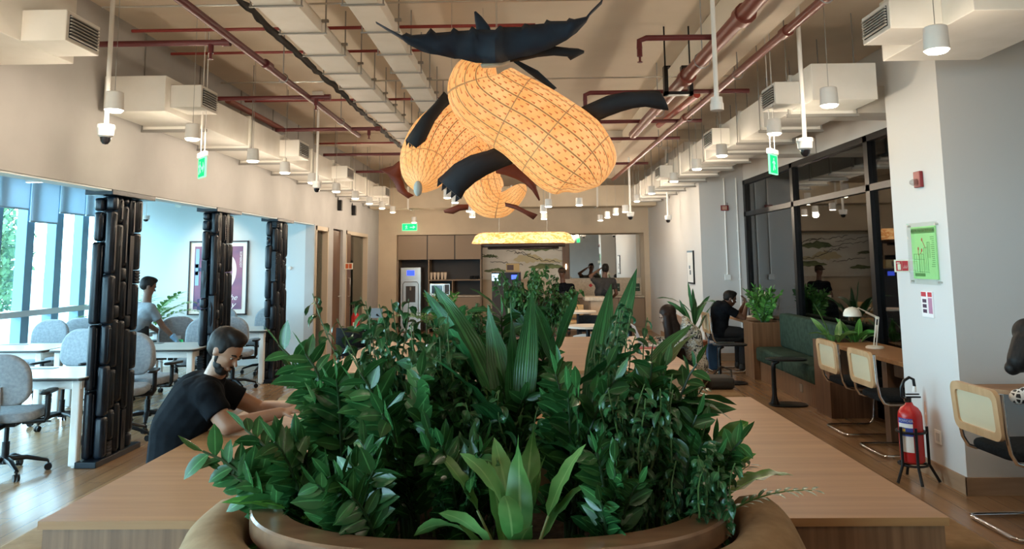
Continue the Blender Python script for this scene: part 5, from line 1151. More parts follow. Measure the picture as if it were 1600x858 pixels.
cloth('left_ribbon', [(272, 342, y1_+.2), (235, 385, y1_+.1), (190, 435, y1_), (155, 485, y1_), (128, 522, y1_+.02)], [(302, 378, y1_+.2), (268, 410, y1_+.1), (235, 450, y1_), (208, 510, y1_), (184, 566, y1_+.02)], G2, blackcl_m, .05)
cloth('centre_ribbon', [(480, 545, y1_-.05), (430, 562, y1_-.08), (370, 580, y1_-.1), (310, 612, y1_-.1), (270, 648, y1_-.08), (248, 668, y1_-.05)], [(534, 606, y1_-.05), (480, 628, y1_-.08), (430, 650, y1_-.1), (385, 680, y1_-.1), (350, 712, y1_-.08), (334, 740, y1_-.05)], G2, blackcl_m, .06)
b = MB()
for i in range(5): q = i/5; b.poly([Z(128+q*56, 522+q*44, y1_), Z(128+(q+.2)*56, 522+(q+.2)*44, y1_), Z(128+(q+.06)*56, 540+(q+.1)*44, y1_)])
b.build('ribbon_fringe', blackcl_m, G2); b = MB()
for i in range(5): q = i/5; b.poly([Z(248+q*84, 668+q*72, y1_-.05), Z(248+(q+.2)*84, 668+(q+.2)*72, y1_-.05), Z(240+(q+.06)*84, 690+(q+.1)*72, y1_-.05)])
b.build('ribbon_fringe', blackcl_m, G2)
cloth('rust_fin', [(118, 590, G2Y+.1), (80, 618, G2Y+.1), (30, 632, G2Y+.1), (62, 648, G2Y+.1), (85, 680, G2Y+.1), (100, 712, G2Y+.1), (140, 740, G2Y+.1)], [(120, 600, G2Y+.1), (110, 640, G2Y+.1), (110, 660, G2Y+.1), (120, 680, G2Y+.1), (125, 700, G2Y+.1), (135, 715, G2Y+.1), (158, 728, G2Y+.1)], G2, rust_m, .02)
b = MB(); p = Z(300, 480, G2Y); b.cyl(p, (p.x, p.y, CZ), .0018, seg=5); b.build('hanging_wire', steel_m, G2)
G3Y = 6.3
p = Z(450, 700, G3Y); G3 = thing('squash_lantern', 'smallest crescent-shaped glowing squash lantern with rust-red leaves, lowest of the three', 'lantern', p, 0, 'hanging squash lanterns')
gourd([(425, 590, 6, G3Y), (420, 620, 58, G3Y), (412, 660, 76, G3Y), (418, 705, 80, G3Y), (442, 745, 70, G3Y), (482, 762, 50, G3Y), (515, 745, 40, G3Y), (545, 718, 32, G3Y), (565, 698, 20, G3Y), (574, 688, 4, G3Y)], G3)
cloth('rust_fin', [(462, 622, G3Y-.1), (500, 612, G3Y-.1), (540, 612, G3Y-.1), (580, 640, G3Y-.1), (612, 690, G3Y-.1), (628, 745, G3Y-.1)], [(465, 645, G3Y-.1), (500, 652, G3Y-.1), (535, 664, G3Y-.1), (570, 682, G3Y-.1), (600, 710, G3Y-.1), (626, 748, G3Y-.1)], G3, rust_m, .02)
cloth('rust_leaf', [(362, 762, G3Y-.05), (325, 762, G3Y-.05), (292, 776, G3Y-.05), (270, 784, G3Y-.05)], [(362, 780, G3Y-.05), (330, 784, G3Y-.05), (305, 796, G3Y-.05), (274, 792, G3Y-.05)], G3, rust_m, .015)
cloth('rust_leaf', [(498, 755, G3Y-.15), (540, 764, G3Y-.15), (580, 785, G3Y-.15), (620, 800, G3Y-.15)], [(500, 768, G3Y-.15), (540, 780, G3Y-.15), (575, 798, G3Y-.15), (604, 818, G3Y-.15)], G3, rust_m, .015)
b = MB(); p = Z(420, 640, G3Y); b.cyl(p, (p.x, p.y, CZ), .0018, seg=5); b.build('hanging_wire', steel_m, G3)
# ============================================================ plants
def leaf_mat(name, c1, c2, rough=.32, stripes=0, trans=.12, rib=None):
    m = bpy.data.materials.new(name); m.use_nodes = True; N, L = nodes_of(m); b = N['Principled BSDF']; out = N['Material Output']
    tc = N.new('ShaderNodeTexCoord'); nz = N.new('ShaderNodeTexNoise'); nz.inputs['Scale'].default_value = 6; nz.inputs['Detail'].default_value = 3
    cr = N.new('ShaderNodeValToRGB'); cr.color_ramp.elements[0].position = .35; cr.color_ramp.elements[1].position = .68
    cr.color_ramp.elements[0].color = (*c1, 1); cr.color_ramp.elements[1].color = (*c2, 1)
    L.new(tc.outputs['Object'], nz.inputs[0]); L.new(nz.outputs[0], cr.inputs[0]); col = cr.outputs[0]
    uvn = N.new('ShaderNodeUVMap'); sp = N.new('ShaderNodeSeparateXYZ'); L.new(uvn.outputs[0], sp.inputs[0])
    def M(op, a, b_=None):
        n = N.new('ShaderNodeMath'); n.operation = op
        for i, v in enumerate((a, b_)):
            if v is None: continue
            if isinstance(v, (int, float)): n.inputs[i].default_value = v
            else: L.new(v, n.inputs[i])
        return n.outputs[0]
    mid = M('LESS_THAN', M('ABSOLUTE', M('SUBTRACT', sp.outputs[0], .5)), .045)
    mx = N.new('ShaderNodeMix'); mx.data_type = 'RGBA'; L.new(M('MULTIPLY', mid, .6), mx.inputs[0]); L.new(col, mx.inputs[6]); mx.inputs[7].default_value = (*(rib or tuple(min(1, c*2.2+.02) for c in c2)), 1); col = mx.outputs[2]
    if stripes:
        st = M('MULTIPLY', M('ADD', M('SINE', M('MULTIPLY', sp.outputs[0], stripes)), 1), .22)
        m2 = N.new('ShaderNodeMix'); m2.data_type = 'RGBA'; L.new(st, m2.inputs[0]); L.new(col, m2.inputs[6]); m2.inputs[7].default_value = (*tuple(c*.35 for c in c1), 1); col = m2.outputs[2]
        bp = N.new('ShaderNodeBump'); bp.inputs['Strength'].default_value = .5; bp.inputs['Distance'].default_value = .004; L.new(st, bp.inputs['Height']); L.new(bp.outputs[0], b.inputs['Normal'])
    L.new(col, b.inputs['Base Color']); b.inputs['Roughness'].default_value = rough; b.inputs['Specular IOR Level'].default_value = .42
    t = N.new('ShaderNodeBsdfTranslucent'); L.new(col, t.inputs[0]); ms = N.new('ShaderNodeMixShader'); ms.inputs[0].default_value = trans
    L.new(b.outputs[0], ms.inputs[1]); L.new(t.outputs[0], ms.inputs[2]); L.new(ms.outputs[0], out.inputs[0]); MATS[name] = m
    return m
zz_m = leaf_mat('glossy zz leaf', (.014, .062, .017), (.040, .135, .034), .25)
zz2_m = leaf_mat('fresh zz leaf', (.045, .16, .028), (.10, .31, .055), .3)
vine_m = leaf_mat('curly vine leaf', (.013, .055, .018), (.045, .14, .045), .28)
lily_m = leaf_mat('pale broad leaf', (.07, .20, .045), (.20, .38, .11), .38, 0, .2, (.30, .45, .16))
drac_m = leaf_mat('striped strap leaf', (.018, .10, .028), (.042, .19, .055), .3, 55)
bush_m = leaf_mat('dense bush leaf', (.018, .075, .02), (.06, .17, .04), .4)
stem_m = mat('green stem', (.07, .13, .035), .45); stemd_m = mat('dark stem', (.02, .05, .015), .45); stemp_m = mat('pale stem', (.30, .34, .14), .5)
rootpot_m = mat('black nursery pot', (.01, .01, .01), .4)

def leaf(b, base, d, n, L_, W, droop=.2, fold=.2, seg=6, shape=.8, wave=0.0, curl=0.0):
    """one leaf: spine from base along d, face normal n"""
    uvl = b.bm.loops.layers.uv.verify(); d = Vector(d).normalized(); n = Vector(n); n = (n-d*n.dot(d))
    if n.length < 1e-4: n = d.orthogonal()
    n.normalize(); prev = None; p = Vector(base)
    rows = []; cd_ = d.copy(); st = L_/seg
    for i in range(seg+1):
        t = i/seg; w_ = W*.5*(math.sin(math.pi*min(1, t**shape*.96+.02)))**.85
        side = cd_.cross(n).normalized()
        if curl: side = Matrix.Rotation(curl*t, 3, cd_) @ side
        nn = side.cross(cd_).normalized()
        lift = nn*(w_*fold)+nn*(wave*w_*math.sin(i*2.1))
        if i == seg: rows.append((p.copy(), p.copy()+cd_*.001, p.copy()))
        rows.append((p-side*w_+lift, p.copy(), p+side*w_+lift)) if i < seg else None
        p = p+cd_*st; cd_ = (cd_+Vector((0, 0, -droop/seg*1.6))).normalized(); n = nn
    V = []
    for i, r in enumerate(rows):
        V.append([b.bm.verts.new(r[0]), b.bm.verts.new(r[1]), b.bm.verts.new(r[2])] if i < len(rows)-1 else [b.bm.verts.new(rows[-1][1])]*3)
    m = len(V)-1
    for i in range(m):
        A, B_ = V[i], V[i+1]
        for k in (0, 1):
            vs = [A[k], A[k+1], B_[k+1], B_[k]]; uu = [k*.5, k*.5+.5, k*.5+.5, k*.5]; vv = [i/m, i/m, (i+1)/m, (i+1)/m]
            if B_[0] is B_[1]: vs = vs[:3]; uu = uu[:3]; vv = vv[:3]
            f = b.bm.faces.new(vs); f.smooth = True
            for lp, a_, c_ in zip(f.loops, uu, vv): lp[uvl].uv = (a_, c_)
def zz(x, y, z, stems, h, spread, label, lean=(0, 0), group=None, ll=.105, m=None, seed=0, name='zz_plant', cat='plant', sd=None):
    t = thing(name, label, cat, (x, y, z), 0, group); rn = random.Random(seed*7+3); lb = MB(); sb = MB()
    for s_ in range(stems):
        a = rn.uniform(0, 2*math.pi) if sd is None else R(sd+rn.uniform(-70, 70)); k = spread*(.25+.75*rn.random()); H = h*rn.uniform(.72, 1.04)
        bx0 = Vector((rn.uniform(-.05, .05), rn.uniform(-.04, .04), 0)); tip = bx0+Vector((math.cos(a)*k+lean[0]*rn.uniform(.5, 1.2), math.sin(a)*k+lean[1]*rn.uniform(.5, 1.2), H))
        pts = []
        for i in range(9):
            f = i/8; pts.append(bx0+Vector(((tip.x-bx0.x)*f**1.6, (tip.y-bx0.y)*f**1.6, (tip.z)*(1-(1-f)**1.25))))
        sb.tube(pts, [.009-.0055*i/8 for i in range(9)], 6)
        nl = rn.randint(8, 12); f0 = .22
        ph = rn.uniform(0, math.pi)
        for i in range(nl*2):
            f = f0+(1-f0)*(i//2+.5*(i % 2))/nl; q = f*8; j = min(int(q), 7); p = pts[j].lerp(pts[j+1], q-j); tg = (pts[j+1]-pts[j]).normalized()
            sd_ = tg.cross(Vector((math.sin(ph), math.cos(ph), .1))).normalized()*(1 if i % 2 else -1)
            sz_ = ll*rn.uniform(.75, 1.15)*(1.0 if f < .8 else .8)
            d = tg*rn.uniform(.45, .85)+sd_*.85+Vector((rn.uniform(-.2, .2), rn.uniform(-.2, .2), rn.uniform(-.1, .15)))
            leaf(lb, p, d, tg.cross(sd_)*rn.choice((1, 1, -1))+tg*.35+Vector((0, 0, .5)), sz_, sz_*rn.uniform(.40, .50), droop=rn.uniform(0, .4), fold=.22, seg=5, shape=.85)
        leaf(lb, tip, tg+Vector((0, 0, .2)), sd_, ll*.8, ll*.3, .05, .3, 4)
    sb.build('stem', stemd_m, t, True, world=False); lb.build('foliage', m or zz_m, t, 'leaf', world=False)
    return t
def strap(x, y, z, leaves, label, m=None, name='dracaena', group=None, cane=.25, sd=0, stemm=None):
    """leaves: (azimuth deg, elevation deg, length, width, droop, start height)"""
    t = thing(name, label, 'plant', (x, y, z), 0, group); lb = MB(); rn = random.Random(sd)
    part('cane', stemm or stemp_m, t, lambda b: b.tube([(0, 0, 0), (.008, .004, cane*.5), (0, 0, cane)], [.016, .014, .012], 8), True)
    for (az, el, L_, W, dr, z0) in leaves:
        a, e = R(az), R(el); d = Vector((math.cos(a)*math.cos(e), math.sin(a)*math.cos(e), math.sin(e)))
        n = Vector((-math.cos(a)*math.sin(e), -math.sin(a)*math.sin(e), math.cos(e)))
        leaf(lb, Vector((math.cos(a)*.015, math.sin(a)*.015, z0)), d, n, L_, W, dr, .16, 12, .95, .12, curl=rn.uniform(-.3, .3))
    lb.build('foliage', m or drac_m, t, 'leaf', world=False)
    return t
def lily(x, y, z, leaves, label, m=None, name='peace_lily', group=None, sd=0):
    """broad leaf blades on long petioles: (azimuth, elevation, petiole, blade length, width, droop)"""
    t = thing(name, label, 'plant', (x, y, z), 0, group); lb = MB(); sb = MB(); rn = random.Random(sd)
    for (az, el, pl, L_, W, dr) in leaves:
        a, e = R(az), R(el); d = Vector((math.cos(a)*math.cos(e), math.sin(a)*math.cos(e), math.sin(e)))
        b0 = Vector((rn.uniform(-.03, .03), rn.uniform(-.02, .02), 0)); p = b0+d*pl
        mid = b0.lerp(p, .5)+Vector((0, 0, pl*.08)); sb.tube([b0, mid, p], [.007, .005, .004], 6)
        d2 = (p-mid).normalized(); nrm = Vector((-math.cos(a)*math.sin(e), -math.sin(a)*math.sin(e), math.cos(e)))
        leaf(lb, p, d2, nrm, L_, W, dr, .22, 10, .75, .12, curl=rn.uniform(-.4, .4))
    sb.build('stem', stemp_m, t, True, world=False); lb.build('foliage', m or lily_m, t, 'leaf', world=False); return t
def vine(x, y, z, stems, h, spread, label, lean=(0, 0), m=None, seed=0, group=None, name='curly_vine', ll=.055, dens=26):
    t = thing(name, label, 'plant', (x, y, z), 0, group); rn = random.Random(seed+50); lb = MB(); sb = MB()
    for s_ in range(stems):
        a = rn.uniform(0, 6.283); k = spread*rn.random()**.6; H = h*rn.uniform(.7, 1.05); pts = []; w0 = rn.uniform(0, 6)
        b0 = Vector((rn.uniform(-.08, .08), rn.uniform(-.06, .06), 0))
        for i in range(11):
            f = i/10; pts.append(b0+Vector((math.cos(a)*k*f+lean[0]*f*f+.012*math.sin(f*9+w0), math.sin(a)*k*f+lean[1]*f*f+.012*math.cos(f*8+w0), H*f-.10*max(0, f-.85)*H)))
        sb.tube(pts, [.006-.004*i/10 for i in range(11)], 5)
        for i in range(dens):
            f = .25+.75*i/dens; q = f*10; j = min(int(q), 9); p = pts[j].lerp(pts[j+1], q-j); az = rn.uniform(0, 6.283)
            d = Vector((math.cos(az), math.sin(az), rn.uniform(-.6, .5)))
            leaf(lb, p, d, Vector((rn.uniform(-.6, .6), rn.uniform(-.6, .6), 1)), ll*rn.uniform(.7, 1.3), ll*rn.uniform(.40, .6), droop=rn.uniform(.3, 2.2), fold=rn.uniform(.1, .7), seg=5, curl=rn.uniform(-1.2, 1.2))
    sb.build('stem', stem_m, t, True, world=False); lb.build('foliage', m or vine_m, t, 'leaf', world=False); return t
def fern(x, y, z, fronds, label, group=None, ll=.07, m=None, seed=1, name='fern'):
    """fronds: (azimuth, elevation, length, droop)"""
    t = thing(name, label, 'plant', (x, y, z), 0, group); rn = random.Random(seed); lb = MB(); sb = MB()
    for (az, el, L_, dr) in fronds:
        a, e = R(az), R(el); d = Vector((math.cos(a)*math.cos(e), math.sin(a)*math.cos(e), math.sin(e))); p = Vector((0, 0, 0)); pts = [p.copy()]
        for i in range(14): p = p+d*L_/14; d = (d+Vector((0, 0, -dr/14))).normalized(); pts.append(p.copy())
        sb.tube(pts, [.004-.0025*i/14 for i in range(15)], 5)
        for i in range(5, 15):
            tg = (pts[i]-pts[i-1]).normalized(); sd_ = tg.cross(Vector((0, 0, 1))).normalized()
            for s_ in (1, -1): leaf(lb, pts[i], tg*.7+sd_*s_+Vector((0, 0, rn.uniform(-.1, .3))), Vector((0, 0, 1)), ll*rn.uniform(.8, 1.2)*(1-.035*(i-5)), ll*.2, .3, .1, 4)
    sb.build('stem', stem_m, t, True, world=False); lb.build('foliage', m or vine_m, t, 'leaf', world=False); return t
SZ = .66
GZ = None
zz(-.74, 2.62, SZ, 9, .42, .12, 'glossy dark zz plant sprawling over the left rim of the planter', (-.22, -.02), seed=1, ll=.12)
zz(-.66, 2.98, SZ, 11, .66, .16, 'tall upright zz plant at the back left of the planter, closest to the bearded man', (-.14, .02), seed=2, ll=.125)
zz(-.50, 2.50, SZ, 9, .40, .14, 'low zz plant with blue-white leaf glints at the front left of the planter', (-.04, -.05), seed=3, ll=.11)
zz(-.42, 2.74, SZ, 13, .60, .20, 'dense zz plant in the middle of the left half of the planter', (-.05, 0), seed=4, ll=.12)
zz(-.22, 2.58, SZ, 9, .42, .14, 'short zz plant left of the pale broad-leaved plant', (0, -.04), seed=5, ll=.10)
zz(.14, 2.72, SZ, 12, .60, .18, 'upright zz plant in the centre of the planter, right of the pale broad-leaved plant', (.02, 0), seed=6, ll=.11)
zz(-.05, 3.05, SZ, 10, .62, .2, 'dark zz plant at the middle back of the planter under the big strap leaves', (0, 0), seed=7, ll=.11)
zz(.24, 2.45, SZ, 8, .40, .10, 'small zz plant with one bright green leaf near the front centre right', (.02, -.03), seed=8, ll=.09)
zz(.45, 2.95, SZ, 11, .60, .16, 'zz plant at the back right of the planter before the second table', (.10, .0), seed=9, ll=.105)
zz(.54, 2.68, SZ, 9, .46, .12, 'zz plant leaning out over the right rim of the planter', (.10, -.02), seed=10, ll=.10)
zz(-.30, 3.22, SZ, 9, .70, .16, 'tall zz plant behind the dense left clump', (-.08, .05), seed=12, ll=.11)
vine(-.30, 2.98, SZ, 16, .84, .20, 'tall curly-leaved vine plant rising behind the left zz plants', (-.06, .05), seed=1, ll=.062, dens=28)
vine(.36, 2.62, SZ, 15, .60, .15, 'curly-leaved vine plant with pale upright stems at the right front', (.03, 0), seed=2, ll=.05)
vine(.30, 3.05, SZ, 13, .82, .16, 'taller curly-leaved vine plant right of the strap-leaved dracaena', (.06, .03), seed=3, ll=.05)
vine(.50, 2.50, SZ, 9, .42, .10, 'short curly vine plant beside the right-hand rim', (.04, -.02), seed=4, ll=.045)
vine(-.10, 2.80, SZ, 10, .58, .16, 'bushy dark vine plant filling the shaded middle of the planter', (0, 0), seed=6, ll=.06)
strap(-.04, 2.95, SZ, [(100, 78, .60, .085, .05, .26), (165, 66, .72, .09, .30, .26), (120, 70, .60, .10, .10, .26), (20, 70, .66, .09, .12, .26), (60, 80, .62, .09, .05, .26), (175, 48, .58, .11, .9, .25), (200, 40, .60, .12, 1.4, .22), (-10, 60, .62, .10, .6, .25), (10, 45, .58, .12, .45, .22), (250, 62, .55, .11, .8, .2), (300, 55, .50, .11, 1.0, .2), (140, 62, .74, .10, .35, .3), (215, 65, .6, .10, .7, .25)], 'large dracaena with long striped strap leaves at the centre of the planter', sd=2)
strap(.22, 3.12, SZ, [(10, 55, .66, .12, .30, .25), (-8, 40, .62, .13, .55, .22), (60, 70, .7, .10, .25, .25), (150, 70, .6, .1, .3, .25), (-60, 60, .5, .11, .7, .2), (25, 72, .75, .09, .12, .25), (190, 75, .62, .10, .2, .25)], 'second dracaena with blue-sheened leaves leaning toward the laptop', sd=5)
lily(-.03, 2.40, SZ-.02, [(150, 80, .14, .27, .08, .2), (95, 84, .18, .30, .085, .12), (40, 74, .16, .27, .08, .25), (10, 64, .18, .26, .075, .5), (-20, 44, .12, .22, .085, .6), (200, 68, .14, .24, .075, .8), (240, 60, .10, .22, .08, 1.0), (290, 70, .12, .22, .08, .7), (170, 58, .18, .25, .07, 1.2), (75, 72, .24, .27, .08, .3), (120, 72, .22, .26, .08, .3), (330, 50, .12, .20, .085, .8), (185, 76, .26, .24, .07, .9), (165, 66, .28, .24, .07, .5), (25, 70, .26, .24, .075, .5), (260, 74, .2, .22, .07, .8), (215, 50, .12, .2, .07, 1.0)], 'pale green broad-leaved plant at the front centre of the planter', sd=3)
lily(-.52, 2.62, SZ+.02, [(185, 42, .18, .34, .085, .5), (170, 55, .2, .34, .085, .5), (200, 30, .16, .32, .08, .6), (160, 36, .22, .3, .08, .5)], 'plant with long mid-green leaves reaching over the table at the left', m=zz2_m, sd=4, name='broad_leaf_plant')
lily(.52, 2.82, SZ, [(0, 44, .24, .24, .11, .55), (350, 60, .2, .24, .09, .5), (70, 66, .3, .24, .10, .4), (30, 58, .3, .22, .1, .5)], 'plant with one big oval leaf held out over the table at the right', m=zz2_m, sd=6, name='broad_leaf_plant')
fern(.55, 2.62, SZ+.10, [(-8, 44, .40, .9), (25, 60, .30, 1.0)], 'fern frond arching over the right rim of the planter', seed=2)
fern(.42, 3.05, SZ+.35, [(20, 50, .35, 1.4), (-10, 60, .32, 1.5), (60, 60, .3, 1.3), (150, 60, .3, 1.3)], 'feathery fern at the back right of the planter', seed=3)
# plants on and beyond the second table
for (x0, x1, y0, y1, z0, h, lab, mm) in ((-.28, .28, 7.0, 7.4, .752, .22, 'terracotta brown trough on the second table holding bushy plants', mat('terracotta brown', (.22, .10, .06), .7)), (-.92, -.66, 7.1, 7.4, .752, .16, 'white trough on the second table holding a fern', white_m)):
    t = thing('planter_trough', lab, 'planter', ((x0+x1)/2, (y0+y1)/2, z0))
    part('trough', mm, t, lambda b: b.box(x0, x1, y0, y1, z0, z0+h, .008), world=True); part('soil', soil_m, t, lambda b: b.box(x0+.02, x1-.02, y0+.02, y1-.02, z0+h, z0+h+.004), world=True)
vine(.0, 7.2, .97, 26, .62, .30, 'dense dark bushy plant in the brown trough on the second table', m=bush_m, seed=11, ll=.06, dens=30, name='bushy_plant')
vine(.24, 7.2, .97, 14, .42, .22, 'lower bushy plant at the right end of the brown trough', (.12, 0), m=bush_m, seed=12, ll=.06, name='bushy_plant')
strap(-.16, 7.15, .97, [(100, 70, .5, .06, .3, .1), (170, 60, .5, .06, .6, .1), (30, 60, .5, .06, .6, .1), (0, 50, .45, .06, .9, .1), (200, 50, .45, .06, .9, .1), (60, 75, .5, .06, .3, .1)], 'small strap-leaved plant at the left of the brown trough', sd=9, name='strap_leaf_plant')
fern(-.79, 7.25, .91, [(a, 62, .50, 1.5) for a in range(0, 360, 24)]+[(a+9, 78, .45, .9) for a in range(0, 360, 40)], 'light green bushy fern in the white trough', seed=5, ll=.11, m=zz2_m)
vine(-.42, 7.3, .752, 14, .50, .2, 'green leafy plant between the white and brown troughs', m=bush_m, seed=14, ll=.06, name='bushy_plant')
# right side planters
for i, (x, y, n, h, s_, lab) in enumerate(((3.36, 11.05, 15, .50, .30, 'leafy bright zz plant in the walnut box at the far end of the green sofa'),)):
    zz(x, y, .67, n, h, s_, lab, (-.05, 0), seed=21+i, ll=.10, m=zz2_m)
zz(3.40, 11.15, .67, 9, .56, .2, 'taller zz stems at the back of the same walnut box', (.0, 0), seed=29, ll=.10, m=zz2_m)
lily(3.28, 8.38, .67, [(120, 62, .10, .34, .07, .4), (60, 62, .1, .32, .08, .4), (180, 55, .1, .30, .07, .8), (150, 72, .12, .42, .07, .1), (240, 58, .1, .28, .08, .8), (300, 60, .1, .28, .08, .8), (20, 55, .1, .3, .08, .7)], 'lime-edged leafy plant at the left of the near walnut box', m=lily_m, sd=8)
lily(3.50, 8.42, .67, [(120, 66, .10, .30, .07, .4), (60, 62, .1, .32, .08, .4), (180, 50, .1, .28, .07, .8), (10, 55, .12, .32, .07, .5), (240, 58, .1, .28, .08, .8), (300, 60, .1, .28, .08, .8), (340, 50, .1, .3, .08, .7)], 'darker leafy plant beside the desk lamp in the near walnut box', m=zz2_m, sd=9)
p = atz(1080, 577, 0)
t = thing('plant_pot', 'tall terracotta pot behind the seated woman', 'pot', (2.50, 11.7, 0)); part('pot', mat('terracotta', (.34, .13, .07), .7), t, lambda b: b.lathe([(0, 0), (.13, 0), (.17, .40), (.185, .40), (.185, .45), (.16, .45), (.155, .40), (0, .40)], seg=28), True); part('soil', soil_m, t, lambda b: b.cyl((0, 0, .40), (0, 0, .42), .15, seg=20))
strap(2.50, 11.7, .42, [(a, 68-(i % 3)*9, .55+.1*(i % 2), .085, .35+.2*(i % 3), .05+.18*(i % 3)) for i, a in enumerate(range(10, 360, 36))]+[(80, 86, .5, .07, .05, .3), (200, 84, .6, .07, .05, .3)], 'tall leafy plant in the terracotta pot behind the seated woman', sd=12, name='potted_dracaena', cane=.4)
t = thing('shopping_bag', 'blue bag on the floor beside the terracotta pot', 'bag', (2.78, 11.9, 0)); part('bag', mat('blue fabric', (.03, .12, .30), .7), t, lambda b: b.box(-.06, .10, -.08, .08, 0, .38, .02), True); part('handle', mat('blue fabric', (.03, .12, .30), .7), t, lambda b: b.tube([(-.03, 0, .37), (-.02, 0, .48), (.05, 0, .48), (.06, 0, .37)], .008, 6), True)
t = thing('plant_pot', 'grey floor pot in the side bay beyond the cleaner', 'pot', (-5.85, 11.75, 0)); part('pot', mat('grey pot', (.25, .25, .25), .6), t, lambda b: b.lathe([(0, 0), (.16, 0), (.2, .5), (.17, .5), (.16, .45), (0, .45)], seg=24), True); part('soil', soil_m, t, lambda b: b.cyl((0, 0, .45), (0, 0, .46), .155, seg=20))
fern(-5.85, 11.75, .46, [(a, 72-(a % 50)*.3, .95, 1.4) for a in range(0, 360, 22)], 'feathery palm in the side bay behind the cleaner', seed=8, ll=.26, m=lily_m, name='potted_palm')

vine(-.52, 3.16, SZ, 16, .86, .20, 'tall curly-leaved vine plant at the far back left of the planter', (-.10, .04), seed=21, ll=.065, dens=30)
zz(-.14, 3.3, SZ, 9, .78, .2, 'tall zz plant at the very back of the planter left of the dracaena', (-.05, .05), seed=22, ll=.115)
strap(-.20, 2.86, SZ, [(175, 58, .50, .12, 1.5, .30), (195, 46, .46, .13, 1.8, .28), (220, 66, .42, .11, 1.6, .28), (150, 72, .50, .11, 1.2, .30)], 'dracaena stem with broad leaves drooping over the middle left clump', sd=15)
strap(.34, 2.98, SZ, [(5, 50, .50, .13, .9, .30), (-15, 60, .48, .12, 1.3, .30), (20, 64, .56, .12, .6, .3), (-50, 70, .40, .10, 1.6, .3)], 'dracaena stem with broad bluish leaves drooping to the right of centre', sd=16)
# ============================================================ people
skin_m = noisy('warm brown skin', (.30, .155, .095), (.36, .19, .115), (12, 12, 12), .5); skin2_m = noisy('deep brown skin', (.13, .06, .035), (.17, .08, .05), (12, 12, 12), .5)
skin3_m = noisy('light brown skin', (.42, .25, .17), (.48, .29, .20), (12, 12, 12), .5)
hair_m = noisy('black hair', (.006, .005, .005), (.018, .014, .012), (60, 60, 8), .55, spec=.2); hairbr_m = noisy('dark brown hair', (.006, .004, .003), (.03, .012, .007), (2, 2, 1.2), .5, bump=.4, bscale=60, spec=.25)
tee_m = noisy('black cotton', (.005, .006, .008), (.009, .011, .014), (20, 20, 20), .95, spec=.08); trouser_m = mat('dark trousers', (.010, .011, .013), .85)
def remesh(mb, name, m, parent, voxel, smooth=2, extra=None):
    me = bpy.data.meshes.new(name); bmesh.ops.recalc_face_normals(mb.bm, faces=mb.bm.faces[:]); mb.bm.to_mesh(me); mb.bm.free()
    o = bpy.data.objects.new(name, me); COL.objects.link(o)
    md = o.modifiers.new('r', 'REMESH'); md.mode = 'VOXEL'; md.voxel_size = voxel; md.use_smooth_shade = True
    if smooth: s_ = o.modifiers.new('s', 'SMOOTH'); s_.iterations = smooth; s_.factor = .6
    dg = bpy.context.evaluated_depsgraph_get(); dg.update(); me2 = bpy.data.meshes.new_from_object(o.evaluated_get(dg)); me2.name = name
    o.modifiers.clear(); o.data = me2; bpy.data.meshes.remove(me); me2.materials.clear(); me2.materials.append(m)
    for p in me2.polygons: p.use_smooth = True
    if parent is not None: o.parent = parent; me2.transform(basis(parent).inverted())
    return o
V3 = Vector
def axes(f, up=(0, 0, 1)):
    f = V3(f).normalized(); up = V3(up); up = (up-f*up.dot(f)).normalized(); l = up.cross(f)
    return Matrix((f, l, up)).transposed()
def head_parts(b, c, A, s):
    c = V3(c)
    def E_(p, r): b.ell(c+A @ (V3(p)*s), [q*s for q in r], A, 20, 14)
    E_((-.05, 0, .12), (.41, .325, .37)); E_((.07, 0, -.10), (.275, .265, .36)); E_((.16, 0, -.37), (.15, .16, .11)); E_((.30, 0, .075), (.07, .19, .045))
    b.capsule(c+A @ (V3((.335, 0, .03))*s), c+A @ (V3((.425, 0, -.115))*s), .03*s, .05*s, 10); E_((.345, 0, -.245), (.045, .09, .022)); E_((.335, 0, -.285), (.045, .08, .024))
    for q in (1, -1): E_((-.03, .325*q, -.03), (.075, .03, .11)); E_((.22, .14*q, -.08), (.11, .09, .08))
def head_details(parent, c, A, s, hair='short', beard=False, hm=None, brow=True):
    c = V3(c); hm = hm or hair_m
    def E_(b, p, r): b.ell(c+A @ (V3(p)*s), [q*s for q in r], A, 18, 12)
    if hair:
        b = MB(); E_(b, (-.10, 0, .18), (.425, .345, .375)); E_(b, (-.20, 0, .0), (.27, .31, .26)); 
        for q in (1, -1): E_(b, (.0, .30*q, .09), (.14, .035, .14))
        if hair == 'short': E_(b, (.05, 0, .44), (.29, .27, .13)); E_(b, (.16, 0, .38), (.17, .24, .13))
        remesh(b, 'hair', hm, parent, s*.03, 2)
    if beard:
        b = MB(); E_(b, (.17, 0, -.385), (.165, .185, .125)); E_(b, (.37, 0, -.195), (.04, .10, .022))
        for q in (1, -1): E_(b, (.10, .20*q, -.27), (.12, .04, .12)); E_(b, (.19, .14*q, -.34), (.12, .06, .10)); E_(b, (.02, .265*q, -.13), (.06, .02, .12))
        remesh(b, 'beard', hm, parent, s*.025, 2)
    b = MB()
    for q in (1, -1): E_(b, (.318, .13*q, .005), (.022, .055, .022))
    b.build('eyes', mat('eye white', (.5, .48, .45), .3), parent, True, world=True)
    b = MB()
    for q in (1, -1): E_(b, (.334, .135*q, .003), (.012, .022, .022)); 
    b.build('pupils', black_m, parent, True, world=True)
    if brow:
        b = MB()
        for q in (1, -1): b.tube([c+A @ (V3((.36, .06*q, .075))*s), c+A @ (V3((.355, .13*q, .10))*s), c+A @ (V3((.30, .20*q, .08))*s)], [.008*s*2, .012*s*2, .006*s*2], 6)
        b.build('eyebrows', hm, parent, True, world=True)
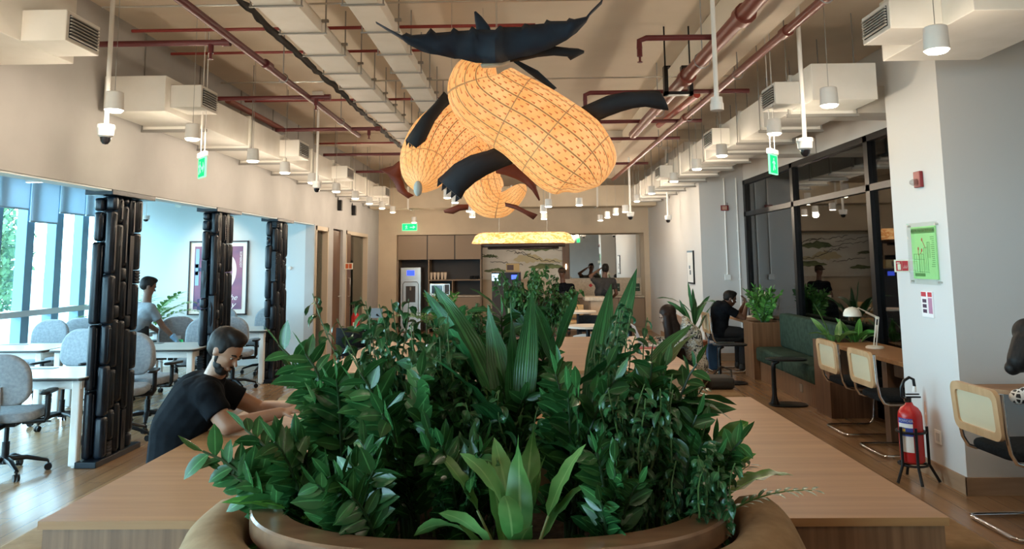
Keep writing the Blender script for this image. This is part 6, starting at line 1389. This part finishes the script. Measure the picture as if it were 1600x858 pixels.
def hand(b, wrist, d, nrm, s=1.0, curl=.5, side=1):
    """palm + four fingers + thumb; d points along the fingers, nrm out of the back of the hand"""
    w_ = V3(wrist); d = V3(d).normalized(); nrm = V3(nrm); nrm = (nrm-d*nrm.dot(d)).normalized(); sd = d.cross(nrm).normalized()*side
    for k in (-1, 0, 1): b.capsule(w_+sd*(.012*k), w_+d*.085*s+sd*(.024*k), .016*s, .013*s, 10)
    for k, (L_, off) in enumerate(((.068, .033), (.078, .011), (.073, -.011), (.058, -.032))):
        p = w_+d*(.085-.004*abs(k-1))*s+sd*off*s; dd = d.copy()
        for j, (fr, r) in enumerate(((.45, .0092), (.30, .0082), (.25, .0074))):
            dd = (dd-nrm*curl*(.5+.4*j)).normalized(); q = p+dd*L_*fr*s; b.capsule(p, q, r*s, r*.93*s, 8); p = q
    p = w_+d*.028*s+sd*.026*s; q = p+(d*.6+sd*.75-nrm*.25).normalized()*.040*s; b.capsule(p, q, .013*s, .0105*s, 8); q2 = q+(d*.9+sd*.2-nrm*.4).normalized()*.032*s; b.capsule(q, q2, .0105*s, .008*s, 8)
def person(label, J, A, hs, skin, top_m, bot_m, voxel=.009, top_len=1.0, sleeve=.55, hair='short', beard=False, hands=True, fat=1.0, female=False, curl=.5, hm=None, facing=(1, 0, 0), shoes=True, long_sleeve=False, base=None):
    """J: pelvis, chest, neck, head, shl/shr, ell/elr, wrl/wrr, hpl/hpr, knl/knr, anl/anr, hdl/hdr (hand directions)"""
    J = {k: V3(v) for k, v in J.items()}
    root = thing('person', label, 'person', (J['pelvis'].x, J['pelvis'].y, base if base is not None else 0))
    lat = (J['shl']-J['shr']).normalized(); sw = (J['shl']-J['shr']).length; g = fat
    def torso(b, e):
        pl, ch = J['pelvis'], J['chest']; m1 = pl.lerp(ch, .5)
        if 'mid' in J: m1 = J['mid']
        fw = V3(facing)
        for q in (1, -1):
            b.capsule(pl+lat*.075*q, m1+lat*.06*q, .115*g+e, .105*g+e, 16); b.capsule(m1+lat*.06*q, ch+lat*.085*q, .105*g+e, .115*g+e, 16)
        b.capsule(J['shl'].lerp(ch, .25), J['shr'].lerp(ch, .25), .078*g+e, .078*g+e, 16); b.capsule(J['shl'], J['shr'], .058*g+e, .058*g+e, 14)
        b.capsule(ch, J['neck'].lerp(ch, .15), .10*g+e, .055+e, 14)
    b = MB(); torso(b, 0); b.capsule(J['neck'].lerp(J['chest'], .3), J['head'].lerp(J['neck'], .25), .060, .052, 14); head_parts(b, J['head'], A, hs)
    for s_ in 'lr':
        b.capsule(J['sh'+s_], J['el'+s_], .050*g, .040*g, 12); b.capsule(J['el'+s_], J['wr'+s_], .039*g, .026*g, 12)
        if hands: hand(b, J['wr'+s_], J['hd'+s_], J.get('hn'+s_, V3((0, 0, 1))), .95, curl, 1 if s_ == 'r' else -1)
        b.capsule(J['hp'+s_], J['kn'+s_], .083*g, .056*g, 12); b.capsule(J['kn'+s_], J['an'+s_], .055*g, .036*g, 12)
        b.capsule(J['an'+s_], J['an'+s_]+V3(facing)*.13+V3((0, 0, -.045)), .038, .03, 10)
    body = remesh(b, 'body', skin, root, voxel, 3)
    b = MB(); torso(b, .013)
    lo = J['pelvis']-(J['chest']-J['pelvis']).normalized()*.05
    for s_ in 'lr':
        e = J['sh'+s_].lerp(J['el'+s_], sleeve if not long_sleeve else 1.0); b.cyl(J['sh'+s_], e, .062*g, (.060 if sleeve < .9 else .052)*g, 18); b.ell(J['sh'+s_], (.066*g,)*3)
        if long_sleeve: b.ell(J['el'+s_], (.053*g,)*3); b.cyl(J['el'+s_], J['el'+s_].lerp(J['wr'+s_], .92), .053*g, .040*g, 16)
    top = remesh(b, 'shirt', top_m, root, voxel, 2)
    b = MB()
    b.capsule(J['pelvis']+lat*.07, J['pelvis']-lat*.07, .118*g+.008, .118*g+.008, 16)
    for s_ in 'lr':
        b.capsule(J['hp'+s_], J['kn'+s_], .095*g, .070*g, 12); b.cyl(J['kn'+s_], J['an'+s_]+V3((0, 0, .02)), .069*g, .056*g, 14)
    remesh(b, 'trousers', bot_m, root, voxel, 2)
    if shoes:
        for s_ in 'lr':
            b = MB(); a_ = J['an'+s_]; f_ = V3(facing); b.capsule(a_+V3((0, 0, -.03))-f_*.02, a_+f_*.15+V3((0, 0, -.045)), .048, .04, 12); b.capsule(a_-f_*.02, a_+V3((0, 0, .03)), .045, .045, 12); remesh(b, 'shoe', mat('dark shoe', (.02, .02, .02), .5), root, voxel, 1)
    head_details(root, J['head'], A, hs, hair, beard, hm)
    return root
# --- bearded man at the left of the front table, seated on the bench, leaning on his forearms, facing right
X = lambda px_, py_, y: aty(px_, py_, y)
yc = 4.35
hd = X(352, 549, yc-.04); cx0, cz0 = -1.83, .945; ca, sa = math.cos(R(24)), math.sin(R(24))
P1 = dict(pelvis=(-1.93, yc-.02, .57), mid=(-1.93, yc-.02, .76), chest=(cx0, yc, cz0-.04), neck=(cx0+.10, yc, cz0+.085), head=hd,
          shr=(cx0+.05+.17*sa, yc-.18*ca, cz0+.01), shl=(cx0+.05-.17*sa, yc+.18*ca, cz0+.02),
          elr=(-1.585, yc-.20, .80), ell=(-1.56, yc+.26, .80), wrr=(-1.36, yc-.02, .835), wrl=(-1.33, yc+.10, .835), hdr=(1, .35, .15), hdl=(1, -.35, .1), hnr=(-.1, -.3, 1), hnl=(-.1, .3, 1),
          hpr=(-1.93, yc-.12, .545), hpl=(-1.93, yc+.10, .545), knr=(-1.84, yc-.20, .54), knl=(-1.84, yc+.20, .54), anr=(-1.90, yc-.18, .09), anl=(-1.90, yc+.18, .09))
person('bearded man in a black t-shirt leaning on the front table, looking down to the right', P1, axes((.82, -.22, -.52), (.45, 0, .9)), .235, skin_m, tee_m, trouser_m, .0075, sleeve=.62, beard=True, curl=.55, fat=1.16)
t = thing('phone', 'dark phone held over the table by the bearded man', 'phone', (-1.27, yc+.02, .84)); part('body', black_m, t, lambda b: b.box(-.05, .09, -.035, .035, -.005, .004, .003)); part('screen', mat('dark screen glass', (.02, .02, .03), .08), t, lambda b: b.box(-.046, .086, -.031, .031, .0041, .005))
# --- cleaner in grey, leaning over a chair in the side bay, back to the camera, facing right and away
yc = 9.95
hd = X(232, 448, yc); sc_ = X(225, 474, yc)
P2 = dict(pelvis=(sc_.x-.06, yc-.05, .90), chest=(sc_.x, yc, sc_.z-.13), neck=(sc_.x+.04, yc, sc_.z+.0), head=hd,
          shr=(sc_.x+.14, yc-.10, sc_.z-.06), shl=(sc_.x-.14, yc+.10, sc_.z-.05), elr=(sc_.x+.26, yc-.0, sc_.z-.30), ell=(sc_.x-.06, yc+.28, sc_.z-.30),
          wrr=(sc_.x+.40, yc+.06, sc_.z-.46), wrl=(sc_.x+.14, yc+.34, sc_.z-.45), hdr=(.5, .2, -.6), hdl=(.5, 0, -.6), hnr=(.5, 0, .5), hnl=(.5, 0, .5),
          hpr=(sc_.x+.03, yc-.1, .88), hpl=(sc_.x-.15, yc+.02, .88), knr=(sc_.x+.05, yc-.05, .48), knl=(sc_.x-.17, yc+.05, .48), anr=(sc_.x+.03, yc-.12, .09), anl=(sc_.x-.19, yc-.02, .09))
grey_tee = noisy('grey polo cotton', (.16, .18, .20), (.21, .23, .25), (20, 20, 20), .85)
cl = person('cleaner in a grey polo shirt wiping a chair with a green cloth', P2, axes((.75, .55, -.35)), .235, skin2_m, grey_tee, trouser_m, .011, sleeve=.6, facing=(.6, .8, 0), fat=.95)
wr = V3(P2['wrr']); t = thing('cleaning_cloth', 'bright green cleaning cloth in the cleaner\'s gloved hand', 'cloth', wr+V3((.05, .02, -.08)))
b = MB(); b.grid([[(u*.05+.02*math.sin(v*3), .02*math.cos(u*4+v), -v*.07) for u in range(-1, 2)] for v in range(-1, 3)]); o = b.build('cloth_sheet', mat('bright green cloth', (.03, .55, .15), .8), t, True, world=False); md = o.modifiers.new('t', 'SOLIDIFY'); md.thickness = .006
t = thing('rubber_glove', 'pale blue glove on the cleaner\'s hand', 'glove', wr)
b = MB(); hand(b, wr+V3((0, 0, 0)), P2['hdr'], P2['hnr'], 1.12, .5, 1); b.capsule(wr-V3(P2['hdr']).normalized()*.05, wr, .036, .036, 10)
o = remesh(b, 'glove_body', mat('pale blue rubber', (.22, .38, .55), .5), t, .008, 1); part('cuff', MATS['pale blue rubber'], t, lambda b: b.cyl(wr-V3(P2['hdr']).normalized()*.06, wr-V3(P2['hdr']).normalized()*.04, .040, .040, 14), True, world=True)
# --- woman on the right bench of the second table, working on a laptop, facing left
yc = 8.30
hd = X(1043, 494, yc); sx = 1.70
scz = 1.0
P3 = dict(pelvis=(1.78, yc, .56), chest=(1.72, yc, .86), neck=(1.66, yc, 1.01), head=hd, shl=(1.68, yc-.155, .945), shr=(1.68, yc+.155, .945),
          ell=(1.56, yc-.20, .775), elr=(1.56, yc+.20, .775), wrl=(1.36, yc-.10, .805), wrr=(1.36, yc+.10, .805), hdl=(-1, .1, -.05), hdr=(-1, -.1, -.05), hnl=(0, 0, 1), hnr=(0, 0, 1),
          hpl=(1.76, yc-.09, .545), hpr=(1.76, yc+.09, .545), knl=(1.52, yc-.1, .55), knr=(1.52, yc+.1, .55), anl=(1.50, yc-.10, .09), anr=(1.50, yc+.10, .09))
blouse = bpy.data.materials.new('scrolling print blouse'); blouse.use_nodes = True; N, L = nodes_of(blouse); b_ = N['Principled BSDF']; b_.inputs['Roughness'].default_value = .7
tc = N.new('ShaderNodeTexCoord'); nz = N.new('ShaderNodeTexNoise'); nz.inputs['Scale'].default_value = 13; nz.inputs['Distortion'].default_value = 2.5; nz.inputs['Detail'].default_value = 1
cr = N.new('ShaderNodeValToRGB'); e = cr.color_ramp.elements; e[0].position = .40; e[0].color = (.03, .03, .03, 1); e[1].position = .47; e[1].color = (.62, .60, .52, 1); q = e.new(.56); q.color = (.62, .60, .52, 1); q = e.new(.60); q.color = (.16, .11, .05, 1); q = e.new(.66); q.color = (.50, .42, .28, 1)
L.new(tc.outputs['Object'], nz.inputs[0]); L.new(nz.outputs[0], cr.inputs[0]); L.new(cr.outputs[0], b_.inputs['Base Color'])
A3 = axes((-.86, -.12, -.42), (-.3, 0, 1))
w3 = person('woman with long dark hair and a patterned blouse typing on a laptop', P3, A3, .215, skin3_m, blouse, trouser_m, .009, sleeve=1, long_sleeve=True, hair=None, fat=.86, facing=(-1, 0, 0), curl=.35)
def long_hair(parent, head, A, s, pts, m, name='hair'):
    b = MB(); c = V3(head)
    b.ell(c+A @ (V3((-.10, 0, .17))*s), [.435*s, .375*s, .39*s], A, 18, 12)
    for (p, q, r0, r1) in pts: b.capsule(p, q, r0, r1, 12)
    return remesh(b, name, m, parent, .009, 2)
h = V3(hd)
long_hair(w3, hd, A3, .215, [(h+V3((.02, 0, -.02)), h+V3((.07, 0, -.20)), .085, .10), (h+V3((.07, 0, -.20)), h+V3((.135, 0, -.42)), .10, .085), (h+V3((.13, 0, -.42)), h+V3((.15, 0, -.56)), .085, .05),
    (h+V3((-.02, -.07, -.0)), h+V3((-.01, -.09, -.22)), .04, .045), (h+V3((-.01, -.09, -.22)), h+V3((.0, -.10, -.38)), .045, .03)], hairbr_m)
lx, ly = X(1003, 545, 8.25).x, 8.28
t = thing('laptop', 'open laptop with a pale lid on the second table before the woman', 'laptop', (lx, ly, .751), R(90))
part('keyboard_deck', mat('laptop aluminium', (.55, .55, .56), .35, .5), t, lambda b: b.box(-.16, .16, -.24, .0, .002, .016, .004)); part('lid', MATS['laptop aluminium'], t, lambda b: b.box(-.16, .16, -.004, .004, 0, .22, .004, M=Matrix.Translation((0, .002, .014)) @ Matrix.Rotation(R(-22), 4, 'X'))); part('trackpad', mat('trackpad', (.35, .35, .36), .4), t, lambda b: b.box(-.05, .05, -.23, -.16, .0161, .017))
t = thing('folder', 'red-edged dark folder lying under the laptop', 'folder', (lx+.1, 8.1, .7505)); part('cover', mat('red folder', (.4, .03, .03), .5), t, lambda b: b.box(-.22, .02, -.1, .02, 0, .005)); part('sheet', mat('dark cover', (.03, .03, .035), .5), t, lambda b: b.box(.03, .32, -.1, .02, 0, .008))
t = thing('spectacles', 'thin-rimmed spectacles on the second table left of the laptop', 'glasses', (lx-.22, 8.2, .752)); part('rims', mat('bronze wire', (.3, .18, .08), .3, 1), t, lambda b: [b.tube([(cx_+.024*math.cos(k*.6283), 0, .02+.018*math.sin(k*.6283)) for k in range(10)], .0016, 5, closed=True) for cx_ in (-.03, .03)], True); part('temples', MATS['bronze wire'], t, lambda b: [b.tube([(sx_, 0, .03), (sx_*1.1, .07, .02), (sx_*1.0, .12, .003)], .0016, 5) for sx_ in (-.055, .055)], True)
t = thing('handbag', 'dark bag on the bench behind the woman', 'bag', (1.80, 7.42, .451)); part('bag', mat('dark brown leather', (.02, .016, .013), .6), t, lambda b: b.box(-.13, .12, -.12, .14, 0, .11, .035, 3), True); part('strap', MATS['dark brown leather'], t, lambda b: b.tube([(-.05, .1, .08), (.05, .12, .18), (.14, .1, .15), (.12, 0, .05)], .010, 6), True)
# --- man in black on the far cane chair, facing right, hands at his face
yc = 11.72
hd = X(1141, 467, yc)
P4 = dict(pelvis=(hd.x-.20, yc, .58), chest=(hd.x-.15, yc, .90), neck=(hd.x-.07, yc, .99), head=(hd.x, yc, hd.z), shr=(hd.x-.11, yc-.19, .925), shl=(hd.x-.09, yc+.19, .925),
          elr=(hd.x+.13, yc-.20, .785), ell=(hd.x+.15, yc+.2, .785), wrr=(hd.x+.22, yc-.08, .98), wrl=(hd.x+.24, yc+.08, .99), hdr=(-.25, .2, 1), hdl=(-.25, -.2, 1), hnr=(1, 0, 0), hnl=(1, 0, 0),
          hpr=(hd.x-.18, yc-.10, .57), hpl=(hd.x-.18, yc+.1, .57), knr=(hd.x+.14, yc-.12, .56), knl=(hd.x+.14, yc+.12, .56), anr=(hd.x+.12, yc-.12, .09), anl=(hd.x+.12, yc+.12, .09))
w4 = person('man in black with a white earbud, elbows on the far table', P4, axes((.93, -.05, -.3)), .225, skin2_m, tee_m, trouser_m, .010, sleeve=.62, curl=.8, fat=1.05)
b = MB(); b.tube([V3(hd)+V3((.0, -.085, -.01)), V3(hd)+V3((.012, -.09, -.045))], [.008, .006], 8); b.build('earbud', plastic_w, w4, True, world=True)
# --- woman at the right edge: dark wavy hair, black and white top, forearm on the corner desk
hd = X(1588, 545, 5.0)
P5 = dict(pelvis=(3.72, 4.55, .58), chest=(3.66, 4.72, .86), neck=(3.58, 4.80, 1.0), head=(3.50, 4.88, 1.14), shl=(3.50, 4.68, .92), shr=(3.80, 4.78, .92),
          ell=(3.42, 4.90, .79), elr=(3.86, 5.0, .79), wrl=(3.55, 5.1, .79), wrr=(3.70, 5.15, .79), hdl=(.5, .6, 0), hdr=(-.3, .8, 0), hpl=(3.64, 4.55, .57), hpr=(3.82, 4.55, .57), knl=(3.60, 4.95, .55), knr=(3.82, 4.95, .55), anl=(3.60, 4.97, .09), anr=(3.82, 4.97, .09))
dx = hd.x-3.50
for k in list(P5): P5[k] = (P5[k][0]+(dx if not k.startswith('hd') else 0)+(.14 if k not in ('head', 'hdl', 'hdr', 'ell', 'neck') else .05 if k == 'neck' else 0), P5[k][1], P5[k][2])
bw = bpy.data.materials.new('black and white lattice top'); bw.use_nodes = True; N, L = nodes_of(bw); b_ = N['Principled BSDF']; tc = N.new('ShaderNodeTexCoord'); vo = N.new('ShaderNodeTexVoronoi'); vo.feature = 'DISTANCE_TO_EDGE'; vo.inputs['Scale'].default_value = 30; vo.inputs['Randomness'].default_value = .25
gt = N.new('ShaderNodeMath'); gt.operation = 'LESS_THAN'; gt.inputs[1].default_value = .13; mx = N.new('ShaderNodeMix'); mx.data_type = 'RGBA'; mx.inputs[6].default_value = (.012, .012, .014, 1); mx.inputs[7].default_value = (.8, .8, .78, 1)
L.new(tc.outputs['Object'], vo.inputs[0]); L.new(vo.outputs[0], gt.inputs[0]); L.new(gt.outputs[0], mx.inputs[0]); L.new(mx.outputs[2], b_.inputs['Base Color'])
A5 = axes((.1, .9, -.35))
w5 = person('woman with dark wavy hair and a black-and-white top, cut off by the right edge', P5, A5, .22, skin3_m, bw, trouser_m, .010, sleeve=1, long_sleeve=True, hair=None, fat=.88, facing=(0, 1, 0))
h = V3(P5['head']); long_hair(w5, h, A5, .22, [(h+V3((-.03, -.04, -.02)), h+V3((-.085, -.05, -.12)), .085, .075), (h+V3((-.06, -.05, -.1)), h+V3((-.12, -.02, -.17)), .06, .045), (h+V3((.02, -.08, 0)), h+V3((.03, -.10, -.22)), .09, .08)], hair_m)
o = copy_tree([q for q in bpy.data.objects if q.name.startswith('cane_chair') and q.parent is None][0]); o.location = (P5['pelvis'][0], 4.60, 0); o.rotation_euler = (0, 0, 0); tag(o, 'cane-backed chair under the woman cut off by the right edge', 'chair', 'cane-backed cantilever chairs')
# --- standing man at the bar, back to the camera, one hand raised to his head
yc = 17.1
hd = X(946, 421, yc); sx, sz_ = X(944, 436, yc).x, X(944, 436, yc).z
P6 = dict(pelvis=(sx-.02, yc, .95), chest=(sx, yc, sz_-.13), neck=(sx, yc, sz_+.02), head=hd, shl=(sx-.20, yc, sz_-.05), shr=(sx+.20, yc, sz_-.05), ell=(sx-.30, yc+.06, sz_+.06), wrl=(sx-.10, yc+.10, sz_+.20), elr=(sx+.27, yc+.05, sz_-.32), wrr=(sx+.16, yc+.22, sz_-.45),
          hdl=(.7, 0, .5), hdr=(-.3, .9, 0), hpl=(sx-.12, yc, .92), hpr=(sx+.08, yc, .92), knl=(sx-.12, yc+.02, .50), knr=(sx+.10, yc+.02, .50), anl=(sx-.12, yc, .09), anr=(sx+.12, yc, .09))
person('man in a dark grey shirt standing at the bar, back turned, hand on his head', P6, axes((.1, 1, 0)), .23, skin2_m, noisy('charcoal shirt', (.03, .028, .026), (.045, .04, .038), (20, 20, 20), .85), trouser_m, .014, sleeve=.6, facing=(0, 1, 0))
# --- person behind the bar in black with a brown cap
yc = 17.5
hd = X(878, 427, yc); sx, sz_ = X(880, 445, yc).x, X(880, 445, yc).z
P7 = dict(pelvis=(sx, yc, .9), chest=(sx, yc, sz_-.12), neck=(sx, yc, sz_+.04), head=hd, shr=(sx-.19, yc, sz_-.04), shl=(sx+.19, yc, sz_-.04), elr=(sx-.25, yc-.05, sz_-.30), ell=(sx+.26, yc-.05, sz_-.30), wrr=(sx-.05, yc-.2, sz_-.30), wrl=(sx+.05, yc-.2, sz_-.33),
          hdr=(.9, -.3, 0), hdl=(-.9, -.3, 0), hpr=(sx-.09, yc, .88), hpl=(sx+.09, yc, .88), knr=(sx-.1, yc, .48), knl=(sx+.1, yc, .48), anr=(sx-.1, yc, .09), anl=(sx+.1, yc, .09))
w7 = person('capped person behind the bar', P7, axes((-.35, -1, -.1)), .23, skin2_m, tee_m, trouser_m, .014, sleeve=.6, facing=(0, -1, 0), brow=True) if False else person('person in black with a brown cap standing at the bar, facing us, arms folded', P7, axes((-.35, -1, -.1)), .23, skin2_m, tee_m, trouser_m, .014, sleeve=.6, facing=(0, -1, 0))
A7 = axes((-.35, -1, -.1)); b = MB(); b.ell(V3(hd)+A7 @ V3((-.01, 0, .06)), (.105, .088, .075), A7); b.ell(V3(hd)+A7 @ V3((.10, 0, .045)), (.07, .07, .012), A7); remesh(b, 'cap', mat('brown cap', (.06, .035, .02), .8), w7, .008, 1)
